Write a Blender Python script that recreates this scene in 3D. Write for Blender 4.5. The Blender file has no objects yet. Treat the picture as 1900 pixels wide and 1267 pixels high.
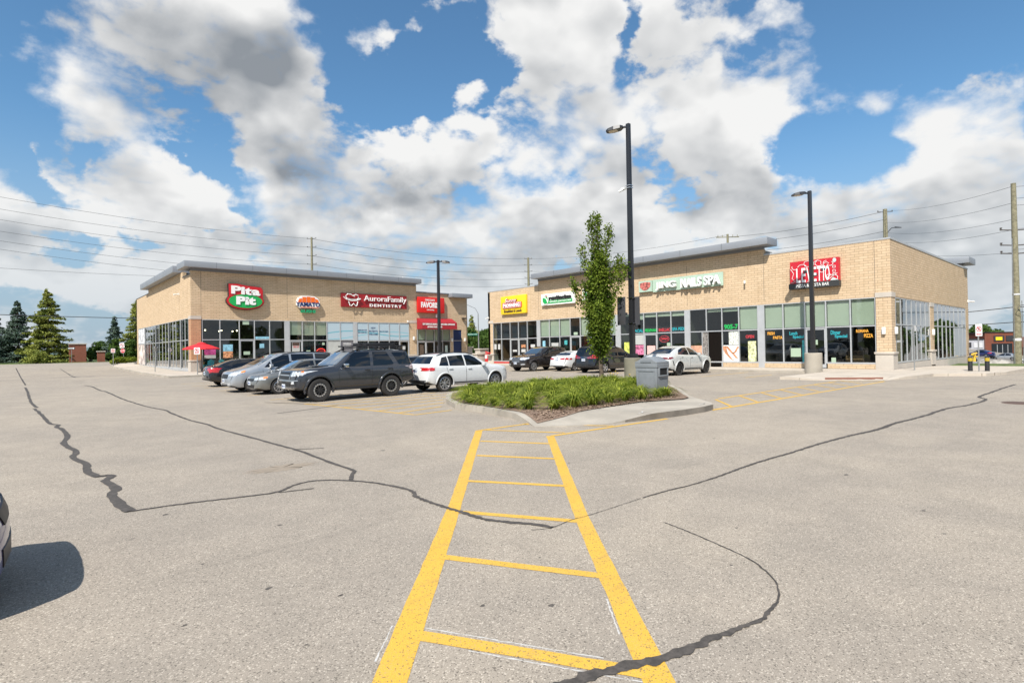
import bpy, bmesh, math, random
import numpy as np
from math import radians as R, sin, cos, pi, atan2, hypot
from mathutils import Vector, Matrix
from mathutils.bvhtree import BVHTree
random.seed(7); np.random.seed(7)
S = bpy.context.scene; COL = S.collection

# ------------------------------------------------------------------ camera
YAW, PIT, ROL = R(48.3), R(.55), R(1.0)
_f = Vector((cos(YAW)*cos(PIT), sin(YAW)*cos(PIT), sin(PIT)))
_r0 = Vector((sin(YAW), -cos(YAW), 0)); _u1 = _r0.cross(_f)
_r = _r0*cos(ROL) - _u1*sin(ROL); _u = _u1*cos(ROL) + _r0*sin(ROL)
cd = bpy.data.cameras.new('camera'); cam = bpy.data.objects.new('camera', cd); COL.objects.link(cam)
m = Matrix.Identity(4)
for i in range(3): m[i][0], m[i][1], m[i][2] = _r[i], _u[i], -_f[i]
m[2][3] = 1.8; cam.matrix_world = m
cd.sensor_width = 36; cd.lens = 19.44; cd.clip_end = 6000; cd.clip_start = .05
S.camera = cam
cy = S.cycles; cy.max_bounces = 5; cy.diffuse_bounces = 2; cy.glossy_bounces = 3; cy.transmission_bounces = 3; cy.transparent_max_bounces = 10
cy.caustics_reflective = False; cy.caustics_refractive = False
# ------------------------------------------------------------------ sun
LD = Vector((1, .52, -1.33)).normalized()
sd = bpy.data.lights.new('sun', 'SUN'); sd.energy = 4.6; sd.angle = R(.5); sd.color = (1, .95, .87)
so = bpy.data.objects.new('sun', sd); COL.objects.link(so); so.rotation_euler = LD.to_track_quat('-Z', 'Y').to_euler()
so.location = (-20, -8, 40)
vs = S.view_settings; vs.view_transform = 'Standard'; vs.look = 'None'; vs.gamma = 1; vs.exposure = .5
vs.use_curve_mapping = False

# ------------------------------------------------------------------ node helper
class NT:
    def __init__(s, t): s.t = t; s.L = t.links
    def n(s, ty, ins=None, **kw):
        nd = s.t.nodes.new(ty)
        for k, v in kw.items(): setattr(nd, k, v)
        for k, v in (ins or {}).items(): s.put(nd.inputs[k], v)
        return nd
    def put(s, sock, v):
        if hasattr(v, 'is_output'): s.L.new(v, sock)
        elif hasattr(v, 'outputs'): s.L.new(v.outputs[0], sock)
        else: sock.default_value = v
    def m(s, op, a, b=0, c=0, clamp=False):
        nd = s.n('ShaderNodeMath', {0: a, 1: b, 2: c}, operation=op); nd.use_clamp = clamp; return nd.outputs[0]
    def v(s, op, a, b=(0, 0, 0)):
        nd = s.n('ShaderNodeVectorMath', {0: a, 1: b}, operation=op)
        return nd.outputs['Value'] if op in ('DOT_PRODUCT', 'LENGTH', 'DISTANCE') else nd.outputs[0]
    def mix(s, f, a, b, mode='MIX'):
        nd = s.n('ShaderNodeMix', data_type='RGBA', blend_type=mode); s.put(nd.inputs[0], f)
        s.put(nd.inputs[6], a if hasattr(a, 'is_output') else (*a, 1)[:4]); s.put(nd.inputs[7], b if hasattr(b, 'is_output') else (*b, 1)[:4])
        return nd.outputs[2]
    def noise(s, vec, scale, detail=2, rough=.5, dist=0):
        return s.n('ShaderNodeTexNoise', {'Vector': vec, 'Scale': scale, 'Detail': detail, 'Roughness': rough, 'Distortion': dist}).outputs[0]
    def ramp(s, f, a, b, c=0., d=1., smooth=True):
        if not hasattr(b, 'is_output') and a > b: a, b, c, d = b, a, d, c
        nd = s.n('ShaderNodeMapRange', {0: f, 1: a, 2: b, 3: c, 4: d}); nd.interpolation_type = 'SMOOTHSTEP' if smooth else 'LINEAR'; return nd.outputs[0]

# ------------------------------------------------------------------ sky with broken cumulus, all in directions round the zenith
w = bpy.data.worlds.new('World'); S.world = w; w.cycles.sampling_method = 'MANUAL'; w.cycles.sample_map_resolution = 256; w.use_nodes = True
w.node_tree.nodes.clear(); N = NT(w.node_tree)
sky = N.n('ShaderNodeTexSky', sky_type='NISHITA'); sky.sun_disc = False
sky.sun_elevation = R(49.7); sky.sun_rotation = atan2(-LD.x, -LD.y) % (2*pi); sky.air_density = 1.0; sky.dust_density = .6; sky.ozone_density = 2.5
tc = N.n('ShaderNodeTexCoord').outputs['Generated']
def polar(d):
    fx = N.m('MAXIMUM', N.v('DOT_PRODUCT', d, (cos(YAW), sin(YAW), 0)), .08)
    a = N.m('DIVIDE', N.v('DOT_PRODUCT', d, (sin(YAW), -cos(YAW), 0)), fx)
    z = N.n('ShaderNodeSeparateXYZ', {0: d}).outputs[2]
    b = N.m('DIVIDE', z, fx)
    ab = N.n('ShaderNodeCombineXYZ', {0: a, 1: b}).outputs[0]
    k = N.m('DIVIDE', 1.0, N.m('ADD', N.m('MAXIMUM', z, 0.0), .5))
    return ab, N.v('MULTIPLY', d, N.n('ShaderNodeCombineXYZ', {0: k, 1: k, 2: k}).outputs[0]), z
# cloud masses: heading (px of a 1900 wide view), height, radii, turn, weight
def pxab(x, y): return (x-950)/1026, (643.2-.0184*(x-950)-y)/1026
BL = [(740,455,260,70,-10,.42),(560,410,120,40,-25,.3),(330,120,380,230,8,.60),(620,290,380,120,-24,.60),(760,350,230,100,-10,.3),(100,262,90,42,-20,.40),(150,300,90,50,-30,.3),(300,350,260,55,-27,.42),
      (60,400,200,70,0,.42),(430,440,280,50,-16,.34),(1000,60,170,150,0,.5),(1010,180,120,90,0,.36),(1250,200,260,260,20,.62),(1180,330,190,110,0,.5),
      (1440,70,220,110,-5,.5),(1330,370,190,90,0,.4),(940,250,120,110,0,.40),(1790,330,170,130,-35,.62),(1850,200,110,110,-40,.5),
      (1560,400,150,70,-10,.45),(1640,110,110,40,-20,.26),(1700,440,260,70,0,.42),(1590,210,60,50,-50,.22),(1500,200,50,40,-30,.2),(1700,200,80,60,-40,.22),
      (960,430,200,50,0,.4),(1100,430,200,70,0,.4),(1050,520,500,50,0,.3),(200,520,380,40,0,.3),(860,30,120,50,-20,.34),(780,60,70,30,-20,.2),(520,520,300,30,0,.2),(1500,520,300,60,0,.25)]
NG_ = [(655,110,65,110,0,.42),(590,40,40,60,0,.2),(1720,120,120,35,-35,.25),(1560,290,110,80,-40,.5),(1480,350,70,60,-30,.3),(780,130,80,80,10,.5),(720,200,50,60,0,.3),
      (30,190,95,110,0,.42),(60,330,90,30,-30,.35),(390,335,100,16,-33,.30),(215,262,60,24,-15,.4),(1185,30,45,60,0,.4),(1165,90,40,60,0,.35),
      (1000,330,70,28,0,.3),(1060,345,50,30,0,.3),(1640,280,110,50,-45,.35),(1870,30,60,70,0,.35),(930,150,40,60,-30,.28),(1150,170,40,50,0,.16),(1490,290,60,60,0,.35),(870,400,50,30,0,.2),(1820,620,200,40,0,.2)]
DK = [(430,110,280,180,5,.95),(350,200,240,110,0,.35),(640,350,300,75,-14,.85),(760,385,160,45,0,.4),(1250,300,180,110,20,.34),(1330,390,140,50,0,.45),
      (60,420,150,40,0,.3),(250,440,120,30,0,.25),(880,480,220,30,0,.3),(1250,450,200,40,0,.15),(560,480,260,26,0,.25),(1800,530,180,40,0,.3),(450,445,180,35,-10,.3),(1740,440,230,60,0,.3),(1850,350,110,80,0,.3),(1000,150,120,90,0,.2),(1480,120,170,60,0,.18),(1060,470,200,40,0,.25),(1560,450,160,40,0,.2)]
def blobs(ab, L):
    acc = None
    for (x, y, rx, ry, an, wt) in L:
        if not wt: continue
        a, b = pxab(x, y)
        src = ab if acc is None else N.n('ShaderNodeVectorMath', {0: acc, 1: (1e-7, 0, 0), 2: ab}, operation='MULTIPLY_ADD').outputs[0]
        mp = N.n('ShaderNodeMapping', {'Vector': src, 'Location': (a, b, 0), 'Rotation': (0, 0, R(an)), 'Scale': (rx/1026*1.25, ry/1026*1.25, 1)}, vector_type='TEXTURE')
        g = N.n('ShaderNodeTexGradient', {0: mp.outputs[0]}, gradient_type='SPHERICAL').outputs[1]
        g = N.ramp(g, 0, .9)
        acc = N.m('MULTIPLY_ADD', g, wt, acc if acc is not None else 0.0)
    return acc
def billow(v, det):
    a = N.noise(v, 5.2, det, .56, .1)
    b_ = N.noise(v, 10.5, 2, .5)                       # rounded heads: folded noise
    fold = N.m('ABSOLUTE', N.m('SUBTRACT', b_, .5))
    return N.m('MULTIPLY_ADD', fold, .34, N.m('SUBTRACT', a, .03))
ab, vv, zz = polar(tc)
up = N.v('NORMALIZE', N.v('ADD', tc, (-.03, -.015, .075)))
ab2, vv2, _z2 = polar(up)
n1 = billow(vv, 8); n2 = billow(vv2, 3); n0 = billow(vv, 3)
wp = N.v('SUBTRACT', N.n('ShaderNodeTexNoise', {'Vector': ab, 'Scale': 4.2, 'Detail': 6.0, 'Roughness': .6}).outputs[1], (.5, .5, .5))
abw = N.v('ADD', ab, N.v('MULTIPLY', wp, (.34, .28, 0)))
cov = N.m('SUBTRACT', N.m('MINIMUM', blobs(abw, BL), .42), N.m('MULTIPLY', blobs(abw, NG_), .78)); dark = blobs(abw, DK)
lowc = N.ramp(zz, .40, .05, 0, .36)
dens = N.m('ADD', N.m('MULTIPLY', N.m('SUBTRACT', n1, .5), 2.55), N.m('SUBTRACT', N.m('ADD', N.m('ADD', cov, lowc), N.ramp(N.v('DOT_PRODUCT', tc, (cos(YAW), sin(YAW), 0)), .25, -.1, 0, .16)), .105))
soft = N.ramp(N.noise(vv, 2.6, 2, .5), .40, .6, .20, .62)
alpha = N.ramp(dens, 0.0, soft)
light = N.m('ADD', N.m('SUBTRACT', n0, n2), N.m('MULTIPLY', N.m('SUBTRACT', n1, n0), .3))
lit = N.m('MULTIPLY_ADD', light, 2.2, .95)
lit = N.m('SUBTRACT', lit, N.m('MULTIPLY', dark, .50))
lit = N.m('SUBTRACT', lit, N.m('MULTIPLY', N.ramp(dens, .10, .75), .27))
lit = N.m('ADD', lit, 0, clamp=True)
cc = N.mix(lit, (2.0, 2.2, 2.45), (6.45, 6.45, 6.4))
far = N.ramp(zz, 0.02, .26, .62, 0)
cc = N.mix(far, cc, (3.9, 4.45, 4.9))
skyc = N.mix(1.0, sky.outputs[0], (.74, 1.03, 1.10), 'MULTIPLY')
hz = N.ramp(zz, 0.0, .36, .9, 0)
skyc = N.mix(hz, skyc, (2.75, 3.45, 4.25))
fin = N.mix(alpha, skyc, cc)
bg = N.n('ShaderNodeBackground', {0: fin, 1: .1}); ow = N.n('ShaderNodeOutputWorld', {0: bg.outputs[0]})

# ------------------------------------------------------------------ materials
MATS = {}
def M(name, col=(.5, .5, .5), rough=.6, metal=0., var=0., vs=2., bump=0., bs=60., coat=0., spec=.5, emit=0., det=4):
    if name in MATS: return MATS[name]
    ma = bpy.data.materials.new(name); ma.use_nodes = True; t = NT(ma.node_tree); b = ma.node_tree.nodes['Principled BSDF']
    b.inputs['Roughness'].default_value = rough; b.inputs['Metallic'].default_value = metal
    b.inputs['Coat Weight'].default_value = coat; b.inputs['Coat Roughness'].default_value = .04; b.inputs['Specular IOR Level'].default_value = spec
    b.inputs['Base Color'].default_value = (*col, 1)
    if emit: b.inputs['Emission Color'].default_value = (*col, 1); b.inputs['Emission Strength'].default_value = emit
    if var or bump: pos = t.n('ShaderNodeNewGeometry').outputs['Position']
    if var:
        f = t.noise(pos, vs, det, .65)
        t.put(b.inputs['Base Color'], t.mix(t.ramp(f, .3, .7), tuple(c*(1-var) for c in col), tuple(min(1, c*(1+var)) for c in col)))
    if bump:
        t.put(b.inputs['Normal'], t.n('ShaderNodeBump', {'Height': t.noise(pos, bs, 3, .6), 'Strength': bump, 'Distance': .01}).outputs[0])
    MATS[name] = ma; return ma
def custom(name):
    ma = bpy.data.materials.new(name); ma.use_nodes = True; MATS[name] = ma
    return ma, NT(ma.node_tree), ma.node_tree.nodes['Principled BSDF']

def asphalt(name, dark, lite, blotch=1.):
    ma, t, b = custom(name)
    p = t.n('ShaderNodeNewGeometry').outputs['Position']
    fine = t.n('ShaderNodeTexNoise', {'Vector': p, 'Scale': 150.0, 'Detail': 2.0, 'Roughness': .8}, noise_dimensions='2D').outputs[0]; grit = t.n('ShaderNodeTexVoronoi', {'Vector': p, 'Scale': 120.0}, voronoi_dimensions='2D').outputs[1]
    g = t.n('ShaderNodeSeparateColor', {0: grit}).outputs[0]
    c = t.mix(t.ramp(fine, .28, .74), dark, lite)
    c = t.mix(t.ramp(g, .86, .97), c, tuple(min(1, x*1.3) for x in lite))
    c = t.mix(t.ramp(g, .14, .03, 0, .7), c, tuple(x*.35 for x in dark))
    big = t.n('ShaderNodeTexNoise', {'Vector': p, 'Scale': .22, 'Detail': 4.0, 'Roughness': .6, 'Distortion': .4}, noise_dimensions='2D').outputs[0]; mid = t.n('ShaderNodeTexNoise', {'Vector': p, 'Scale': 1.3, 'Detail': 5.0, 'Roughness': .65}, noise_dimensions='2D').outputs[0]
    c = t.mix(1.0, c, t.mix(t.ramp(big, .32, .7), (.93*blotch, .93*blotch, .935*blotch), (1.06, 1.05, 1.03)), 'MULTIPLY')
    c = t.mix(1.0, c, t.mix(t.ramp(mid, .3, .7), (.93, .93, .93), (1.04, 1.035, 1.03)), 'MULTIPLY')
    # drips and stains, worn with shapes of their own
    st = t.n('ShaderNodeTexVoronoi', {'Vector': p, 'Scale': .9, 'Randomness': 1.0}).outputs[0]
    stm = t.m('MULTIPLY', t.ramp(st, .09, .02), t.ramp(t.noise(p, 9, 3, .6), .5, .62))
    c = t.mix(t.m('MULTIPLY', stm, .55), c, (.06, .055, .05))
    # tyre scuffs: long faint streaks
    mp = t.n('ShaderNodeMapping', {'Vector': p, 'Scale': (.12, 2.6, 1), 'Rotation': (0, 0, .35)}).outputs[0]
    sc = t.ramp(t.noise(mp, 1.2, 4, .6), .60, .74)
    c = t.mix(t.m('MULTIPLY', sc, .13), c, (.07, .065, .06))
    t.put(b.inputs['Base Color'], c); b.inputs['Roughness'].default_value = .9; b.inputs['Specular IOR Level'].default_value = .25
    h = t.m('MULTIPLY_ADD', g, .35, fine)
    t.put(b.inputs['Normal'], t.n('ShaderNodeBump', {'Height': h, 'Strength': .4, 'Distance': .004}).outputs[0])
    return ma
ASPH = asphalt('asphalt', (.250, .214, .176), (.395, .348, .290))
ROADM = asphalt('road asphalt', (.20, .18, .155), (.31, .285, .25))

def brickmat(name, c1, c2, mortar, bw=.46, rh=.15):
    ma, t, b = custom(name)
    p = t.n('ShaderNodeSeparateXYZ', {0: t.n('ShaderNodeNewGeometry').outputs['Position']})
    v = t.n('ShaderNodeCombineXYZ', {0: t.m('ADD', p.outputs[0], p.outputs[1]), 1: p.outputs[2]}).outputs[0]
    br = t.n('ShaderNodeTexBrick', {'Vector': v, 'Color1': (*c1, 1), 'Color2': (*c2, 1), 'Mortar': (*mortar, 1), 'Scale': 1.0, 'Mortar Size': .009,
        'Mortar Smooth': .2, 'Bias': -.1, 'Brick Width': bw, 'Row Height': rh}, offset=.5)
    pos = t.n('ShaderNodeNewGeometry').outputs['Position']
    c = t.mix(1.0, br.outputs[0], t.mix(t.noise(pos, 1.1, 5, .6), (.86, .86, .86), (1.13, 1.12, 1.10)), 'MULTIPLY')
    c = t.mix(1.0, c, t.mix(t.noise(pos, 22, 3, .7), (.88, .88, .88), (1.1, 1.1, 1.1)), 'MULTIPLY')
    mv = t.n('ShaderNodeMapping', {'Vector': pos, 'Scale': (1.6, 1.6, .14)}).outputs[0]
    c = t.mix(1.0, c, t.mix(t.ramp(t.noise(mv, 1.3, 4, .65), .52, .78), (1, 1, 1), (.86, .84, .81)), 'MULTIPLY')
    t.put(b.inputs['Base Color'], c); b.inputs['Roughness'].default_value = .88; b.inputs['Specular IOR Level'].default_value = .2
    t.put(b.inputs['Normal'], t.n('ShaderNodeBump', {'Height': t.m('SUBTRACT', 1.0, br.outputs[1]), 'Strength': .6, 'Distance': .012}).outputs[0])
    return ma
BRICK = brickmat('buff brick', (.62, .470, .315), (.55, .41, .265), (.30, .215, .145))
BRICKP = brickmat('pink brick', (.52, .30, .175), (.46, .255, .15), (.28, .19, .13))
BRICKR = brickmat('red brick', (.30, .09, .055), (.25, .075, .045), (.22, .14, .11), .24, .09)

def slabmat(name, col, joint=1.5, var=.1):
    ma, t, b = custom(name); pos = t.n('ShaderNodeNewGeometry').outputs['Position']
    c = t.mix(t.ramp(t.noise(pos, .8, 6, .65), .3, .7), tuple(x*(1-var) for x in col), tuple(x*(1+var) for x in col))
    c = t.mix(1.0, c, t.mix(t.noise(pos, 60, 3, .7), (.82, .82, .82), (1.14, 1.14, 1.14)), 'MULTIPLY')
    if joint:
        br = t.n('ShaderNodeTexBrick', {'Vector': pos, 'Scale': 1.0, 'Mortar Size': .012, 'Brick Width': joint, 'Row Height': joint, 'Color1': (1, 1, 1, 1), 'Color2': (.94, .94, .94, 1), 'Mortar': (.5, .48, .46, 1)}, offset=0.)
        c = t.mix(1.0, c, br.outputs[0], 'MULTIPLY')
    t.put(b.inputs['Base Color'], c); b.inputs['Roughness'].default_value = .88
    t.put(b.inputs['Normal'], t.n('ShaderNodeBump', {'Height': t.noise(pos, 50, 3, .6), 'Strength': .25, 'Distance': .006}).outputs[0])
    return ma
CONC = slabmat('concrete paving', (.50, .435, .36)); KERB = slabmat('kerb concrete', (.37, .33, .275), 0, .16)
CBASE = slabmat('cast concrete', (.38, .34, .28), 0, .14); CBASEG = slabmat('greenish cast concrete', (.215, .20, .15), 0, .2); KERBD = slabmat('darker kerb face', (.20, .175, .145), 0, .35); STONE = slabmat('cast stone', (.50, .45, .39), 0, .07)

def paintmat():
    ma, t, b = custom('yellow road paint'); p = t.n('ShaderNodeNewGeometry').outputs['Position']
    c = t.mix(t.noise(p, 2.5, 4, .6), (.66, .385, .045), (.75, .455, .065))
    fn_ = t.n('ShaderNodeTexNoise', {'Vector': p, 'Scale': 150.0, 'Detail': 2.0, 'Roughness': .8}, noise_dimensions='2D').outputs[0]
    c = t.mix(1., c, t.mix(t.ramp(fn_, .3, .72), (.74, .72, .70), (1.08, 1.08, 1.1)), 'MULTIPLY')
    gr_ = t.n('ShaderNodeSeparateColor', {0: t.n('ShaderNodeTexVoronoi', {'Vector': p, 'Scale': 120.0}, voronoi_dimensions='2D').outputs[1]}).outputs[0]
    c = t.mix(t.ramp(gr_, .03, .10, .75, 0), c, (.10, .085, .06))
    mk = t.n('ShaderNodeMapping', {'Vector': p, 'Scale': (.5, 5, 1), 'Rotation': (0, 0, .6)}).outputs[0]
    c = t.mix(t.m('MULTIPLY', t.ramp(t.noise(mk, 1.5, 4, .6), .55, .75), .35), c, (.25, .17, .08))
    wear = t.m('MULTIPLY', t.ramp(t.noise(p, 95, 3, .8), .54, .66), t.ramp(t.noise(p, 1.7, 4, .6), .38, .62, .15, .75))
    far = t.ramp(t.v('LENGTH', p), 14, 30, 0, .25)
    c = t.mix(t.m('MAXIMUM', t.m('MULTIPLY', wear, .8), t.m('MULTIPLY', far, t.ramp(t.noise(p, 20, 3, .7), .35, .6))), c, (.30, .28, .25))
    t.put(b.inputs['Base Color'], c); b.inputs['Roughness'].default_value = .7
    t.put(b.inputs['Normal'], t.n('ShaderNodeBump', {'Height': t.noise(p, 115, 3, .75), 'Strength': .4, 'Distance': .005}).outputs[0])
    return ma
YEL = paintmat()
WEDGE = M('bare white paint edge', (.50, .48, .45), .8, var=.15, vs=40)
SEAL = M('crack sealant', (.070, .060, .052), .75, var=.35, vs=14, bump=.4, bs=60)
ALU = M('silver aluminium', (.50, .51, .52), .42, .35, var=.06, vs=1.5)
FASC = M('grey metal fascia', (.27, .285, .31), .5, .25, var=.04, vs=.6)
FASCD = M('dark flashing', (.12, .125, .135), .5, .3)
POLE = M('dark bronze pole paint', (.022, .023, .027), .42, .2, coat=.1)
DARKM = M('black plastic', (.018, .018, .02), .55)
WHITE = M('white painted metal', (.78, .78, .76), .45)
ROOFM = M('roof membrane', (.25, .25, .24), .9)
BLIND = M('sage roller blind', (.76, .80, .67), .8, var=.06, vs=.5)
INTER = M('shop interior', (.12, .10, .085), .85, var=.3, vs=.5)
INTERF = M('shop floor', (.16, .13, .10), .5, var=.2, vs=1)

def glassmat(name, tint, refl=1.0, transp=True):
    ma = bpy.data.materials.new(name); ma.use_nodes = True; ma.node_tree.nodes.clear(); t = NT(ma.node_tree)
    a = t.n('ShaderNodeBsdfTransparent', {0: (*tint, 1)}) if transp else t.n('ShaderNodeBsdfDiffuse', {0: (*tint, 1)})
    pos = t.n('ShaderNodeNewGeometry').outputs['Position']
    bm_ = t.n('ShaderNodeBump', {'Height': t.noise(pos, .9, 2, .5), 'Strength': .12, 'Distance': .02}).outputs[0]
    g = t.n('ShaderNodeBsdfGlossy', {0: (.95, .97, 1, 1), 'Roughness': .015, 'Normal': bm_})
    bf = t.n('ShaderNodeNewGeometry').outputs['Backfacing']; ior = t.m('MULTIPLY_ADD', bf, 1/1.52-1.52, 1.52)
    fr = t.m('MULTIPLY', t.n('ShaderNodeFresnel', {0: ior}).outputs[0], 1.7*refl, clamp=True)
    mx = t.n('ShaderNodeMixShader', {0: fr, 1: a.outputs[0], 2: g.outputs[0]})
    t.n('ShaderNodeOutputMaterial', {0: mx.outputs[0]}); MATS[name] = ma; return ma
GLASS = glassmat('shop glass', (.60, .66, .62)); GLASSC = glassmat('tinted car glass', (.006, .008, .011), .75, False)
GLASSW = glassmat('car windscreen glass', (.05, .065, .07), 1.6, False)
LENS = M('headlamp lens', (.62, .64, .66), .12, .3, coat=1, var=.35, vs=14)
REDL = M('red lamp lens', (.42, .012, .015), .18, coat=1, var=.3, vs=12)
AMB = M('amber lens', (.75, .22, .04), .2, coat=1)
RUB = M('tyre rubber', (.028, .026, .025), .8, var=.2, vs=20)
ALLOY = M('alloy wheel', (.55, .55, .56), .3, .8); ALLOYD = M('black alloy wheel', (.04, .04, .042), .35, .5)
CHROME = M('chrome trim', (.65, .65, .66), .15, 1.)
GRASSM = M('grass turf', (.085, .12, .03), .95, var=.4, vs=1.2, bump=.5, bs=20)
def leafmat(name, a, b_, tr=.25, vs=1.1):
    ma = bpy.data.materials.new(name); ma.use_nodes = True; t = NT(ma.node_tree); ma.node_tree.nodes.clear()
    p = t.n('ShaderNodeNewGeometry').outputs['Position']
    f = t.m('ADD', t.m('MULTIPLY', t.noise(p, vs, 4, .6), .6), t.m('MULTIPLY', t.noise(p, 11, 2, .7), .4))
    c = t.mix(t.ramp(f, .36, .64), a, b_)
    d = t.n('ShaderNodeBsdfDiffuse', {0: c}); tl = t.n('ShaderNodeBsdfTranslucent', {0: t.mix(1., c, (1.1, 1.3, .5), 'MULTIPLY')})
    gl = t.n('ShaderNodeBsdfGlossy', {0: (.9, .95, .7, 1), 'Roughness': .5})
    m1 = t.n('ShaderNodeMixShader', {0: tr, 1: d.outputs[0], 2: tl.outputs[0]})
    m2 = t.n('ShaderNodeMixShader', {0: t.m('MULTIPLY', t.n('ShaderNodeFresnel', {0: t.m('MULTIPLY_ADD', t.n('ShaderNodeNewGeometry').outputs['Backfacing'], 1/1.4-1.4, 1.4)}).outputs[0], .22), 1: m1.outputs[0], 2: gl.outputs[0]})
    t.n('ShaderNodeOutputMaterial', {0: m2.outputs[0]}); MATS[name] = ma; return ma
LEAF = leafmat('hornbeam leaves', (.035, .070, .008), (.21, .27, .035), .26, 2.2)
NEED_G = leafmat('green needles', (.08, .11, .02), (.36, .37, .09), .12, .6)
NEED_B = leafmat('blue spruce needles', (.03, .06, .045), (.15, .20, .16), .1, .8)
BUSH = leafmat('bush leaves', (.03, .07, .015), (.11, .17, .04), .22, .8)
LILY = leafmat('daylily blades', (.045, .09, .010), (.33, .36, .055), .32, 3.2)
BARK = M('bark', (.10, .075, .055), .95, var=.4, vs=9, bump=.6, bs=25)
WOODP = M('weathered pole timber', (.22, .20, .13), .9, var=.28, vs=5, bump=.5, bs=30)
MULCH = M('bark mulch', (.20, .135, .095), .95, var=.5, vs=28, bump=.9, bs=45)

# ------------------------------------------------------------------ object helpers
ORG = {}
def tag(o, label=None, cat=None, group=None, kind=None):
    if label: o['label'] = label
    if cat: o['category'] = cat
    if group: o['group'] = group
    if kind: o['kind'] = kind
    return o
def thing(name, label, cat, loc=(0, 0, 0), group=None):
    o = bpy.data.objects.new(name, None); COL.objects.link(o); o.location = loc; o.empty_display_size = .2
    ORG[o.name] = Vector(loc); return tag(o, label, cat, group)
class MB:
    def __init__(s): s.v = []; s.f = []; s.m = []
    def add(s, vs_, fs, mi=0):
        k = len(s.v); s.v += [tuple(x) for x in vs_]; s.f += [tuple(i+k for i in f) for f in fs]; s.m += [mi]*len(fs)
    def hexa(s, p, mi=0): s.add(p, [(0, 3, 2, 1), (4, 5, 6, 7), (0, 1, 5, 4), (1, 2, 6, 5), (2, 3, 7, 6), (3, 0, 4, 7)], mi)
    def box(s, x0, x1, y0, y1, z0, z1, mi=0):
        s.hexa([(x0, y0, z0), (x1, y0, z0), (x1, y1, z0), (x0, y1, z0), (x0, y0, z1), (x1, y0, z1), (x1, y1, z1), (x0, y1, z1)], mi)
    def mbox(s, mp, s0, s1, z0, z1, n0, n1, mi=0):
        s.hexa([mp(s0, z0, n0), mp(s1, z0, n0), mp(s1, z0, n1), mp(s0, z0, n1), mp(s0, z1, n0), mp(s1, z1, n0), mp(s1, z1, n1), mp(s0, z1, n1)], mi)
    def mquad(s, mp, s0, s1, z0, z1, n, mi=0): s.add([mp(s0, z0, n), mp(s1, z0, n), mp(s1, z1, n), mp(s0, z1, n)], [(0, 1, 2, 3)], mi)
    def tube(s, pts, rad, seg=8, mi=0, cap=True):
        pts = [Vector(p) for p in pts]; rs = rad if isinstance(rad, (list, tuple)) else [rad]*len(pts); vs_ = []; fs = []
        for i, p in enumerate(pts):
            d = (pts[min(i+1, len(pts)-1)]-pts[max(i-1, 0)]).normalized()
            a = d.cross(Vector((0, 0, 1)));
            if a.length < .05: a = d.cross(Vector((1, 0, 0)))
            a.normalize(); b = d.cross(a)
            for k in range(seg): vs_.append(p+(a*cos(2*pi*(k+.5)/seg)+b*sin(2*pi*(k+.5)/seg))*rs[i])
        for i in range(len(pts)-1):
            for k in range(seg): fs.append((i*seg+k, i*seg+(k+1) % seg, (i+1)*seg+(k+1) % seg, (i+1)*seg+k))
        if cap: fs += [tuple(range(seg))[::-1], tuple((len(pts)-1)*seg+k for k in range(seg))]
        s.add(vs_, fs, mi)
    def lathe(s, prof, c=(0, 0, 0), seg=20, mi=0, axis='z'):
        vs_ = []; fs = []
        for r, z in prof:
            for k in range(seg):
                a = 2*pi*k/seg; p = (r*cos(a), r*sin(a), z)
                if axis == 'y': p = (p[0], z, p[1])
                vs_.append((c[0]+p[0], c[1]+p[1], c[2]+p[2]))
        for i in range(len(prof)-1):
            for k in range(seg): fs.append((i*seg+k, i*seg+(k+1) % seg, (i+1)*seg+(k+1) % seg, (i+1)*seg+k))
        s.add(vs_, fs, mi)
    def poly(s, pts2, place, n0, n1, mi=0):      # outline (a,b) placed by place(a,b,n) and given a thickness
        k = len(pts2); vs_ = [place(a, b, n0) for a, b in pts2]+[place(a, b, n1) for a, b in pts2]
        s.add(vs_, [tuple(range(k))[::-1], tuple(range(k, 2*k))]+[(i, (i+1) % k, (i+1) % k+k, i+k) for i in range(k)], mi)
    def build(s, name, mat, parent=None, smooth=False, bevel=0, world=True, angle=None):
        me = bpy.data.meshes.new(name); o0 = Vector((0, 0, 0))
        if parent is not None and world: o0 = ORG[parent.name]
        me.from_pydata([(x-o0.x, y-o0.y, z-o0.z) for x, y, z in s.v], [], s.f)
        for mm in (mat if isinstance(mat, (list, tuple)) else [mat]): me.materials.append(mm)
        if any(s.m): me.polygons.foreach_set('material_index', s.m)
        bm = bmesh.new(); bm.from_mesh(me); bmesh.ops.recalc_face_normals(bm, faces=bm.faces)
        if bevel: bmesh.ops.bevel(bm, geom=[e for e in bm.edges if e.calc_face_angle(0) > .6], offset=bevel, segments=2, profile=.6, affect='EDGES')
        bm.to_mesh(me); bm.free()
        if smooth or bevel:
            me.polygons.foreach_set('use_smooth', [True]*len(me.polygons)); me.set_sharp_from_angle(angle=R(angle or 40))
        o = bpy.data.objects.new(name, me); COL.objects.link(o)
        if parent is not None: o.parent = parent
        ORG[o.name] = o0
        return o
def struct(o): o['kind'] = 'structure'; return o
def copytree(o, loc=None, parent=None, label=None, rot=None):
    c = o.copy(); COL.objects.link(c); c.parent = parent
    if parent is not None: c.matrix_parent_inverse = o.matrix_parent_inverse
    if loc is not None: c.location = loc
    if rot is not None: c.rotation_euler = rot
    if label: c['label'] = label
    for ch in o.children: copytree(ch, None, c)
    return c
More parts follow.
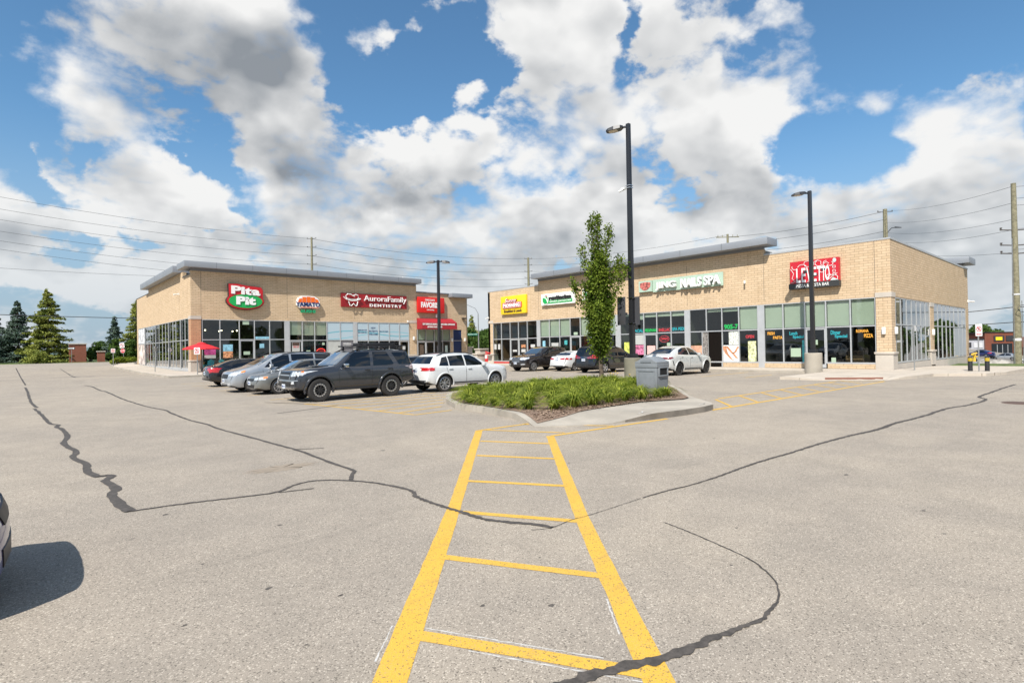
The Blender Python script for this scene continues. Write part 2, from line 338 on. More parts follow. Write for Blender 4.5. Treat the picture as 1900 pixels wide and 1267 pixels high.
# wall maps: s along the wall, z up, n outwards
LF = lambda s_, z, n: (s_, 53.88-n, z)
LS = lambda s_, z, n: (11.03-n, s_, z)
RF = lambda s_, z, n: (36.97-n, s_, z)
RS = lambda s_, z, n: (s_, 9.08-n, z)
_tc = {}
def textraw(txt, bold=0., shear=0., spacing=1.):
    k = (txt, bold, shear, spacing)
    if k in _tc: return _tc[k]
    cu = bpy.data.curves.new('t', 'FONT'); cu.body = txt; cu.size = 1; cu.offset = bold; cu.shear = shear; cu.space_character = spacing; cu.resolution_u = 3
    cu.align_x = 'CENTER'; cu.extrude = .5
    o = bpy.data.objects.new('t', cu); COL.objects.link(o); bpy.context.view_layer.update()
    me = bpy.data.meshes.new_from_object(o.evaluated_get(bpy.context.evaluated_depsgraph_get()))
    v = [tuple(x.co) for x in me.vertices]; f = [tuple(p.vertices) for p in me.polygons]
    bpy.data.objects.remove(o); bpy.data.curves.remove(cu); bpy.data.meshes.remove(me); _tc[k] = (v, f); return v, f
def text(txt, mp, s0, s1, z0, z1, n0, n1, mat, parent, bold=.02, name='lettering', shear=0., spacing=1., slant=0.):
    v, f = textraw(txt, bold, shear, spacing); xs = [p[0] for p in v]; ys = [p[1] for p in v]
    x0, x1, y0, y1 = min(xs), max(xs), min(ys), max(ys); b = MB()
    b.add([mp(s0+(p[0]-x0)/(x1-x0)*(s1-s0), z0+(p[1]-y0)/(y1-y0)*(z1-z0)+slant*(p[0]-x0)/(x1-x0), n0+(p[2]+.5)*(n1-n0)) for p in v], f)
    return b.build(name, mat, parent)

# ------------------------------------------------------------------ terrain: level lot, gently rising to the north, falling away east of the plaza
def lerp1(x, pts):
    if x <= pts[0][0]: return pts[0][1]
    for (a, b), (c, d) in zip(pts, pts[1:]):
        if x <= c: return b+(d-b)*(x-a)/(c-a)
    return pts[-1][1]
def gz(x, y):
    up_ = min(max(y-60, 0), 90)*.0133*lerp1(x, [(24, 1), (48, 0)])
    dn = lerp1(x, [(38, 0), (46, -.12), (54, -.35), (60, -.85), (90, -2.05), (160, -3.7), (184, -4.1)])*lerp1(y, [(12, 1), (32, 0)])
    return up_+dn
GX = sorted(set([-3000, -1200, -500, -240, -140]+list(range(-96, 240, 4))+[24, 38, 46, 54, 90, 160, 184, 260, 320, 420, 700, 1400, 3000]))
GY = sorted(set([-3000, -1200, -500, -240, -140]+list(range(-96, 200, 4))+[12, 32, 60, 103, 150, 240, 320, 500, 1000, 3000]))
def sheet(name, mat, xs, ys, off, keep=lambda x, y: True, label=None, skirt=0.):
    b = MB(); k = len(xs)
    b.v = [(x, y, gz(x, y)+off(x, y)) for y in ys for x in xs]
    for j in range(len(ys)-1):
        for i in range(k-1):
            if keep((xs[i]+xs[i+1])/2, (ys[j]+ys[j+1])/2): b.f.append((j*k+i, j*k+i+1, (j+1)*k+i+1, (j+1)*k+i)); b.m.append(0)
    o = struct(b.build(name, mat)); return tag(o, label)
LOTX = [x for x in GX if -96 <= x <= 60]; LOTY = [y for y in GY if -96 <= y <= 103]
sheet('ground', GRASSM, GX, GY, lambda x, y: -.06 if not (-96 < x < 60 and -96 < y < 103) else -.35, label='grass covered ground reaching the horizon')
sheet('parking_lot', ASPH, LOTX, LOTY, lambda x, y: 0, label='grey weathered asphalt parking lot with sealed cracks')
RX = [x for x in GX if 60 <= x <= 1400]; RY = [y for y in GY if -500 <= y <= 28]
sheet('road', ROADM, RX, RY, lambda x, y: -.01, label='grey road and far parking area sloping away beyond the plaza')

def polygrid(pts, step, zf, mats=None, skirt=None, bisect=True):
    bm = bmesh.new(); vs_ = [bm.verts.new((x, y, 0)) for x, y in pts]; f = bm.faces.new(vs_)
    if f.normal.z < 0: bmesh.ops.reverse_faces(bm, faces=[f])
    xs = [p[0] for p in pts]; ys = [p[1] for p in pts]
    for ax, lo, hi in ((0, min(xs), max(xs)), (1, min(ys), max(ys))):
        c = math.ceil(lo/step)*step
        while c < hi:
            no = Vector((1, 0, 0)) if ax == 0 else Vector((0, 1, 0))
            bmesh.ops.bisect_plane(bm, geom=bm.verts[:]+bm.edges[:]+bm.faces[:], plane_co=no*c, plane_no=no); c += step
    bmesh.ops.triangulate(bm, faces=[f for f in bm.faces if len(f.verts) > 4])
    for v in bm.verts: v.co.z = zf(v.co.x, v.co.y)
    if skirt is not None:
        be = [e for e in bm.edges if e.is_boundary]
        r_ = bmesh.ops.extrude_edge_only(bm, edges=be)
        for v in r_['geom']:
            if isinstance(v, bmesh.types.BMVert): v.co.z = skirt(v.co.x, v.co.y)
    bmesh.ops.recalc_face_normals(bm, faces=bm.faces)
    return bm
def bmobj(name, bm, mats, parent=None, smooth=False):
    me = bpy.data.meshes.new(name); bm.to_mesh(me); bm.free()
    for mm in (mats if isinstance(mats, (list, tuple)) else [mats]): me.materials.append(mm)
    if smooth:
        me.polygons.foreach_set('use_smooth', [True]*len(me.polygons)); me.set_sharp_from_angle(angle=R(40))
    o = bpy.data.objects.new(name, me); COL.objects.link(o); ORG[o.name] = Vector((0, 0, 0))
    if parent is not None:
        o.parent = parent; o.location = -ORG[parent.name]
    return o
def slab(name, pts, mat, h, step=4.0, label=None):
    bm = polygrid(pts, step, lambda x, y: gz(x, y)+h, skirt=lambda x, y: gz(x, y)-.1)
    return tag(struct(bmobj(name, bm, mat)), label)
def arc(cx, cy, r_, a0, a1, n=6): return [(cx+r_*cos(R(a0+(a1-a0)*i/n)), cy+r_*sin(R(a0+(a1-a0)*i/n))) for i in range(n+1)]
# pavements (flat raised slabs with a kerb strip along the edge)
slab('sidewalk', [(8.05, 45.8), (33.0, 45.8), (50, 45.8), (50, 53.8), (10.95, 53.8), (10.95, 60), (10.95, 84), (11.2, 88), (15, 100), (20, 103), (14.2, 103), (10.6, 92), (8.0, 78), (8.1, 60)], CONC, .13,
     label='pale concrete sidewalk along the beige plaza unit on the left')
slab('kerb', [(7.9, 45.65), (50, 45.65), (50, 45.8), (8.05, 45.8), (8.1, 60), (8.0, 78), (10.6, 92), (14.2, 103), (14.05, 103), (10.45, 92), (7.85, 78), (7.95, 60)], KERB, .134, label='concrete kerb edging the left sidewalk')
slab('sidewalk', [(33.35, 11.2), (36.9, 11.2), (36.9, 45.8), (33.35, 45.8)], CONC, .13, label='concrete sidewalk under the shopfronts of the right plaza building')
slab('kerb', [(33.2, 11.65), (33.35, 11.2), (33.35, 45.65), (33.2, 45.65)], KERB, .134, label='concrete kerb in front of the right plaza building')
# corner pavement with a dropped kerb at the crossing
def hR(x, y):
    ax, ay, bx, by = 27.75, 9.3, 29.1, 7.4
    t_ = max(0, min(1, ((x-ax)*(bx-ax)+(y-ay)*(by-ay))/((bx-ax)**2+(by-ay)**2))); d = hypot(x-ax-t_*(bx-ax), y-ay-t_*(by-ay))
    return gz(x, y)+.012+.12*max(0, min(1, (d-.25)/1.3))
bm = polygrid([(33.35, 11.2), (30, 11.32), (27.35, 11.35), (27.5, 10.4), (27.75, 9.2), (29.2, 7.35), (31, 6.8), (33.3, 6.5), (34, 5.6), (34.6, 4.7), (36.6, 4.2), (44, 4.0), (60, 3.8), (60, 9.0), (36.9, 9.0), (36.9, 11.2)], .5, hR, skirt=lambda x, y: gz(x, y)-.1)
tag(struct(bmobj('sidewalk', bm, CONC)), 'concrete corner pavement sloping down to the yellow crossing')
b = MB(); k = [(27.95, 9.55), (28.55, 9.75), (30.0, 7.75), (29.35, 7.6)]
bm = polygrid(k, .12, lambda x, y: hR(x, y)+.006); TACT = M('rust brown tactile plate', (.22, .085, .05), .8, var=.3, vs=20)
tag(bmobj('tactile_plate', bm, TACT), 'rust brown tactile plate set in the dropped kerb', 'tactile plate')
# island
ISL = [(9.62, 13.4), (9.52, 12), (9.22, 10.4), (8.85, 9.45), (8.62, 8.98), (9.05, 8.42), (10.0, 8.02), (11.2, 7.68), (12.5, 7.52), (13.4, 7.50), (14.0, 7.58), (14.4, 7.85), (15.2, 8.72), (16.0, 9.5), (17.5, 10.6), (19.5, 12.3),
       (20.6, 13.6), (20.8, 14.8), (20.4, 16.2), (19.3, 17.1), (16, 17.4), (13, 17.3), (11.6, 16.6), (10.4, 15)]
def hI(x, y):
    ax, ay, bx, by = 8.7, 8.95, 10.1, 8.0
    t_ = max(0, min(1, ((x-ax)*(bx-ax)+(y-ay)*(by-ay))/((bx-ax)**2+(by-ay)**2))); d = hypot(x-ax-t_*(bx-ax), y-ay-t_*(by-ay))
    return .012+.14*max(0, min(1, (d-.10)/1.1))
bmi = polygrid(ISL, .35, hI, skirt=lambda x, y: -.1)
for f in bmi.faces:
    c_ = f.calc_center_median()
    if abs(f.normal.z) < .5 and c_.x > 10.6 and c_.y < 9.4: f.material_index = 1  # upright faces on the right side take the darker kerb colour
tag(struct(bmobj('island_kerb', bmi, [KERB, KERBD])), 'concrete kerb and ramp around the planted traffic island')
SOIL = [(9.82, 13.35), (9.7, 12), (9.42, 10.35), (9.1, 9.6), (8.86, 9.12), (9.73, 9.12), (11.06, 9.28), (13.2, 9.36), (14.6, 8.86), (15.1, 8.95), (15.9, 9.65), (17.4, 10.8), (19.4, 12.5), (20.4, 13.7), (20.6, 14.8), (20.2, 16.05), (19.2, 16.9), (16, 17.2), (13.1, 17.1), (11.7, 16.42), (10.55, 14.9)]
def soilz(x, y): return hI(x, y)+.012+.05*max(0, 1-hypot(x-15, y-12.5)/6)
tag(struct(bmobj('planting_bed', polygrid(SOIL, .3, soilz), MULCH, smooth=True)), 'brown mulched planting bed on the island')
b = MB()
for i in range(2600):
    x = random.uniform(8.9, 20.4); y = random.uniform(8.9, 17); 
    if y > 9.9 and random.random() < .75: y = random.uniform(9.1, 10.2)
    if y < 9.15+.15*random.random() or (x > 14.6 and y < .78*(x-15)+9.2) or (x < 9.9 and y > 9+2*(x-8.9)): continue
    z = soilz(x, y)+.012; a = random.uniform(0, pi); l = random.uniform(.015, .05); ww = l*.35; t_ = random.uniform(-.012, .02)
    b.add([(x-cos(a)*l+sin(a)*ww, y-sin(a)*l-cos(a)*ww, z), (x+cos(a)*l+sin(a)*ww, y+sin(a)*l-cos(a)*ww, z+t_), (x+cos(a)*l-sin(a)*ww, y+sin(a)*l+cos(a)*ww, z+t_), (x-cos(a)*l-sin(a)*ww, y-sin(a)*l+cos(a)*ww, z+.012)], [(0, 1, 2, 3)], random.choice([0, 0, 1]))
tag(b.build('mulch', [M('dry mulch chips', (.42, .30, .21), .95), M('dark mulch chips', (.10, .06, .04), .95)]), 'loose dry bark chips on the island bed', 'mulch', kind='stuff')

# ------------------------------------------------------------------ painted lines
def ribbon(b, pts, wd, z, jit=0., sub=None, mi=0):
    P_ = [Vector((x, y)) for x, y in pts]; 
    if sub:
        Q = []
        for i in range(len(P_)-1):
            d = (P_[i+1]-P_[i]).length; n = max(1, int(d/sub))
            for k in range(n): Q.append(P_[i].lerp(P_[i+1], k/n))
        P_ = Q+[P_[-1]]
    L, Rr = [], []
    for i, p in enumerate(P_):
        d = (P_[min(i+1, len(P_)-1)]-P_[max(i-1, 0)]); d = d.normalized() if d.length else Vector((1, 0)); n = Vector((-d.y, d.x))
        ww = (wd(i/(len(P_)-1)) if callable(wd) else wd)/2
        a = ww*(1+jit*random.uniform(-1, 1)); c = ww*(1+jit*random.uniform(-1, 1)); off = n*ww*jit*random.uniform(-1, 1)*.5
        L.append(p+n*a+off); Rr.append(p-n*c+off)
    k = len(b.v)
    for p in L+Rr: b.v.append((p.x, p.y, gz(p.x, p.y)+z))
    n_ = len(L)
    for i in range(n_-1): b.f.append((k+i, k+i+1, k+n_+i+1, k+n_+i)); b.m.append(mi)
b = MB()
def quadz(b, p, z, mi=0): b.add([(x, y, z) for x, y in p], [tuple(range(len(p)))], mi)
LO = [(7.36, 9.50), (3.67, 5.26), (1.76, 3.16), (.4, 1.64)]; LI = [(7.46, 9.38), (3.63, 4.99), (1.90, 3.03), (.5, 1.46)]
RO = [(7.98, 7.74), (4.44, 3.82), (2.76, 1.85), (1.4, .22)]; RI = [(7.88, 7.86), (4.33, 3.92), (2.63, 1.96), (1.24, .33)]
def edge(LO, LI, z=.002, mi=0, grow=0):
    # resample the two borders and roughen them like brushed paint
    def rs(P_, n=60):
        out = []
        d = [0]
        for a, c in zip(P_, P_[1:]): d.append(d[-1]+hypot(c[0]-a[0], c[1]-a[1]))
        for i in range(n+1):
            t_ = d[-1]*i/n; k = max(j for j in range(len(d)) if d[j] <= t_+1e-9); k = min(k, len(P_)-2); f_ = (t_-d[k])/(d[k+1]-d[k])
            out.append((P_[k][0]+(P_[k+1][0]-P_[k][0])*f_+random.uniform(-.004, .004), P_[k][1]+(P_[k+1][1]-P_[k][1])*f_+random.uniform(-.004, .004)))
        return out
    A, C = rs(LO), rs(LI); k = len(b.v); n_ = len(A)
    for p in A+C: b.v.append((p[0], p[1], z))
    for i in range(n_-1): b.f.append((k+i, k+i+1, k+n_+i+1, k+n_+i)); b.m.append(mi)
edge(LO, LI); edge(RO, RI)
RG = [((6.60, 8.37), (7.31, 7.18), .10), ((5.68, 7.31), (6.40, 6.14), .10), ((4.50, 6.02), (5.25, 4.86), .10), ((3.58, 4.97), (4.29, 3.78), .10), ((2.69, 4.03), (3.42, 2.73), .10), ((1.83, 3.07), (2.56, 1.79), .11), ((.95, 2.05), (1.72, .80), .11)]
for a, c, ww in RG: ribbon(b, [a, c], ww, .0032, .05, .12)
for a, c, ww in [((7.36, 9.45), (8.85, 9.42), .10), ((8.72, 9.40), (9.86, 7.72), .09), ((7.95, 7.78), (11.66, 7.50), .11), ((7.56, 9.40), (8.42, 7.86), .09)]: ribbon(b, [a, c], ww, .0042, .05, .2)
tag(struct(b.build('crosswalk_marking', YEL)), 'bright yellow ladder crosswalk running from the camera to the island')
# older white paint showing along the yellow border
b = MB()
for a, c in (((1.80, 3.24), (1.52, 2.94)), ((3.66, 3.02), (3.10, 2.32)), ((3.86, 3.24), (3.74, 3.10)), ((2.62, 1.74), (2.70, 1.84)), ((1.92, 3.10), (2.5, 2.06)), ((2.50, 3.86), (2.05, 3.36)), ((2.78, 2.16), (3.1, 2.52)), ((1.98, 2.66), (2.50, 1.72))):
    ribbon(b, [a, c], .009, .0012, .9, .03)
tag(struct(b.build('old_paint_edge', WEDGE)), 'white underpaint showing along the edges of the yellow crosswalk')
b = MB()
ribbon(b, [(16.9, 8.98), (27.3, 8.86)], .11, .0032, .05, .5); ribbon(b, [(13.9, 7.58), (20, 7.42), (28.3, 7.26)], .13, .0032, .05, .5)
for i in range(8):
    x = 14.9+i*1.62; ribbon(b, [(x+.1, 7.55), (x+1.75, 8.93)], .09, .0045, .05, .3)
ribbon(b, [(27.2, 8.9), (28.35, 7.3)], .1, .0055)
tag(struct(b.build('crosswalk_marking', YEL)), 'yellow hatched crosswalk between the island and the right pavement')
b = MB()
ribbon(b, [(7.15, 18.6), (7.62, 15.7), (8.0, 13.0)], .10, .0032, .05, .4); ribbon(b, [(8.0, 12.98), (9.3, 13.12)], .10, .0045, .05, .3)
for y, x1 in ((18.35, 12.5), (17.45, 12.8), (16.55, 12.2), (15.65, 11.0), (14.75, 10.4), (13.85, 9.7)):
    ribbon(b, [(7.3+(18.35-y)*.15, y-.1), (x1, y+.35)], .09, .0045, .05, .4)
tag(struct(b.build('hatched_marking', YEL)), 'yellow hatched no parking zone left of the island')
b = MB()
for y in (21.2, 24.0, 28.2, 30.9, 33.6, 36.3): ribbon(b, [(6.9, y), (12.3, y)], .1, .0032, .05, .6)
for y in (15.6, 18.9, 21.9, 25.6, 28.5, 31.4, 34.2, 37): ribbon(b, [(27.6, y), (33.1, y)], .1, .0032, .05, .6)
ribbon(b, [(31.0, 13.3), (27.9, 13.3)], .1, .0032, .05, .5)
tag(struct(b.build('parking_lines', YEL)), 'faded yellow parking stall lines under the parked cars')

# ------------------------------------------------------------------ sealed cracks and other surface wear
A1 = [(-0.32, 85.76), (0.07, 59.9), (0.26, 44.44)]; A2 = [(0.23, 41.17), (0.29, 35.55), (0.29, 28.61), (0.43, 24.94)]
A3 = [(0.36, 24.65), (0.5, 21.32), (0.57, 18.72), (0.76, 18.35), (0.65, 17.84), (0.74, 17.49), (0.81, 15.63), (0.61, 14.39), (0.81, 12.95), (0.65, 12.39), (0.82, 11.44), (0.75, 10.78), (0.85, 10.08), (0.96, 10.18), (1.0, 9.96), (0.88, 9.75), (0.96, 9.04), (0.85, 8.72), (0.88, 8.07), (0.92, 7.63)]
A4 = [(0.90, 7.64), (1.4, 7.57), (1.94, 7.4), (2.44, 7.25), (2.74, 7.52), (2.97, 7.56), (3.16, 7.48), (3.40, 7.16), (3.56, 6.85), (3.65, 6.48), (3.71, 6.1), (3.57, 5.82), (3.57, 5.36), (3.6, 4.98), (3.61, 4.54), (3.74, 4.28), (3.88, 4.07), (3.94, 3.86)]
B2 = [(2.78, 40.15), (3.01, 38.46), (2.93, 33.93), (3.09, 32.32), (3.02, 27.49), (3.11, 23.56), (3.24, 21.5), (3.43, 20.13), (3.36, 19.41), (3.34, 16.7), (3.49, 15.39), (3.46, 14.42), (3.55, 13.0), (3.64, 11.59), (3.69, 10.72), (3.75, 10.08), (3.71, 8.85), (3.7, 8.3), (3.71, 7.9), (3.71, 7.7), (3.55, 7.5), (3.4, 7.20)]
CC = [(1.75, 2.13), (2.17, 2.04), (2.47, 1.95), (2.76, 1.81), (2.96, 1.77), (3.1, 1.75), (3.28, 1.71), (3.42, 1.68), (3.57, 1.63), (3.71, 1.65), (3.91, 1.67)]
CT = [(3.91, 1.67), (4.04, 1.71), (4.24, 1.82), (4.35, 1.93), (4.5, 2.11), (4.59, 2.31), (4.65, 2.5), (4.76, 2.82), (4.85, 3.18)]
CDp = [(5.45, 3.86), (5.91, 3.84), (6.38, 3.77), (7.01, 3.75), (7.81, 3.78), (8.47, 3.78), (9.22, 3.72), (10.32, 3.71), (11.6, 3.63), (12.93, 3.44), (14.12, 3.47), (15.69, 3.3), (18.13, 3.26), (18.96, 3.02), (20.55, 2.88), (21.48, 2.92), (21.97, 3.22), (24.08, 3.17), (26.09, 3.15), (28.8, 3.06)]
for nm, lab, segs in (('sealed_crack', 'wide zigzag black sealed crack running away at the left', [(A1, .08, .35), (A2, .09, .4), (A3, lambda t: .085+.035*t, .3)]),
                      ('sealed_crack', 'long black sealed crack crossing the near end of the yellow crosswalk line', [(A4, lambda t: .042+.02*t, .5), ([(2.44, 7.25), (2.85, 7.13)], .03, .4)]),
                      ('sealed_crack', 'narrow black sealed crack running back towards the parked silver cars', [(B2, lambda t: .09-.03*t, .35), ([(3.32, 77.48), (3.23, 54.62)], .08, .4), ([(3.74, 10.17), (4.16, 9.92)], .03, .3), ([(2.57, 46.94), (3.21, 46.32)], .12, .3)]),
                      ('sealed_crack', 'curved black sealed crack at the bottom of the crosswalk', [(CC, lambda t: .075*(1-.75*max(0, (t-.45)/.55)), .55), (CT, .012, 1.0)]),
                      ('sealed_crack', 'long black sealed crack crossing the right half of the lot', [(CDp, lambda t: .022+.06*min(1, t*3), .6), ([(3.73, 3.95), (3.93, 3.85), (4.23, 3.9), (4.51, 3.86), (5.41, 3.86)], .008, .9)]),
                      ('sealed_crack', 'short thin black crack in front of the dark sport utility vehicle', [([(5.53, 16.44), (6.88, 16.8), (7.68, 17.17)], .05, .4), ([(6.4, 20.3), (7.0, 18.9), (7.4, 18.2)], .06, .4)])):
    b = MB()
    for p, wd, j in segs:
        for _ in range(2):      # round the traced corners
            q = [p[0]]
            for a, c in zip(p, p[1:]): q += [(a[0]*.78+c[0]*.22, a[1]*.78+c[1]*.22), (a[0]*.22+c[0]*.78, a[1]*.22+c[1]*.78)]
            p = q+[p[-1]]
        # wander a little between the traced corners
        q = [p[0]]
        for a, c in zip(p, p[1:]):
            d = hypot(c[0]-a[0], c[1]-a[1]); n = max(1, min(8, int(d/.22)))
            for i in range(1, n+1):
                t_ = i/n; e = 0 if i == n else random.gauss(0, .009)
                q.append((a[0]+(c[0]-a[0])*t_+e, a[1]+(c[1]-a[1])*t_+e))
        ribbon(b, q, wd, .006, j*.8, .028 if q[0][1] < 12 and q[0][0] < 12 else .2)
    tag(struct(b.build(nm, SEAL)), lab)
b = MB(); rs_ = random.Random(31)
SP = [(rs_.uniform(7.5, 12), y+rs_.uniform(-.5, .5), rs_.uniform(.06, .22)) for y in (21.8, 22.9, 25.4, 28.9, 29.8, 33.6) for _ in (0, 1)]+[(rs_.uniform(27.8, 32), y+rs_.uniform(-.5, .5), rs_.uniform(.08, .22)) for y in (14.4, 17, 20.4, 26, 33, 35) for _ in (0, 1)]+\
     [(2.4, 3.05, .022), (2.75, 2.72, .03), (3.3, 3.4, .015), (1.75, 3.9, .02), (1.4, 4.4, .03), (5.2, 2.6, .02), (4.3, 2.2, .016), (6.3, 5.8, .03), (1.15, 5.3, .02), (2.0, 5.9, .03), (8.3, 2.6, .04), (7.1, 1.5, .03), (1.2, 7.2, .04), (4.8, 8.9, .05), (9.8, 5.3, .04), (.8, 4.2, .02), (1.3, 3.4, .012)]
for cx, cy, r_ in SP:
    n = 14; k = [(cx+r_*cos(2*pi*i/n)*(.6+.6*rs_.random()), cy+r_*sin(2*pi*i/n)*(.4+.45*rs_.random())) for i in range(n)]
    b.add([(cx, cy, .0014)]+[(x, y, .0014) for x, y in k], [(0, i+1, (i+1) % n+1) for i in range(n)])
tag(struct(b.build('oil_drips', M('oil drip', (.085, .073, .062), .7, var=.4, vs=30))), 'small dark oil drips and gum spots on the asphalt')
b = MB()
for cx, cy, rx, ry in ((3.0, 8.75, .42, .20),):
    n = 60; k = [(cx+rx*cos(2*pi*i/n)*(1+.25*sin(i*1.3)+.2*random.random()), cy+ry*sin(2*pi*i/n)*(1+.2*cos(i*2.1)+.2*random.random())) for i in range(n)]
    b.add([(cx, cy, .0015)]+[(x, y, .0015) for x, y in k], [(0, i+1, (i+1) % n+1) for i in range(n)])
st_, t_, bs_ = custom('oil stain'); p_ = t_.n('ShaderNodeNewGeometry').outputs['Position']
t_.put(bs_.inputs['Base Color'], t_.mix(t_.noise(p_, 70, 3, .7), (.20, .15, .105), (.35, .30, .24))); bs_.inputs['Roughness'].default_value = .85
tag(struct(b.build('oil_stain', st_)), 'faint brown oil stain on the asphalt at the left')
b = MB(); rs_ = random.Random(9)
for cx, cy, k in ((11.35, 7.98, 7), (12.0, 8.3, 4), (13.9, 7.85, 5)):
    for i in range(k):
        x, y = cx+rs_.uniform(-.22, .22), cy+rs_.uniform(-.08, .08); l = rs_.uniform(.04, .16); a = rs_.uniform(-.6, .4)
        b.add([(x, y, hI(x, y)+.006), (x+l*cos(a), y+l*sin(a), hI(x+l*cos(a), y+l*sin(a))+.006), (x+l*cos(a)-.03, y+l*sin(a)+.045, hI(x, y)+.006), (x-.03, y+.035, hI(x, y)+.006)], [(0, 1, 2, 3)])
tag(struct(b.build('paint_mark', M('chipped white paint', (.58, .56, .52), .8))), 'chipped white paint marks on the island concrete')
b = MB(); b.lathe([(0, .012), (.38, .012), (.40, .0)], (20.6, 2.1, 0), 24)
tag(b.build('manhole_cover', M('rusty iron', (.10, .06, .045), .8, var=.3, vs=30)), 'rusty round manhole cover at the right edge of the lot', 'manhole cover')

# ------------------------------------------------------------------ plaza buildings
DEC = lambda n, c, **k: M(n, c, .6, **k)
def win_cols(edges): return list(zip(edges, edges[1:]))
def storefront(bld, mp, edges, z0, zt, z1, doors=(), blind={}, decals={}, po=.03, ofs=-.03):
    for i, (a, c) in enumerate(win_cols(edges)):
        a, c = min(a, c), max(a, c); f = MB(); w_ = .035
        isd = i in doors
        f.mbox(mp, a, a+w_, z0, z1, -.08, po); f.mbox(mp, c-w_, c, z0, z1, -.08, po)
        f.mbox(mp, a+w_, c-w_, z1-.05, z1, -.08, po); f.mbox(mp, a+w_, c-w_, zt-.035, zt+.035, -.08, po)
        if not isd: f.mbox(mp, a+w_, c-w_, z0, z0+.09, -.08, po)
        wn = f.build('window', ALU, bld)
        g = MB(); g.mquad(mp, a+w_, c-w_, zt+.035, z1-.05, ofs)
        if not isd: g.mquad(mp, a+w_, c-w_, z0+.09, zt-.035, ofs)
        g.build('pane', GLASS, wn)
        bl = blind.get(i)
        if bl is not None:
            q = MB(); q.mquad(mp, a+w_+.02, c-w_-.02, z1-.05-(z1-zt-.08)*bl, z1-.05, -.11); q.build('blind', BLIND, wn)
        if isd:
            d = MB(); e = .085; y0 = z0-.28 if z0 > .3 else z0
            d.mbox(mp, a+w_, a+w_+e, y0+.02, zt-.035, -.06, 0); d.mbox(mp, c-w_-e, c-w_, y0+.02, zt-.035, -.06, 0)
            d.mbox(mp, a+w_+e, c-w_-e, zt-.14, zt-.035, -.06, 0); d.mbox(mp, a+w_+e, c-w_-e, y0+.02, y0+.24, -.06, 0)
            dr = d.build('door', ALU, bld); g = MB(); g.mquad(mp, a+w_+e, c-w_-e, y0+.24, zt-.14, ofs); g.build('pane', GLASS, dr)
            h = MB(); x = (a+w_+e/2); h.tube([mp(x, y0+.95, 0), mp(x, y0+.95, .07), mp(x, y0+1.25, .07), mp(x, y0+1.25, 0)], .014, 6); h.build('handle', CHROME, dr)
        for (s0, s1, q0, q1, mt, nm) in decals.get(i, []):
            q = MB(); q.mbox(mp, s0, s1, q0, q1, -.024, -.019); q.build(nm, mt, dr if isd and q0 < zt else wn)
    return
def wall(bld, mp, s0, s1, z0, z1, th=.3, mat=BRICK, name='wall', n=0.):
    b = MB(); b.mbox(mp, s0, s1, z0, z1, n-th, n); return b.build(name, mat, bld)
def pillar(bld, x0, x1, y0, y1, zb, zt, cap=True, mat=BRICK):
    b = MB(); b.box(x0, x1, y0, y1, zb+1.0, zt); p = b.build('pillar', mat, bld)
    b = MB(); b.box(x0-.06, x1+.06, y0-.06, y1+.06, zb, zb+.88); b.build('plinth', STONE, p)
    b = MB(); b.box(x0-.11, x1+.11, y0-.11, y1+.11, zb+.88, zb+1.0); b.build('ledge', STONE, p, bevel=.012)
    if cap: b = MB(); b.box(x0-.03, x1+.03, y0-.03, y1+.03, zt, zt+.28); b.build('capstone', STONE, p)
    return p
def slabroof(bld, x0, x1, y0, y1, z0, z1, seams, name='roof_fascia'):
    b = MB(); b.box(x0, x1, y0, y1, z0, z1); o = b.build(name, FASC, bld, bevel=.015)
    b = MB()
    for ax, c in seams:
        if ax == 'x': b.box(c-.012, c+.012, y0-.006, y0+.02, z0+.01, z1+.004)
        else: b.box(x0-.006, x0+.02, c-.012, c+.012, z0+.01, z1+.004)
    if seams: b.build('seam', FASCD, o)
    return o
def lampbox(bld, mp, s_, z, mat=None):
    b = MB(); b.mbox(mp, s_-.09, s_+.09, z-.2, z+.2, .02, .16); b.build('wall_lamp', mat or WHITE, bld, bevel=.02)
def camera_(bld, mp, s_, z, ln=.28):
    b = MB(); b.mbox(mp, s_-.05, s_+.05, z-.05, z+.12, 0, .12); b.tube([mp(s_, z, .12), mp(s_-.1, z-.05, .2+ln)], .06, 8); b.build('security_camera', WHITE, bld)
WARM = M('warm ceiling lamp', (1, .85, .6), emit=6.)
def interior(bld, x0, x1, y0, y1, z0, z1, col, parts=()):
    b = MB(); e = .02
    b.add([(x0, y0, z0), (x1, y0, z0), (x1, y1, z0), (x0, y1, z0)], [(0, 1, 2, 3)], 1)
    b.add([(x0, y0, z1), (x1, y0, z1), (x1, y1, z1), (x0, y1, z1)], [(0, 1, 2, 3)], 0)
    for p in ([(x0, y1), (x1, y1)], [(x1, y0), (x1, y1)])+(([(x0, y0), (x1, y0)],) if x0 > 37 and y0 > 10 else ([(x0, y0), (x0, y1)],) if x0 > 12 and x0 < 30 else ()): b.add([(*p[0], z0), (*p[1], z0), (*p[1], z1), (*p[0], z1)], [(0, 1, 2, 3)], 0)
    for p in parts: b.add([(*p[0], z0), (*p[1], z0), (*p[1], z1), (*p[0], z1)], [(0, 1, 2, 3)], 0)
    return b.build('interior', [M('interior wall '+str(col), col, .85, var=.35, vs=.7), INTERF], bld)
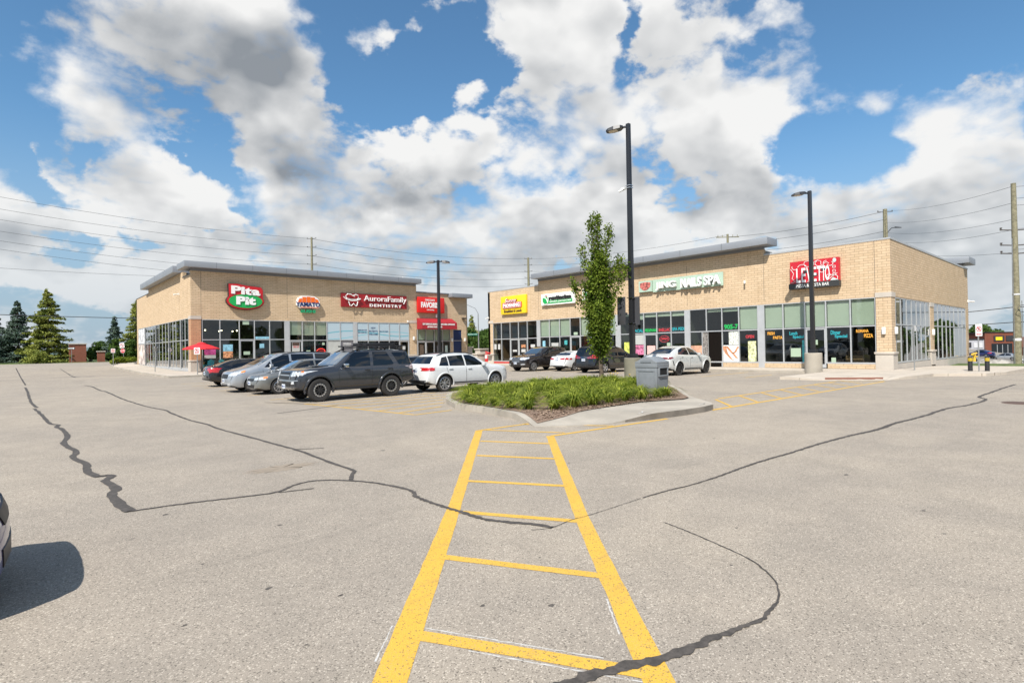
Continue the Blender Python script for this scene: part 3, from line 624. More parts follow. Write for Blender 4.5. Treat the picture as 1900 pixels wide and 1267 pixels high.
# ---------- left building
LB = thing('plaza_building', 'beige brick plaza building on the left with grey metal roof edge and corner windows', 'building', (11.03, 53.88, .13))
wall(LB, LF, 11.03, 33.6, 4.95, 8.86); 
wall(LB, LF, 11.03+.75, 32.62, 4.66, 4.95); wall(LB, LF, 33.6, 40.62, 5.25, 8.12, n=-.02)
b = MB(); b.mbox(LS, 54.18, 56.9, 4.80, 8.52, -.3, 0); b.mbox(LS, 56.9, 74.6, 4.80, 9.05, -.3, 0); b.mbox(LS, 74.6, 83.3, 4.80, 8.55, -.3, 0)
b.mbox(LS, 82.1, 83.3, .13, 4.80, -.3, 0); b.build('wall', BRICK, LB)
b = MB(); b.box(11.03, 41, 83.0, 83.3, .13, 8.5); b.box(40.7, 41, 54.2, 83.0, .13, 8.1); b.build('wall', BRICK, LB)
b = MB(); b.box(11.33, 40.7, 54.2, 83.0, 8.0, 8.1); b.box(11.33, 33.3, 54.2, 58, 8.1, 8.5); b.build('roof', ROOFM, LB)
pillar(LB, 11.03, 11.80, 53.88, 54.75, .13, 4.67, mat=BRICKP)
pillar(LB, 32.62, 33.58, 53.90, 54.4, .13, 4.67)
b = MB(); b.mbox(LF, 38.2, 38.62, .13, 3.98, -.3, 0); b.mbox(LF, 39.92, 40.62, .13, 5.25, -.3, -.02); b.mbox(LF, 33.6, 39.92, 3.95, 5.25, -.3, -.02); b.build('wall', BRICK, LB)
b = MB(); b.mbox(LF, 38.66, 39.90, .13, 3.93, -.2, -.1); b.mbox(LF, 38.62, 38.66, .13, 3.95, -.2, 0, 1); b.mbox(LF, 38.66, 39.9, 2.62, 2.68, -.1, 0, 1); b.build('navy_panel', [M('navy blue panel', (.012, .03, .10), .4), ALU], LB)
# flashing strip, cantilevered fascia
b = MB(); b.mbox(LF, 11.05, 33.55, 8.86, 9.10, -.2, .06); b.mbox(LS, 57.4, 74.4, 9.05, 9.2, -.2, .05); b.mbox(LF, 34, 40.6, 8.12, 8.16, -.2, .0); b.build('flashing', M('grey flashing', (.20, .205, .215), .5, .3), LB)
slabroof(LB, 10.44, 33.85, 53.12, 56.2, 9.08, 9.59, [('x', x) for x in (12.9, 15.9, 18.9, 21.9, 24.9, 27.9, 30.9)])
slabroof(LB, 10.38, 17, 57.6, 75.6, 9.06, 9.66, [('y', y) for y in (62, 66.5, 71)])
slabroof(LB, 38.0, 41.05, 53.1, 57, 7.78, 8.24, []); slabroof(LB, 33.6, 38.0, 53.75, 57, 8.14, 8.26, [])
for q in ((54.0, 56.95, 8.52, 8.60), (74.55, 83.35, 8.55, 8.62)): b = MB(); b.mbox(LS, *q, -.35, .03); b.build('coping', FASCD, LB)
# shopfronts
PINKP = DEC('magenta poster', (.38, .05, .18), var=.5, vs=3); PHOTO = DEC('food poster', (.55, .25, .12), var=.7, vs=6); SKYP = DEC('sky blue poster', (.25, .5, .62), var=.35, vs=4)
WHP = DEC('white notice', (.50, .50, .48), var=.12, vs=12); GRNP = DEC('pale green notice', (.36, .46, .34)); FROST = DEC('frosted white film', (.44, .45, .43), var=.06, vs=2)
TEAL = DEC('teal notice', (.06, .35, .36), var=.3, vs=6); GREYP = DEC('grey notice board', (.16, .155, .17), var=.2, vs=4); REDST = DEC('red window band', (.6, .04, .03)); SKIN = DEC('skin tone window photo', (.60, .33, .22), var=.3, vs=2.2)
YELP = DEC('yellow notice', (.75, .55, .06))
flm, tf, bf = custom('pale blue window film'); pf = tf.n('ShaderNodeNewGeometry').outputs['Position']; sp_ = tf.n('ShaderNodeSeparateXYZ', {0: pf})
wv = tf.m('SINE', tf.m('MULTIPLY', sp_.outputs[0], .55)); band = tf.m('ABSOLUTE', tf.m('SUBTRACT', sp_.outputs[2], tf.m('MULTIPLY_ADD', wv, .28, 3.45)))
wv2 = tf.m('SINE', tf.m('MULTIPLY_ADD', sp_.outputs[0], .42, 1.4)); band2 = tf.m('ABSOLUTE', tf.m('SUBTRACT', sp_.outputs[2], tf.m('MULTIPLY_ADD', wv2, .4, 3.25)))
cf = tf.mix(tf.ramp(band, .10, .0), (.40, .50, .56), (.10, .36, .44)); cf = tf.mix(tf.ramp(band2, .07, .0), cf, (.16, .44, .52)); tf.put(bf.inputs['Base Color'], cf); bf.inputs['Roughness'].default_value = .35
E1 = [11.88, 13.30, 14.90, 16.20, 17.55, 18.95]
storefront(LB, LF, E1, .16, 2.88, 4.66, doors=(2,), decals={
    0: [(12.05, 12.95, 1.55, 2.25, PINKP, 'poster'), (12.05, 12.95, 1.25, 1.53, FROST, 'poster')], 1: [(13.55, 14.35, 1.85, 2.45, SKYP, 'poster'), (13.55, 14.35, 1.25, 1.83, PHOTO, 'poster')],
    2: [(15.2, 15.75, 4.25, 4.6, GRNP, 'notice'), (15.25, 15.8, 1.5, 1.8, GRNP, 'notice')], 3: [(16.25, 17.5, 2.94, 3.15, SKYP, 'notice'), (16.65, 17.05, 2.1, 2.5, SKYP, 'notice')]})
for q0, q1 in ((18.95, 19.38), (25.95, 26.35)): b = MB(); b.mbox(LF, q0, q1, .14, 4.66, -.1, .035); b.build('mullion_panel', ALU, LB)
E2 = [19.38, 20.62, 21.85, 23.1, 24.5, 25.95]
FILM = flm
storefront(LB, LF, E2, .16, 2.78, 4.66, doors=(0,), blind={0: .72, 1: .74, 2: .74}, decals={
    0: [(19.62, 20.36, 1.55, 2.6, FROST, 'poster')], 1: [(21.0, 21.4, 1.4, 1.8, GRNP, 'notice')], 2: [(22.6, 22.85, 2.3, 2.55, GRNP, 'notice')],
    3: [(23.14, 24.46, 2.83, 4.6, FILM, 'window_film'), (23.14, 24.46, .3, 2.72, FROST, 'window_film')], 4: [(24.54, 25.9, 2.83, 4.6, FILM, 'window_film'), (24.54, 25.9, .9, 2.72, GREYP, 'poster')]})
E3 = [26.35, 27.6, 28.85, 30.1, 31.35, 32.58]
storefront(LB, LF, E3, .16, 2.70, 4.66, doors=(4,), decals={i: [(E3[i]+.04, E3[i+1]-.04, 2.76, 4.6, FILM, 'window_film')]+([(31.75, 32.1, 1.7, 2.1, WHP, 'notice')] if i == 4 else []) for i in range(5)})
NAVY = M('navy lettering', (.03, .06, .14), .5)
for (tx, s0, s1, q0, q1) in (('NEW', 27.95, 28.5, 3.95, 4.15), ('PATIENTS', 27.72, 28.73, 3.6, 3.82), ('WELCOME', 27.72, 28.73, 3.28, 3.48), ('EMERGENCIES', 26.45, 27.5, 3.75, 3.88), ('SEEN SAME DAY', 26.45, 27.5, 3.5, 3.63), ('905-727-9889', 28.95, 30.0, 3.62, 3.76)):
    text(tx, LF, s0, s1, q0, q1, -.018, -.014, NAVY, LB, .03)
for (tx, s0, s1, q0, q1, mt) in (('GENERAL', 24.8, 25.7, 2.35, 2.5, WHITE), ('DENTISTRY', 24.8, 25.7, 2.1, 2.25, WHITE), ('TAKE OUT', 19.7, 20.3, 2.05, 2.25, M('red lettering', (.5, .03, .03))), ('OPEN', 22.2, 22.75, 1.62, 1.8, M('red lettering', (.5, .03, .03)))):
    text(tx, LF, s0, s1, q0, q1, -.018, -.014, mt, LB, .02)
b = MB(); b.mbox(LF, 19.65, 20.33, 2.28, 2.58, -.018, -.0165); b.build('poster_photo', M('dark poster photo', (.06, .03, .02), .6, var=.6, vs=9), LB)
NEONR = M('red neon', (.9, .05, .04), emit=1.5)
b = MB(); n = 20; b.tube([LF(22.47+.42*cos(2*pi*i/n), 1.71+.24*sin(2*pi*i/n), -.03) for i in range(n+1)], .02, 5); b.build('neon_ring', NEONR, LB)
E4 = [33.66, 34.80, 35.95, 37.1, 38.18]
storefront(LB, LF, E4, .16, 2.60, 3.95, doors=(0, 1), blind={0: .9, 1: .95, 2: .95, 3: .95}, decals={0: [(33.95, 34.5, .9, 2.2, DEC('menu board', (.10, .07, .05), var=.8, vs=16), 'poster')], 1: [(35.1, 35.7, .6, 1.1, PINKP, 'poster')], 2: [(36.3, 36.7, 1.2, 2.1, GREYP, 'poster')], 3: [(37.3, 37.9, .7, 1.0, WHP, 'notice'), (37.45, 37.8, 1.2, 2.1, DEC('pale tree decal', (.45, .55, .5)), 'decal')]})
SE = [54.95, 56.27, 57.83, 58.05, 60.15, 61.5, 63.3, 63.5, 65.12, 66.75, 68.6, 70.3, 70.5, 72.2, 73.9, 75.5, 77.1, 77.4, 79.0, 80.4, 82.0]
SE2 = [x for x in SE if x not in (58.05, 63.5, 70.5, 77.4)]
MURAL = {i: [(a+.05, c-.05, .5, 2.82, DEC('colourful window mural', (.62, .50, .45), var=.7, vs=1.3), 'window_mural'), (a+.05, c-.05, 2.95, 4.7, DEC('white window mural', (.66, .66, .68), var=.45, vs=1.6), 'window_mural')] for i, (a, c) in enumerate(win_cols(SE2)) if a > 77}
storefront(LB, LS, SE2, .33, 2.88, 4.80, decals=MURAL, po=0.0)
b = MB(); b.mbox(LS, 54.75, 82.1, .13, .33, -.2, .03)
for x in (57.83, 63.3, 70.3, 77.1): b.mbox(LS, x-.09, x+.09, .33, 4.8, .03, .06)
b.build('window_sill', ALU, LB)
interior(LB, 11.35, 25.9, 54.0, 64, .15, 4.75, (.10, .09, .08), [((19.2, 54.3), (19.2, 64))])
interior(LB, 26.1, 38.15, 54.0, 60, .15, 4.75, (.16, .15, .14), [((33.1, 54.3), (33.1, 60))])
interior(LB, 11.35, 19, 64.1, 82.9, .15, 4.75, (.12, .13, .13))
b = MB()
for x, y in ((12.6, 56), (14.2, 57), (14.4, 58.6), (15.6, 57.2), (15.7, 59)): b.tube([(x, y, 3.75), (x, y, 3.85)], .06, 8)
b.build('pendant_lamp', WARM, LB)
b = MB(); b.box(15.5, 18.6, 57, 57.7, .15, 1.2); b.box(12.2, 13.0, 56.2, 57, .15, .9); b.box(21, 24, 57, 58, .15, 1.1); b.build('counter', M('counter timber', (.30, .17, .08), .6, var=.2), LB, bevel=.02)
for mp, s_, z in ((LF, 33.15, 2.95), (LF, 38.4, 2.75), (LF, 40.3, 2.75)): lampbox(LB, mp, s_, z)
camera_(LB, LS, 58.3, 7.15); camera_(LB, LF, 32.4, 4.82, .1); lampbox(LB, LF, 36.2, 5.55, WHITE)
b = MB(); b.mbox(LF, 39.9, 40.35, 5.25, 5.4, 0, .35); b.build('flood_lamp', DARKM, LB)
b = MB(); b.tube([(34.6, 58, 8.1), (34.6, 58, 10.2)], .05, 8); b.tube([(34.6, 58, 10.2), (34.3, 58, 10.35)], .05, 8); b.build('roof_vent_pipe', WHITE, LB)

for s_ in (11.82, 19.2, 26.1): b = MB(); b.mbox(LF, s_-.012, s_+.012, 4.97, 8.85, 0, .004); b.build('expansion_joint', M('joint sealant', (.16, .13, .10), .8), LB)
# ---------- right building
RB = thing('plaza_building', 'long beige brick plaza building on the right with seven shopfront bays', 'building', (36.97, 9.08, .13))
wall(RB, RF, 9.08, 45.2, 4.55, 7.56); wall(RB, RF, 9.9, 44.42, 4.30, 4.55); wall(RB, RF, 16.22, 37.6, 7.56, 7.98)
wall(RB, RS, 37.27, 59.1, 4.30, 7.56)
b = MB(); b.box(58.8, 59.1, 9.38, 45.2, -1.2, 7.5); b.box(36.97, 58.8, 44.9, 45.2, .1, 7.5); b.build('wall', BRICK, RB)
b = MB(); b.box(37.27, 58.8, 9.38, 44.9, 7.2, 7.3); b.box(37.27, 38.5, 16.3, 37.5, 7.3, 7.95); b.build('roof', ROOFM, RB)
pillar(RB, 36.97, 37.74, 9.08, 9.84, .13, 4.27); pillar(RB, 36.97, 37.5, 44.42, 45.2, .13, 4.27)
pillar(RB, 45.95, 46.95, 9.06, 9.5, .1, 4.02)
wall(RB, RS, 57.98, 59.1, -.9, 4.30)
for q in ((36.95, 37.3, 9.05, 16.2, 7.56, 7.66), (36.95, 37.3, 37.65, 45.23, 7.56, 7.66), (37.3, 59.15, 9.05, 9.4, 7.56, 7.68)): b = MB(); b.box(*q); b.build('coping', M('pale coping', (.42, .43, .44), .5, .2), RB)
b = MB(); b.mbox(RF, 16.22, 37.6, 7.98, 8.18, -.2, .06); b.build('flashing', MATS['grey flashing'], RB)
slabroof(RB, 36.1, 37.6, 15.58, 37.7, 8.16, 8.62, [('y', y) for y in (18.7, 21.9, 25.1, 28.3, 31.5, 34.7)])
slabroof(RB, 57.2, 59.9, 8.65, 11, 7.95, 8.45, []); b = MB(); b.box(57.5, 58.7, 9.5, 10.8, 7.3, 7.95); b.build('parapet_block', BRICK, RB)
for s_ in (9.86, 16.24, 21.9, 28.3, 37.6): b = MB(); b.mbox(RF, s_-.012, s_+.012, 4.57, 7.55, 0, .004); b.build('expansion_joint', MATS['joint sealant'], RB)
# base course below the shop windows
b = MB(); b.mbox(RF, 9.9, 12.45, .13, .43, -.2, .02); b.mbox(RF, 13.75, 19.2, .13, .43, -.2, .02); b.build('wall', BRICK, RB)
b = MB(); b.mbox(RF, 36.2, 44.42, .13, .30, -.2, .02); b.build('wall', M('red painted sill', (.52, .03, .02), .6), RB)
R1 = [9.86, 11.16, 12.5, 13.72, 15.05, 16.28]
storefront(RB, RF, R1, .43, 2.66, 4.30, doors=(2,), blind={i: .98 for i in range(5)}, decals={0: [], 1: [(12.0, 12.25, .5, .8, GRNP, 'notice')], 2: [(13.0, 13.4, 1.6, 1.9, GRNP, 'notice')], 3: [(14.0, 14.62, .85, 1.4, GRNP, 'notice'), (13.78, 13.92, .5, 1.9, TEAL, 'notice')]})
b = MB(); 
for q0, q1 in ((16.28, 16.68), (21.72, 22.12), (37.46, 37.86), (28.05, 28.5)): b = MB(); b.mbox(RF, q0, q1, .13, 4.3, -.1, .035); b.build('mullion_panel', ALU, RB)
R2 = [16.68, 18.0, 19.22, 20.4, 21.72]
storefront(RB, RF, R2, .43, 2.66, 4.30, doors=(), blind={0: .98, 1: .16, 2: .14}, decals={0: [(16.85, 17.4, .5, 1.9, DEC('price poster', (.60, .62, .35), var=.6, vs=5), 'poster')], 1: [(18.04, 19.17, .52, 1.65, DEC('white photo ground', (.78, .78, .76)), 'poster'), (18.04, 18.75, 1.68, 2.6, DEC('menu sheet', (.60, .62, .56), var=.6, vs=14), 'poster')],
    3: [(20.44, 21.68, .52, 1.65, SKIN, 'poster')]})
LEGS = M('skin tone legs', (.52, .24, .13), .6, var=.25, vs=3)
b = MB()
for pts, wd in (([(19.12, 1.6), (18.95, 1.1), (18.6, .7), (18.4, .58)], [.14, .12, .09, .06]), ([(18.95, 1.6), (18.6, 1.2), (18.35, .95), (18.2, .75)], [.12, .1, .1, .1]), ([(18.1, 1.55), (18.3, 1.2), (18.45, 1.1)], [.06, .07, .08])):
    L_ = [RF(p[0]+w_, p[1], -.016) for p, w_ in zip(pts, wd)]; R_ = [RF(p[0]-w_, p[1]-.03, -.016) for p, w_ in zip(pts, wd)]
    n = len(pts); b.add(L_+R_, [(i, i+1, n+i+1, n+i) for i in range(n-1)])
b.build('poster_photo', LEGS, RB)
R3 = [22.12, 23.3, 24.55, 25.75, 26.85, 28.05]
storefront(RB, RF, R3, .35, 2.66, 4.30, doors=(2,), blind={0: .22, 1: .2, 2: .2, 3: .3, 4: .1}, decals={0: [(22.17, 23.25, .4, 1.5, SKIN, 'poster')], 1: [(23.35, 24.5, .4, 1.45, SKIN, 'poster'), (23.4, 23.7, 1.5, 1.9, GRNP, 'notice')], 2: [(24.75, 25.5, .9, 1.7, DEC('pink notice', (.68, .45, .42), var=.2, vs=9), 'poster')],
    3: [(25.8, 26.8, 1.0, 1.75, DEC('nail polish poster', (.55, .16, .28), var=.8, vs=3.5), 'poster'), (25.8, 26.8, 1.8, 2.6, FROST, 'notice')], 4: [(27.0, 27.7, 1.0, 2.0, DEC('lime poster', (.55, .6, .12), var=.5, vs=4), 'poster')]})
R4 = [28.5, 29.8, 31.15, 32.4, 33.6, 34.9, 36.2, 37.46]
storefront(RB, RF, R4, .35, 2.66, 4.30, doors=(3,), blind={0: .98, 1: .98, 2: .98, 4: .98, 5: .98, 6: .98}, decals={3: [(32.75, 33.2, 2.75, 3.0, GRNP, 'notice')], 4: [(34.0, 34.35, 1.9, 2.3, TEAL, 'notice')], 5: [(35.1, 36.0, 1.4, 2.1, FROST, 'notice')], 6: [(36.8, 37.15, 1.5, 2.3, SKYP, 'notice')]})
R5 = [37.86, 39.22, 40.5, 41.75, 43.1, 44.42]
storefront(RB, RF, R5, .30, 2.60, 4.30, doors=(1, 2), decals={0: [(38.2, 38.8, 1.7, 2.0, WHP, 'notice')], 1: [(39.55, 40.15, 1.25, 1.55, WHP, 'notice'), (39.55, 40.15, 1.7, 2.0, PHOTO, 'notice')], 2: [(40.8, 41.4, 1.3, 1.5, WHP, 'notice')], 4: [(43.35, 43.7, 1.55, 2.1, WHP, 'notice'), (43.95, 44.3, 1.55, 2.1, WHP, 'notice')]})
# the open door of the nail spa: its shade painted as a black sheet, with the leaf swung outwards
b = MB(); b.mbox(RF, 19.22, 19.30, .13, .43, -.2, .02); b.build('threshold', ALU, RB)
b = MB(); b.add([RF(20.28, .16, .03), RF(20.2, .16, .95), RF(20.2, 2.6, .95), RF(20.28, 2.6, .03)], [(0, 1, 2, 3)]); 
LACE = M('patterned door film', (.45, .42, .40), .6, var=.6, vs=7); dl = b.build('door', LACE, RB)
b = MB()
for p0, p1 in (((20.29, .14, .02), (20.21, .14, .97)), ((20.29, 2.6, .02), (20.21, 2.6, .97)), ((20.29, .14, .02), (20.29, 2.64, .02)), ((20.21, .14, .97), (20.21, 2.64, .97))): b.tube([RF(*p0), RF(*p1)], .035, 4)
b.build('door_frame', ALU, dl)
b = MB(); b.mquad(RF, 19.3, 20.25, .2, 2.6, -.025); b.build('doorway', M('painted doorway shade', (.012, .010, .009), 1., spec=0.), RB)  # opaque black sheet paints the shade inside the open door
for s_, z in ((9.45, 2.35),): lampbox(RB, RF, s_, z)
lampbox(RB, RS, 37.5, 2.35); lampbox(RB, RS, 46.4, 2.3); camera_(RB, RF, 17.5, 5.9, .1); camera_(RB, RF, 45.1, 4.85); camera_(RB, RS, 58.9, 4.9)
# side elevation
S1 = [37.80, 38.95, 40.2, 41.35, 42.5, 43.6, 44.75, 45.93]; S2 = [46.97, 48.3, 49.6, 50.9, 52.2, 53.55, 55.2, 56.6, 57.95]
storefront(RB, RS, S1, .45, 2.70, 4.27, po=0.0); storefront(RB, RS, S2, .38, 2.72, 4.27, decals={i: [(S2[i]+.04, S2[i+1]-.04, .5, 2.66, DEC('grey window film', (.42, .44, .47)), 'window_film')] for i in (5, 6, 7)}, po=0.0)
b = MB(); b.box(37.8, 45.9, 9.04, 9.3, -.6, .42); b.box(47, 59.1, 9.04, 9.3, -1.4, .35); fb = b.build('foundation_wall', STONE, RB)
b = MB()
for x0, x1, z in ((39.5, 42, .02), (42, 45.9, -.05), (47, 49.5, -.1), (49.5, 52, -.2), (52, 55, -.35), (55, 59.1, -.55)): b.box(x0, x1, 8.9, 9.04, -1.4, z)
b.build('foundation_step', M('cast stone block', (.46, .42, .37), .85, var=.12, vs=1.2), RB, bevel=.02)
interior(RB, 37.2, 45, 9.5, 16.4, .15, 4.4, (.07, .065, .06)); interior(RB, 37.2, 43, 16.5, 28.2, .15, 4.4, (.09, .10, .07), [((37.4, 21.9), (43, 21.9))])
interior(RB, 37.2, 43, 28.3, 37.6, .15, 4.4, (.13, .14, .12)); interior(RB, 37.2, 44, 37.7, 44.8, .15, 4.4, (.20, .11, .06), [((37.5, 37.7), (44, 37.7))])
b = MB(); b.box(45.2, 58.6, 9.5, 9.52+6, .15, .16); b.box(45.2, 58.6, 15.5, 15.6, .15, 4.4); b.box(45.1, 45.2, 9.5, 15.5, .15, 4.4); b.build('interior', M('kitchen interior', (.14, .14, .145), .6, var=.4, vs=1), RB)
b = MB()
for x in (39.2, 40.8, 42.4): b.tube([(x, 10.3, 2.1), (x, 10.3, 2.5)], .16, 10)
b.build('pendant_lamp', M('white lamp shade', (.7, .68, .62), .5), RB)
b = MB(); b.box(38.5, 44, 40.2, 41, .15, 1.2); b.box(38.6, 40, 11, 12, .15, .9); b.box(39, 42, 24, 25, .15, 1.1); b.build('counter', MATS['counter timber'], RB, bevel=.02)
# window lettering
NG = M('green neon', (.01, .34, .07), emit=.28); NT_ = M('teal neon', (.015, .26, .30), emit=.28); NY = M('orange neon', (.60, .28, .03), emit=.28); NP = M('red led lettering', (.42, .03, .04), emit=.28)
b = MB(); LEDB = M('black led panel', (.01, .012, .012), .4)
for s0, s1 in ((18.04, 19.18), (22.17, 23.25), (23.34, 24.5), (24.6, 25.7), (25.8, 26.8)): b.mbox(RF, s0, s1, 2.70, 3.16, -.05, -.035)
b.build('led_panel', LEDB, RB)
for tx, s0, s1, q0, q1, mt in (('905-7', 19.08, 18.08, 2.76, 3.10, NG), ('SPA PEDI', 23.22, 22.2, 2.80, 3.05, NT_), ('SHELLAC', 24.42, 23.4, 2.78, 3.02, NP), ('PEDI/MANI', 25.66, 24.62, 2.78, 3.02, NG), ('FACIAL', 26.76, 25.84, 2.78, 3.02, NT_),
    ('FRESH', 16.08, 15.62, 2.28, 2.48, NY), ('PASTA', 15.72, 15.12, 2.0, 2.2, NY), ('Lunch', 14.68, 14.2, 2.24, 2.46, NT_), ('Special', 14.48, 13.82, 1.98, 2.22, NT_), ('Dinner', 12.26, 11.72, 2.2, 2.46, NT_), ('Special', 12.04, 11.36, 1.95, 2.2, NT_),
    ('ROMANA', 10.88, 10.24, 2.28, 2.46, NY), ('PIZZA', 10.48, 10.02, 1.98, 2.2, NY), ('OPEN', 17.55, 16.98, 2.1, 2.32, NP), ('OPEN', 24.25, 23.62, 2.12, 2.3, NP), ('10%', 17.38, 16.88, .55, .85, DARKM), ('Nails Gel', 26.7, 25.85, 1.35, 1.55, M('blue lettering', (.1, .12, .5)))):
    text(tx, RF, s0, s1, q0, q1, -.034, -.022, mt, RB, .03, name='window_lettering')
b = MB(); n = 20; b.tube([RF(23.93+.42*cos(2*pi*i/n), 2.2+.24*sin(2*pi*i/n), -.02) for i in range(n+1)], .018, 5); b.build('neon_ring', NP, RB)
b = MB(); b.tube([(41, 30, 7.3), (41, 30, 8.6)], .05, 6); b.build('roof_vent_pipe', WHITE, RB)

# ------------------------------------------------------------------ shop signs (each one a thing fixed to the brick)
WL = M('white sign face', (.82, .82, .80), .4); REDS = M('sign red', (.50, .012, .018), .4); DRED = M('deep red sign', (.27, .008, .012), .45, var=.15, vs=.6); GRNS = M('sign green', (.01, .35, .08), .4)
NAV = M('sign navy', (.012, .03, .13), .4); ORS = M('sign orange', (.80, .14, .01), .45); YLS = M('sign yellow', (.85, .58, .02), .4); EDGE = M('dark sign edge', (.03, .03, .035), .5)
def ell(cx, cz, a, c, n=40): return [(cx+a*cos(2*pi*i/n), cz+c*sin(2*pi*i/n)) for i in range(n)]
def rrect(a0, a1, z0, z1, r_, n=5):
    o = []
    for cx, cz, t0 in ((a1-r_, z1-r_, 0), (a0+r_, z1-r_, 90), (a0+r_, z0+r_, 180), (a1-r_, z0+r_, 270)):
        for i in range(n+1): o.append((cx+r_*cos(R(t0+90*i/n)), cz+r_*sin(R(t0+90*i/n))))
    return o
def sgn(label, loc): return thing('shop_sign', label, 'shop sign', loc, 'lettered shop signs on the plaza walls')
s = sgn('red and green oval Pita Pit sign with white letters on the beige wall', (15.4, 53.6, 5.6))
up_ = [(14.0, 6.7), (13.98, 7.86), (14.7, 7.88), (15.4, 7.76), (16.0, 7.72), (16.72, 7.66), (16.86, 7.4), (16.86, 6.7)]
b = MB(); b.poly(up_, LF, .02, .40); b.poly(ell(15.38, 6.36, 1.58, .76), LF, .02, .38); b.build('sign_box', REDS, s, smooth=True)
b = MB(); b.poly([(15.4+(x-15.4)*1.03, 6.7+(z-6.7)*1.03) for x, z in up_], LF, .03, .30); b.poly(ell(15.38, 6.36, 1.63, .80), LF, .03, .28); b.build('sign_edge', EDGE, s)
b = MB(); b.poly(ell(15.38, 6.36, 1.42, .62), LF, .385, .43); b.build('oval_panel', GRNS, s)
text('Pita', LF, 14.16, 16.62, 6.98, 7.72, .41, .47, WL, s, .045, slant=-.10); text('Pit', LF, 14.56, 16.22, 6.02, 6.78, .44, .49, WL, s, .06)
s = sgn('orange roll shaped YAMATO SUSHI sign with navy letters', (21.1, 53.6, 5.4))
b = MB(); b.poly([(20.02, 6.2), (20.05, 6.6), (20.2, 6.92), (20.5, 7.1), (21.1, 7.12), (21.75, 7.08), (22.1, 6.88), (22.26, 6.55), (22.28, 6.1), (22.1, 5.92), (20.3, 5.92)], LF, .02, .34); b.build('sign_box', WL, s)
b = MB()
for i in range(5):
    a = 20.12+i*.425; c = a+.37; t0 = 7.06-.9*((a+c)/2-21.15)**2*.28; b.poly([(a, 6.45), (c, 6.45), (c-(0 if i < 4 else .1), t0-.03 if i < 4 else 6.75), (a+(.1 if i == 0 else 0), t0-.03 if i > 0 else 6.78)], LF, .345, .37)
b.poly([(20.35, 5.96), (22.1, 5.96), (22.15, 6.02), (20.3, 6.02)], LF, .345, .37); b.build('sushi_roll', ORS, s)
text('YAMATO', LF, 19.9, 22.28, 6.06, 6.50, .35, .38, NAV, s, .035); text('SUSHI', LF, 20.42, 21.85, 5.46, 5.78, .10, .30, M('bright sign green', (.02, .30, .13)), s, .05)
s = sgn('wide dark red AuroraFamily DENTISTRY sign with a white tooth outline', (28.4, 53.7, 6.2))
b = MB(); b.mbox(LF, 24.6, 32.25, 6.2, 7.62, .02, .16); b.build('sign_panel', DRED, s)
b = MB(); T = lambda pts, r_=.035: b.tube([LF(x, z, .34) for x, z in pts], r_, 6)
T([(25.2, 6.92), (24.98, 7.3), (25.2, 7.52), (25.55, 7.5), (25.8, 7.36), (26.1, 7.5), (26.35, 7.42), (26.4, 7.15), (26.28, 6.92)], .05); T([(25.8, 7.36), (26.0, 7.28)]); 
T([(25.3, 6.78), (25.45, 6.35), (25.6, 6.32), (25.85, 6.55), (26.1, 6.30), (26.22, 6.36), (26.32, 6.78)], .05); T([(24.75, 7.22), (25.0, 7.0), (25.6, 6.84), (26.2, 6.88), (26.65, 7.08)], .05); T([(25.0, 7.12), (25.5, 6.98), (26.1, 6.98), (26.5, 7.12)], .03)
b.build('tooth_outline', WL, s, smooth=True)
text('AuroraFamily', LF, 27.05, 32.12, 6.72, 7.46, .24, .34, WL, s, .0); text('DENTISTRY', LF, 27.7, 31.5, 6.30, 6.60, .24, .34, WL, s, .02, spacing=1.35)
s = sgn('square red CHOCOLATS FAVORIS sign with white condensed letters', (35.4, 53.7, 5.85))
b = MB(); b.mbox(LF, 33.62, 37.2, 5.86, 7.64, .02, .34); b.build('sign_panel', M('bright red sign', (.62, .015, .012), .45), s, bevel=.015)
text('CHOCOLATS', LF, 34.55, 35.85, 7.2, 7.42, .342, .36, WL, s, .02); text('FAVORIS', LF, 34.0, 36.35, 6.42, 7.08, .342, .36, WL, s, .05); text('CHOCOLATIERS', LF, 34.75, 35.75, 6.12, 6.25, .342, .355, WL, s, .02)
s = thing('awning', 'deep red fabric awning with white words above the chocolate shop windows', 'awning', (36, 53.8, 4.0))
b = MB(); b.hexa([LF(33.62, 3.98, 1.1), LF(38.45, 3.98, 1.1), LF(38.45, 3.98, .02), LF(33.62, 3.98, .02), LF(33.62, 4.72, 1.06), LF(38.45, 4.72, 1.06), LF(38.45, 5.24, .02), LF(33.62, 5.24, .02)]); b.build('canopy', M('red awning fabric', (.33, .012, .02), .8, var=.1, vs=1), s)
text('SOFT SERVE ICE CREAM DIPPED INTO REAL CHOCOLATE', LF, 33.7, 38.1, 4.42, 4.62, 1.09, 1.11, WL, s, .03); text('ARTISAN CHOCOLATES', LF, 34.3, 36.3, 4.12, 4.3, 1.11, 1.13, WL, s, .03)
s = sgn('square yellow Sunny MORNING sign with a red badge on the right building', (36.9, 41, 5.0))
b = MB(); b.mbox(RF, 39.1, 42.82, 5.08, 6.88, .02, .26); b.build('sign_panel', YLS, s, bevel=.015)
b = MB(); b.poly(rrect(39.65, 42.5, 5.66, 6.24, .14), RF, .26, .34); b.build('red_badge', M('badge red', (.55, .05, .02), .4), s)
b = MB(); b.poly(rrect(39.72, 42.43, 5.70, 6.2, .12), RF, .34, .345); b.build('badge_rim', WL, s); b = MB(); b.poly(rrect(39.76, 42.39, 5.73, 6.17, .11), RF, .345, .35); b.build('badge_face', REDS, s)
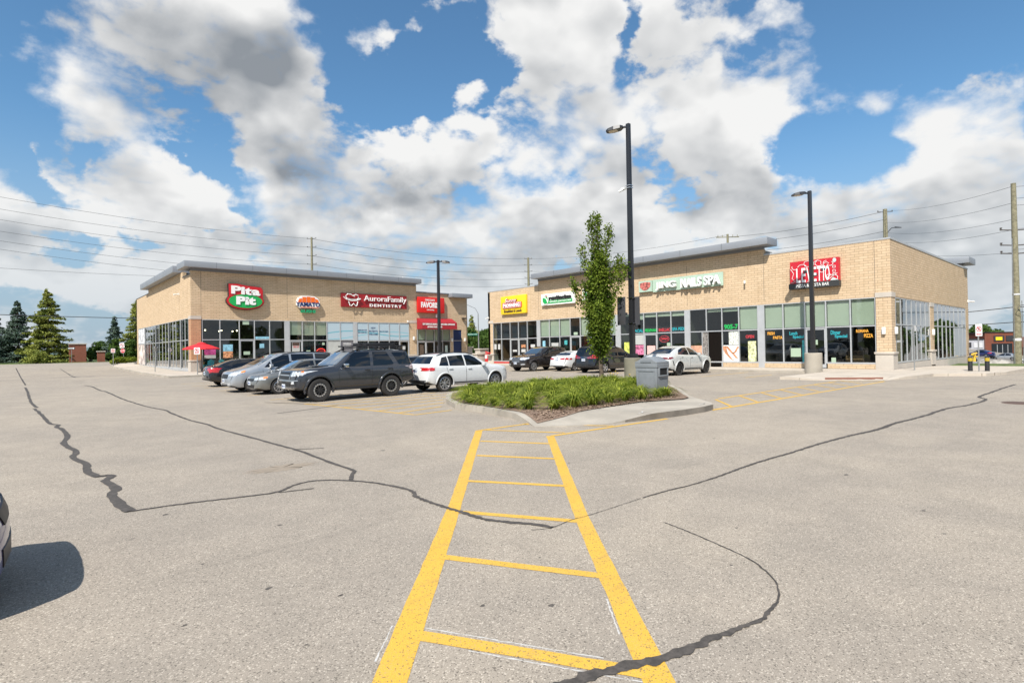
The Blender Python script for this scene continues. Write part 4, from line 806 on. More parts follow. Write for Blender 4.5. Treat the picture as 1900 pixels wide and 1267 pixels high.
text('MORNING', RF, 42.3, 39.86, 5.77, 6.12, .352, .38, WL, s, .05); text('Sunny', RF, 42.0, 40.3, 6.12, 6.62, .30, .40, REDS, s, .045, shear=.2); text('Sunny', RF, 42.0, 40.3, 6.12, 6.62, .40, .41, WL, s, .0, shear=.2)
text('Breakfast & Lunch', RF, 42.3, 39.7, 5.24, 5.52, .27, .30, M('brown lettering', (.10, .06, .02)), s, .03)
s = sgn('white and green juice kitchen sign with a leaf emblem', (36.9, 35, 5.6))
b = MB(); b.mbox(RF, 32.8, 37.0, 5.60, 6.66, .02, .24); b.build('sign_panel', WL, s, bevel=.015)
b = MB(); b.poly([(36.1, 5.74), (33.05, 5.74), (33.05, 6.04), (36.1, 6.04)], RF, .245, .26); b.build('green_band', GRNS, s)
b = MB(); b.poly(ell(36.4, 6.12, .42, .48), RF, .24, .30); b.build('leaf_disc', WL, s)
b = MB(); b.poly([(36.72, 6.35), (36.3, 6.2), (36.1, 5.8), (36.45, 5.72), (36.72, 5.95)], RF, .30, .32); b.poly([(36.6, 6.42), (36.25, 6.3), (36.02, 6.0), (36.12, 6.35)], RF, .30, .32); b.build('green_leaf', GRNS, s)
b = MB(); b.poly([(36.45, 6.56), (36.2, 6.5), (36.05, 6.35), (36.25, 6.42)], RF, .32, .33); b.build('red_leaf', REDS, s)
text('revitasize', RF, 35.95, 33.15, 6.06, 6.42, .245, .32, M('black lettering', (.02, .02, .02)), s, .06); text('NATURAL JUICE KITCHEN', RF, 35.85, 33.2, 5.80, 5.97, .262, .275, WL, s, .02)
s = sgn('narrow white sign half hidden behind the columnar tree', (36.9, 30.8, 5.6))
b = MB(); b.mbox(RF, 29.2, 31.9, 5.70, 6.72, .02, .24); b.build('sign_panel', WL, s, bevel=.015); text('NAIL BAR', RF, 31.5, 29.5, 6.0, 6.35, .24, .27, GRNS, s, .04)
s = sgn('pale green JING NAILS SPA sign with raised white letters', (36.9, 22.5, 5.8))
b = MB(); b.mbox(RF, 19.0, 24.76, 5.84, 6.80, .10, .14); b.mbox(RF, 24.78, 25.98, 5.92, 6.78, .05, .26); b.build('sign_panel', M('pale mint panel', (.40, .52, .42), .4), s)
b = MB(); b.poly([(25.85, 6.62), (25.85, 6.3), (25.6, 6.08), (25.4, 6.02), (25.15, 6.08), (24.9, 6.3), (24.88, 6.62), (25.35, 6.68)], RF, .262, .275); b.build('flower_picture', M('rose flower picture', (.42, .12, .10), .5, var=.8, vs=8), s)
text('JING', RF, 24.35, 22.62, 5.93, 6.55, .22, .42, WL, s, .03); text('NAILS', RF, 22.2, 20.55, 5.93, 6.60, .22, .42, WL, s, .03); text('SPA', RF, 20.35, 19.12, 5.95, 6.62, .22, .42, WL, s, .03)
s = sgn('red patterned LEVETTO PIZZA & PASTA BAR sign with tall white letters', (36.8, 13, 5.1))
b = MB(); b.mbox(RF, 11.62, 14.42, 5.46, 6.84, .02, .32); b.build('sign_panel', M('crimson sign', (.52, .015, .03), .45), s)
b = MB(); b.mbox(RF, 11.60, 14.50, 5.12, 5.46, .02, .38); b.build('name_board', M('charcoal board', (.035, .036, .036), .5), s)
rs = random.Random(5)
def squig(pts): b = MB(); b.tube([RF(x, z, .33) for x, z in pts], .018, 4); b.build('white_line', WL, s)
for i in range(13):
    cx, cz = rs.uniform(11.8, 14.25), rs.choice([rs.uniform(6.42, 6.72), rs.uniform(5.6, 6.7)]); r_ = rs.uniform(.08, .22); a0 = rs.uniform(0, 6); n = rs.randint(5, 12)
    squig([(min(14.38, max(11.66, cx+r_*cos(a0+i_*.5)*1.3)), min(6.8, max(5.5, cz+r_*sin(a0+i_*.5)))) for i_ in range(n)])
for z in (6.35, 6.1, 5.9): squig([(11.95, z), (11.8, z), (11.8, z-.12), (11.95, z-.12), (11.95, z)])
squig([(14.38, 6.4), (14.2, 6.1), (14.3, 5.8), (14.1, 5.6), (14.35, 5.52)]); squig([(13.0, 6.5), (13.0, 6.7), (12.8, 6.78), (12.6, 6.7), (12.6, 6.5)]); squig([(11.7, 5.9), (12.0, 5.7), (12.2, 5.55)])
b = MB(); b.poly(ell(11.85, 6.68, .1, .13, 12), RF, .322, .335); b.poly([(11.64, 5.48), (12.1, 5.48), (11.95, 5.66)], RF, .322, .335); b.build('pale_shapes', M('pale aqua paint', (.5, .66, .62)), s)
b = MB()
for x, z in ((13.62, 6.05), (13.1, 5.8), (12.6, 6.1)): b.poly([(x, z), (x-.3, z+.05), (x-.28, z+.2), (x-.02, z+.16)], RF, .322, .335)
b.build('black_shapes', EDGE, s)
L_ = [('L', 14.06, 13.80), ('E', 13.75, 13.49), ('V', 13.46, 13.14), ('E', 13.11, 12.86), ('T', 12.84, 12.58), ('T', 12.58, 12.36), ('O', 12.40, 12.12)]
for c_, a, d in L_: text(c_, RF, a-.02, d, 5.50, 6.40, .335, .35, WL, s, .015)
text('PIZZA & PASTA BAR', RF, 14.05, 12.15, 5.2, 5.39, .382, .39, WL, s, .01)

# ------------------------------------------------------------------ vehicles: lofted shells, wheel arches cut out, panels laid on the shell
def smooth_prof(pts, xs, sig):
    v = np.interp(xs, [p[0] for p in pts], [p[1] for p in pts])
    if sig <= 0: return v
    fx = np.linspace(xs[0], xs[-1], 600); fv = np.interp(fx, [p[0] for p in pts], [p[1] for p in pts]); st = fx[1]-fx[0]
    k = int(3*sig/st)+1; kr = np.exp(-.5*(np.arange(-k, k+1)*st/sig)**2); kr /= kr.sum()
    ex = np.concatenate([2*fv[0]-fv[k:0:-1], fv, 2*fv[-1]-fv[-2:-k-2:-1]]); return np.interp(xs, fx, np.convolve(ex, kr, 'valid'))
def paint(name, col, metal=.3, rough=.3):
    if name in MATS: return MATS[name]
    ma, t, b = custom(name); p = t.n('ShaderNodeTexCoord').outputs['Object']
    b.inputs['Base Color'].default_value = (*col, 1); b.inputs['Metallic'].default_value = metal; b.inputs['Coat Weight'].default_value = 1; b.inputs['Coat Roughness'].default_value = .03
    t.put(b.inputs['Roughness'], t.ramp(t.noise(p, 3, 3, .6), .3, .7, rough*.85, rough*1.2)); return ma
class Shell:
    def __init__(s, sp):
        L, W = sp['L'], sp['W']; s.sp = sp
        xs = np.array(sorted(set([0, .012, .03, .06, .1, .15]+[L-.012, L-.03, L-.06, L-.1, L-.15, L]+list(np.arange(.2, L-.18, .065)))))
        zt = smooth_prof(sp['top'], xs, sp.get('sig', .05)); zs = smooth_prof(sp['belt'], xs, .05); zb = smooth_prof(sp['bot'], xs, .03)
        pw = smooth_prof(sp['plan'], xs, .05)*W/2; wr = smooth_prof(sp['roofw'], xs, .08)*W/2
        vs_ = []; rings = []
        for i, x in enumerate(xs):
            t, sh, bo, w_, r_ = zt[i], min(zs[i], zt[i]-.03), zb[i], pw[i], min(wr[i], pw[i]*.97); h = sh-bo; g = t-sh
            ga = min(1, g/.3); ws_ = w_*(.955 if ga > .5 else .94)
            half = [(0, bo), (.8*w_, bo), (.94*w_, bo+.03), (.985*w_, bo+.14*h), (w_, bo+.42*h), (.995*w_, bo+.62*h), (.985*w_, bo+.80*h), (.975*w_, bo+.93*h), (ws_, sh),
                    (ws_*.985*(1-.08)+r_*.08, sh+.06*g), (ws_*.5+r_*.5+.012*ga, sh+.45*g), (r_+.008*ga, sh+.83*g), (r_*.955, sh+.93*g), (r_*.80, sh+.975*g), (r_*.45, t-.012*g/.6), (0, t)]
            # plan curve of nose and tail: middle sits further out than the corners
            ring = half+[(-y, z) for y, z in half[-2:0:-1]]
            def bx(y):
                d = 0
                e = sp.get('bow', .16)*(abs(y)/(W/2))**2.5
                if x < .9: d = e*(1-x/.9)
                if x > L-.9: d = -e*.8*(1-(L-x)/.9)
                return d
            rings.append(len(vs_)); vs_ += [(L/2-x-bx(y), y, z) for y, z in ring]
        n = len(ring); fs = []
        for i in range(len(xs)-1):
            a, c = rings[i], rings[i+1]
            for k in range(n): fs.append((a+k, a+(k+1) % n, c+(k+1) % n, c+k))
        fs += [tuple(rings[0]+k for k in range(n))[::-1], tuple(rings[-1]+k for k in range(n))]
        s.v, s.f = vs_, fs; me = bpy.data.meshes.new('shell'); me.from_pydata(vs_, [], fs)
        bm = bmesh.new(); bm.from_mesh(me); bmesh.ops.triangulate(bm, faces=[f for f in bm.faces if len(f.verts) > 4]); bmesh.ops.recalc_face_normals(bm, faces=bm.faces)
        s.bvh = BVHTree.FromBMesh(bm); bm.to_mesh(me); bm.free(); s.me = me; s.L, s.W = L, W
    def hit(s, view, a, c):
        L, W = s.L, s.W
        if view == 'L': o, d = Vector((L/2-a, 3, c)), Vector((0, -1, 0))
        elif view == 'R': o, d = Vector((L/2-a, -3, c)), Vector((0, 1, 0))
        elif view == 'F': o, d = Vector((6, a, c)), Vector((-1, 0, 0))
        elif view == 'B': o, d = Vector((-6, a, c)), Vector((1, 0, 0))
        else: o, d = Vector((L/2-a, c, 4)), Vector((0, 0, -1))
        h = s.bvh.ray_cast(o, d)
        if h[0] is None:
            q = o+d*(6-L/2+.05 if view in 'FB' else 3-W/2+.02); h = s.bvh.find_nearest(q)
        return h[0], h[1]
    def drape(s, b, view, pts, off=.006, step=.09, mi=0, thick=True):
        bm = bmesh.new(); bm.faces.new([bm.verts.new((x, y, 0)) for x, y in pts]); 
        for ax in (0, 1):
            lo = min(p[ax] for p in pts); hi = max(p[ax] for p in pts); c = math.ceil(lo/step)*step+1e-4
            while c < hi:
                no = Vector((1, 0, 0)) if ax == 0 else Vector((0, 1, 0)); bmesh.ops.bisect_plane(bm, geom=bm.verts[:]+bm.edges[:]+bm.faces[:], plane_co=no*c, plane_no=no); c += step
        bm.verts.index_update(); vs_ = []
        for v in bm.verts:
            p, n = s.hit(view, v.co.x, v.co.y); vs_.append(p+n*off)
        fs = [tuple(v.index for v in f.verts) for f in bm.faces]
        if thick:
            k = len(vs_); inner = []
            for v in bm.verts:
                p, n = s.hit(view, v.co.x, v.co.y); inner.append(p-n*.004)
            bd = [tuple(v.index for v in e.verts) for e in bm.edges if e.is_boundary]
            vs_ += inner; fs += [(a, c, c+k, a+k) for a, c in bd]
        bm.free(); b.add(vs_, fs, mi)
def wheelset(sp, car):
    r_, wd = sp['wr_'], .23; Rr = r_*sp.get('rimf', .68); ns = sp.get('spokes', 5)
    xs = (sp['L']/2-sp['fo'], sp['L']/2-sp['fo']-sp['wb']); ms = []
    rimm = sp.get('rimm', ALLOY)
    for i, (x, sd_) in enumerate(((xs[0], 1), (xs[0], -1), (xs[1], 1), (xs[1], -1))):
        y = sd_*(sp['W']/2-.045-(.0 if not sp.get('wide') else -.05))
        if i == 0 or (i == 1):
            s_ = sd_
            b = MB(); b.lathe([(0, -s_*.10), (Rr*.95, -s_*.10)], seg=24, axis='y'); me_w = b
            t = MB(); t.lathe([(Rr, -s_*(wd-.02)), (r_-.03, -s_*wd), (r_, -s_*(wd-.035)), (r_+.002, -s_*wd/2), (r_, -s_*.035), (r_-.025, 0), (r_-.07, s_*.008), (Rr+.005, -s_*.005), (Rr, -s_*.02)], seg=36, axis='y')
            q = MB(); q.lathe([(Rr, -s_*.01), (Rr-.022, -s_*.004), (Rr-.03, -s_*.03), (Rr-.03, -s_*.12)], seg=36, axis='y')
            q.lathe([(0, -s_*.015), (.045, -s_*.018), (.065, -s_*.03), (.07, -s_*.08)], seg=16, axis='y')
            for k in range(ns):
                a = 2*pi*k/ns+.3; dw = sp.get('sw', .05)
                for off in ((-.6, .6) if sp.get('twin') else (0,)):
                    p0 = Vector((cos(a), 0, sin(a))); pn = Vector((-sin(a), 0, cos(a)))
                    i0, o0, w0, w1 = .05, Rr-.02, dw*(.7), dw*(.5 if sp.get('twin') else .9)
                    sh = pn*off*dw*1.6
                    q.hexa([p0*i0+pn*w0/2+Vector((0, -s_*.075, 0)), p0*o0+pn*w1/2+sh+Vector((0, -s_*.07, 0)), p0*o0-pn*w1/2+sh+Vector((0, -s_*.07, 0)), p0*i0-pn*w0/2+Vector((0, -s_*.075, 0)),
                            p0*i0+pn*w0/2+Vector((0, -s_*.02, 0)), p0*o0+pn*w1/2+sh+Vector((0, -s_*.012, 0)), p0*o0-pn*w1/2+sh+Vector((0, -s_*.012, 0)), p0*i0-pn*w0/2+Vector((0, -s_*.02, 0))])
            rg = None
            if sp.get('ring'):
                rg = MB()
                for k in range(16):
                    a = 2*pi*k/16; rr = Rr*.80; p0 = Vector((cos(a), 0, sin(a)))*rr; pn = Vector((-sin(a), 0, cos(a))); pr = Vector((cos(a), 0, sin(a)))
                    hw, hr = .032, .024; rg.hexa([p0+pn*x_*hw+pr*y_*hr+Vector((0, -s_*e, 0)) for e in (.03, .004) for x_, y_ in ((-1, -1), (1, -1), (1, 1), (-1, 1))])
        def mk(bb, nm, mt, par, sm=True):
            o = bb.build(nm, mt, None, smooth=sm); o.parent = par; return o
        if i < 2:
            w0 = mk(me_w, 'wheel', DARKM, car); w0.location = (x, y, r_); t0 = mk(t, 'tyre', RUB, w0); q0 = mk(q, 'rim', rimm, w0, False)
            if rg: mk(rg, 'bead_ring', ALLOY, w0, False)
            ms.append(w0)
        else:
            copytree(ms[i-2], (x, y, r_), car)
def make_car(name, label, cat, sp, loc, rot, group='cars and vans parked in the plaza lot'):
    car = thing(name, label, cat, loc, group); car.rotation_euler = (0, 0, rot); ORG[car.name] = Vector((0, 0, 0))
    sh = Shell(sp); L, W = sp['L'], sp['W']; pm = sp['paint']; r_ = sp['wr_']; ra = r_+sp.get('gap', .065)
    me = sh.me; clad = sp.get('clad')
    for mm in (pm, DARKM, sp.get('cladm', DARKM)): me.materials.append(mm)
    body = bpy.data.objects.new('body', me); COL.objects.link(body); ORG[body.name] = Vector((0, 0, 0))
    xs = (L/2-sp['fo'], L/2-sp['fo']-sp['wb']); cb = MB()
    for x in xs:
        for sd_ in (1, -1):
            n = 28; prof = [(x+ra*cos(2*pi*k/n), r_+.0+ra*sin(2*pi*k/n)) for k in range(n)]
            cb.poly(prof, lambda a, c, d: (a, d, c), *sorted((sd_*(W/2-.33), sd_*(W/2+.3))), mi=1)
    cu = cb.build('cut', [pm, DARKM]); 
    md = body.modifiers.new('b', 'BOOLEAN'); md.object = cu; md.operation = 'DIFFERENCE'; md.solver = 'EXACT'
    bpy.context.view_layer.update(); nm = bpy.data.meshes.new_from_object(body.evaluated_get(bpy.context.evaluated_depsgraph_get()))
    body.modifiers.clear(); body.data = nm; nm.name = 'body'; bpy.data.objects.remove(cu)
    if clad:
        for p in nm.polygons:
            if p.material_index == 0 and p.center.z < clad: p.material_index = 2
    for p in nm.polygons:
        if p.normal.z < -.8 and p.center.z < .5: p.material_index = 1
    nm.polygons.foreach_set('use_smooth', [True]*len(nm.polygons)); nm.set_sharp_from_angle(angle=R(33)); body.parent = car
    def part(nm_, items, mat, par=car, off=.006, step=.09):
        b = MB()
        for v, pts in items: sh.drape(b, v, pts, off, step)
        return b.build(nm_, mat, par, smooth=True, world=False)
    for k, pts in enumerate(sp['side']):
        for v in 'LR': part('window', [(v, pts)], GLASSC)
    if 'seal' in sp:
        pass
    for v, key, nm_ in (('F', 'wind', 'windscreen'), ('B', 'rearw', 'rear_window')):
        if key in sp:
            pts = sp[key]; pts = [(y, z) for y, z in pts]+[(-y, z) for y, z in pts[::-1]]; part(nm_, [(v, pts)], sp.get('wm', GLASSW) if v == 'F' else GLASSC)
    def both(nm_, key, mat, off=.010):
        for it in sp.get(key, []):
            for sd_ in (1, -1):
                items = []
                for v, pts in it:
                    if v in 'S': items.append(('L' if sd_ > 0 else 'R', pts))
                    else: items.append((v, [(sd_*y, z) for y, z in pts]))
                part(nm_, items, mat, off=off, step=.06)
    both('headlight', 'head', sp.get('headm', LENS)); both('taillight', 'tail', sp.get('tailm', REDL)); both('turn_signal', 'amber', AMB, .014); both('fog_light', 'fog', LENS, .014)
    for nm_, v, pts, mt, off in sp.get('extra', []): part(nm_, [(v, pts)], mt, off=off, step=.06)
    for nm_, v, pts, mt, off in sp.get('extra2', []):
        for sd_ in (1, -1): part(nm_, [('L' if sd_ > 0 else 'R', pts)] if v == 'S' else [(v, [(sd_*y, z) for y, z in pts])], mt, off=off, step=.06)
    # door shuts
    for x in sp['seams']:
        for v in 'LR': part('door_shut_line', [(v, [(x[0]-.006, x[1]), (x[0]+.008, x[1]), (x[2]+.008, x[3]), (x[2]-.006, x[3])])], DARKM, off=.003)
    # handles, mirrors
    for hx, hz_ in sp['handles']:
        for sd_ in (1, -1):
            p, n = sh.hit('L' if sd_ > 0 else 'R', hx, hz_); b = MB(); b.box(p.x-.10, p.x+.10, p.y-.02, p.y+sd_*.035 if sd_ > 0 else p.y+.02, p.z-.016, p.z+.018) if sd_ > 0 else b.box(p.x-.10, p.x+.10, p.y-.035, p.y+.02, p.z-.016, p.z+.018)
            b.build('door_handle', sp.get('handlem', pm), car, bevel=.01, world=False)
    mx, mz = sp['mirror']
    for sd_ in (1, -1):
        p, n = sh.hit('L' if sd_ > 0 else 'R', mx, mz-.04); b = MB(); y0, y1 = sorted((p.y+sd_*.06, p.y+sd_*.25)); b.box(p.x-.07, p.x+.07, y0, y1, mz-.06, mz+.09)
        mi_ = b.build('wing_mirror', sp.get('mirrorm', pm), car, bevel=.035, world=False); b = MB(); b.tube([(p.x, p.y-sd_*.02, mz-.05), (p.x, p.y+sd_*.12, mz-.02)], .025, 6); b.build('mirror_arm', DARKM, mi_, world=False)
    # arch lips
    if sp.get('lip'):
        for x in xs:
            for sd_ in (1, -1):
                b = MB(); pts = []
                for k in range(19):
                    a = R(-12+204*k/18); px_, pz_ = x+(ra+.02)*cos(a), r_+(ra+.02)*sin(a); h_ = sh.hit('L' if sd_ > 0 else 'R', L/2-px_, max(pz_, .3))[0]; pts.append((px_, h_.y+sd_*.004, pz_))
                b.tube(pts, sp.get('lipr', .035), 6); b.build('wheel_arch_trim', sp.get('lipm', pm), car, smooth=True, world=False)
    wheelset(sp, car)
    # number plate
    for v, (pz, pxoff) in sp.get('plates', {}).items():
        h_ = sh.hit(v, pxoff, pz)[0]; d = 1 if v == 'F' else -1; b = MB(); b.box(*sorted((h_.x, h_.x+d*.018)), pxoff-.15, pxoff+.15, pz-.075, pz+.075); pl = b.build('number_plate', M('plate white', (.62, .66, .70), .5), car, world=False)
        b = MB(); xo = h_.x+d*.0195
        for k in range(7):
            if k == 4: continue
            b.box(*sorted((xo, xo+d*.002)), pxoff-.125+k*.036, pxoff-.103+k*.036, pz-.035, pz+.03)
        b.build('plate_characters', M('plate blue', (.03, .06, .22), .5), pl, world=False)
    if sp.get('rails'):
        x0, x1, zz_, yy = sp['rails']
        for sd_ in (1, -1):
            b = MB(); pts = []
            for k in range(7):
                x = x0+(x1-x0)*k/6; h_ = sh.hit('T', x, sd_*yy)[0]; pts.append((L/2-x, sd_*yy, h_.z+(0 if k in (0, 6) else zz_)))
            b.tube(pts, .02, 6); b.build('roof_rail', sp.get('railm', DARKM), car, world=False)
    return car, sh
SILV = paint('silver paint', (.42, .44, .46), .6, .32); GREYP_ = paint('warm grey paint', (.22, .22, .205), .6, .32); GRAPH = paint('graphite paint', (.042, .046, .056), .35, .22)
WHT = paint('white car paint', (.60, .61, .615), 0, .3); PEARL = paint('pearl white paint', (.56, .565, .55), .1, .28); BLK = paint('near black paint', (.008, .009, .012), .2, .2); BRN = paint('dark brown paint', (.030, .024, .022), .4, .25)
BLUEP = paint('dark blue paint', (.012, .018, .10), .3, .22)
GRIL = M('black grille', (.012, .012, .013), .45)
# off-road sport utility
SUVA = dict(L=4.83, W=1.93, wr_=.405, wb=2.79, fo=.90, paint=GRAPH, clad=.0, gap=.075, rimf=.64, ring=True, rimm=ALLOYD, spokes=8, sw=.06, wide=True, bow=.10, sig=.03, tailm=M('clear tail lens', (.55, .45, .45), .15, .2, coat=1, var=.2, vs=15),
    top=[(0, .72), (.02, .96), (.10, 1.10), (.6, 1.16), (1.45, 1.22), (1.5, 1.235), (2.12, 1.70), (2.3, 1.765), (2.8, 1.80), (3.6, 1.80), (4.35, 1.78), (4.52, 1.73), (4.72, 1.22), (4.79, 1.15), (4.81, 1.0), (4.83, .7)],
    belt=[(0, .68), (.05, .92), (.4, 1.04), (1.5, 1.13), (3, 1.15), (4.6, 1.17), (4.76, 1.08), (4.83, .66)], bot=[(0, .50), (.25, .42), (.8, .42), (1.4, .40), (3.3, .42), (4.2, .48), (4.83, .58)],
    plan=[(0, .86), (.08, .93), (.4, .97), (.9, 1.0), (4.1, 1.0), (4.6, .97), (4.83, .90)], roofw=[(0, .86), (1.4, .88), (2.2, .77), (3, .79), (4.3, .78), (4.7, .84), (4.83, .84)],
    side=[[(1.72, 1.19), (2.86, 1.19), (2.86, 1.70), (2.30, 1.70), (2.08, 1.56)], [(2.98, 1.19), (3.70, 1.19), (3.84, 1.24), (3.58, 1.70), (3.0, 1.70)], [(4.06, 1.22), (4.52, 1.22), (4.66, 1.28), (4.48, 1.67), (3.80, 1.67)]],
    wind=[(.80, 1.27), (.66, 1.69)], rearw=[(.72, 1.28), (.62, 1.66)], seams=[(2.9, .46, 2.91, 1.19), (1.62, .6, 1.60, 1.12), (3.72, .8, 3.78, 1.19)], handles=[(2.72, 1.05), (3.66, 1.06)], handlem=DARKM, mirror=(1.84, 1.22), mirrorm=CHROME,
    head=[[('F', [(.54, .90), (.90, .93), (.90, 1.08), (.56, 1.05)]), ('S', [(.02, .93), (.36, .99), (.38, 1.09), (.05, 1.07)])]], amber=[[('S', [(.28, .99), (.38, 1.0), (.39, 1.09), (.29, 1.085)])]], fog=[[('F', [(.62, .64), (.80, .65), (.80, .74), (.62, .73)])]],
    tail=[[('B', [(.82, 1.02), (.92, 1.02), (.92, 1.24), (.82, 1.24)]), ('S', [(4.70, 1.02), (4.80, 1.02), (4.77, 1.26), (4.66, 1.26)])]], lip=True, lipr=.045,
    extra=[('grille', 'F', [(-.46, .80), (.46, .80), (.50, 1.05), (-.50, 1.05)], GRIL, .012), ('lower_grille', 'F', [(-.5, .56), (.5, .56), (.56, .70), (-.56, .70)], GRIL, .010), ('skid_plate', 'F', [(-.6, .46), (.6, .46), (.62, .53), (-.62, .53)], ALLOY, .02)],
    extra2=[('grille_bar', 'F', [(0, .74), (.88, .75), (.88, .785), (0, .775)], CHROME, .02), ('grille_trim', 'F', [(.46, .80), (.50, .80), (.54, 1.05), (.50, 1.05)], CHROME, .02), ('grille_slat', 'F', [(0, .92), (.44, .92), (.44, .96), (0, .96)], ALLOY, .02), ('fog_surround', 'F', [(.56, .58), (.86, .60), (.86, .76), (.56, .74)], GRIL, .008)],
    plates={'F': (.56, .0)}, rails=(2.15, 4.4, .09, .66))
def place(y_near, W): return y_near+W/2
suv, sh_ = make_car('suv', 'dark graphite off-road vehicle with black roof rack and beaded black wheels', 'car', SUVA, (9.33, 19.83, 0), pi)
b = MB(); z = 1.90
for y in (-.55, .55): b.box(-2.15, .15, y-.025, y+.025, z, z+.05)
for k in range(7): x = -2.1+k*.36; b.box(x, x+.08, -.55, .55, z+.012, z+.042)
b.box(-1.9, -.4, -.45, .1, z+.052, z+.15); b.box(-1.3, -.5, .15, .45, z+.052, z+.13)
for x in (-1.9, -.1): 
    for y in (-.6, .6): b.box(x, x+.06, y-.03, y+.03, 1.76, z+.01)
b.build('roof_rack', DARKM, suv, world=False, bevel=.008)
b = MB(); b.box(.62, 1.42, -.32, .32, 1.20, 1.245); b.build('bonnet_scoop', paint('matt black decal', (.03, .032, .036), 0, .5), suv, world=False, bevel=.02)
b = MB(); b.box(-1.25, 1.10, -.93, -.86, .36, .46); b.box(-1.25, 1.10, .86, .93, .36, .46); b.build('running_board', DARKM, suv, world=False, bevel=.015)

XOV = dict(L=4.48, W=1.85, wr_=.355, wb=2.68, fo=.90, paint=WHT, gap=.05, rimf=.72, spokes=5, sw=.075, twin=True, lip=True, lipr=.03,
    top=[(0, .62), (.02, .82), (.1, .94), (.5, 1.02), (1.1, 1.08), (1.18, 1.10), (1.95, 1.50), (2.2, 1.57), (2.8, 1.60), (3.5, 1.57), (3.85, 1.53), (3.95, 1.49), (4.28, 1.12), (4.40, 1.05), (4.45, .95), (4.48, .6)],
    belt=[(0, .56), (.1, .86), (.6, .95), (1.2, 1.0), (3, 1.02), (4.2, 1.06), (4.4, 1.0), (4.48, .56)], bot=[(0, .34), (.3, .24), (.8, .26), (3.6, .26), (4.2, .32), (4.48, .42)],
    plan=[(0, .80), (.1, .90), (.4, .97), (.9, 1.0), (3.8, 1.0), (4.2, .97), (4.48, .86)], roofw=[(0, .8), (1.1, .84), (2.0, .70), (3, .71), (3.9, .66), (4.3, .80), (4.48, .8)],
    side=[[(1.50, 1.05), (2.46, 1.05), (2.48, 1.49), (2.15, 1.49), (1.9, 1.38)], [(2.54, 1.05), (3.32, 1.06), (3.32, 1.46), (2.56, 1.49)], [(3.37, 1.06), (3.84, 1.08), (3.62, 1.40), (3.37, 1.45)]],
    wind=[(.76, 1.14), (.62, 1.47)], rearw=[(.70, 1.16), (.58, 1.45)], seams=[(2.5, .36, 2.50, 1.04), (1.35, .5, 1.32, .98), (3.42, .75, 3.50, 1.05)], handles=[(2.32, .92), (3.30, .94)], mirror=(1.62, 1.08),
    head=[[('F', [(.50, .74), (.84, .76), (.84, .86), (.50, .84)]), ('S', [(.08, .76), (.42, .82), (.44, .88), (.1, .86)])]],
    tail=[[('B', [(.38, .88), (.88, .88), (.88, 1.0), (.46, 1.0)]), ('S', [(4.05, .90), (4.40, .88), (4.38, 1.01), (4.15, 1.02)])]],
    extra=[('rear_bumper_insert', 'B', [(-.62, .36), (.62, .36), (.74, .50), (-.74, .50)], DARKM, .012), ('grille', 'F', [(-.38, .46), (.38, .46), (.46, .80), (-.46, .80)], GRIL, .01)], extra2=[('sill_trim', 'S', [(1.35, .34), (3.15, .34), (3.15, .39), (1.35, .37)], DARKM, .012), ('exhaust_trim', 'B', [(.50, .37), (.68, .38), (.68, .44), (.50, .43)], CHROME, .02)],
    plates={'B': (.86, .0)}, rails=(2.0, 3.8, .045, .60), railm=DARKM)
make_car('suv', 'white compact crossover with red tail lamps parked behind the graphite vehicle', 'car', XOV, (14.36, 19.66, 0), 0)

def sedan(paint_, **k):
    d = dict(L=4.55, W=1.78, wr_=.325, wb=2.70, fo=.92, paint=paint_, gap=.045, rimf=.68, spokes=7, sw=.05,
    top=[(0, .52), (.02, .68), (.1, .78), (.5, .86), (1.0, .93), (1.08, .95), (1.9, 1.36), (2.2, 1.42), (2.6, 1.44), (3.1, 1.41), (3.5, 1.31), (4.05, 1.08), (4.40, 1.03), (4.50, .98), (4.55, .6)],
    belt=[(0, .46), (.1, .70), (.6, .80), (1.2, .88), (3, .94), (4.1, .98), (4.42, .94), (4.55, .54)], bot=[(0, .26), (.3, .18), (.8, .20), (3.7, .20), (4.2, .26), (4.55, .36)],
    plan=[(0, .76), (.1, .88), (.4, .96), (.9, 1.0), (3.9, 1.0), (4.3, .94), (4.55, .82)], roofw=[(0, .78), (1.0, .82), (1.95, .66), (3, .66), (3.5, .66), (4.1, .80), (4.55, .78)],
    side=[[(1.36, .93), (2.44, .96), (2.46, 1.35), (2.1, 1.34), (1.85, 1.25)], [(2.52, .96), (3.42, .98), (3.36, 1.24), (3.0, 1.35), (2.54, 1.36)]],
    wind=[(.74, .99), (.56, 1.36)], rearw=[(.64, 1.10), (.54, 1.33)], seams=[(2.48, .3, 2.48, .95), (1.25, .4, 1.22, .86), (3.45, .6, 3.5, .96)], handles=[(2.34, .84), (3.36, .87)], mirror=(1.55, .95),
    head=[[('F', [(.44, .60), (.82, .62), (.82, .72), (.44, .70)]), ('S', [(.10, .62), (.46, .68), (.50, .76), (.12, .72)])]], amber=[[('S', [(.30, .66), (.46, .69), (.48, .75), (.32, .73)])]],
    tail=[[('B', [(.52, .82), (.86, .80), (.86, .98), (.56, .97)]), ('S', [(4.02, .86), (4.44, .80), (4.42, .98), (4.20, 1.0)])]],
    extra=[('grille', 'F', [(-.36, .56), (.36, .56), (.40, .66), (-.40, .66)], GRIL, .01), ('lower_grille', 'F', [(-.45, .28), (.45, .28), (.5, .42), (-.5, .42)], GRIL, .008)], plates={'F': (.48, 0.)})
    d.update(k); return d
make_car('sedan', 'grey compact sedan with orange corner lamps between the silver minivan and graphite vehicle', 'car', sedan(GREYP_, rimm=ALLOY, spokes=10, sw=.04), (9.42, 24.5, 0), pi)
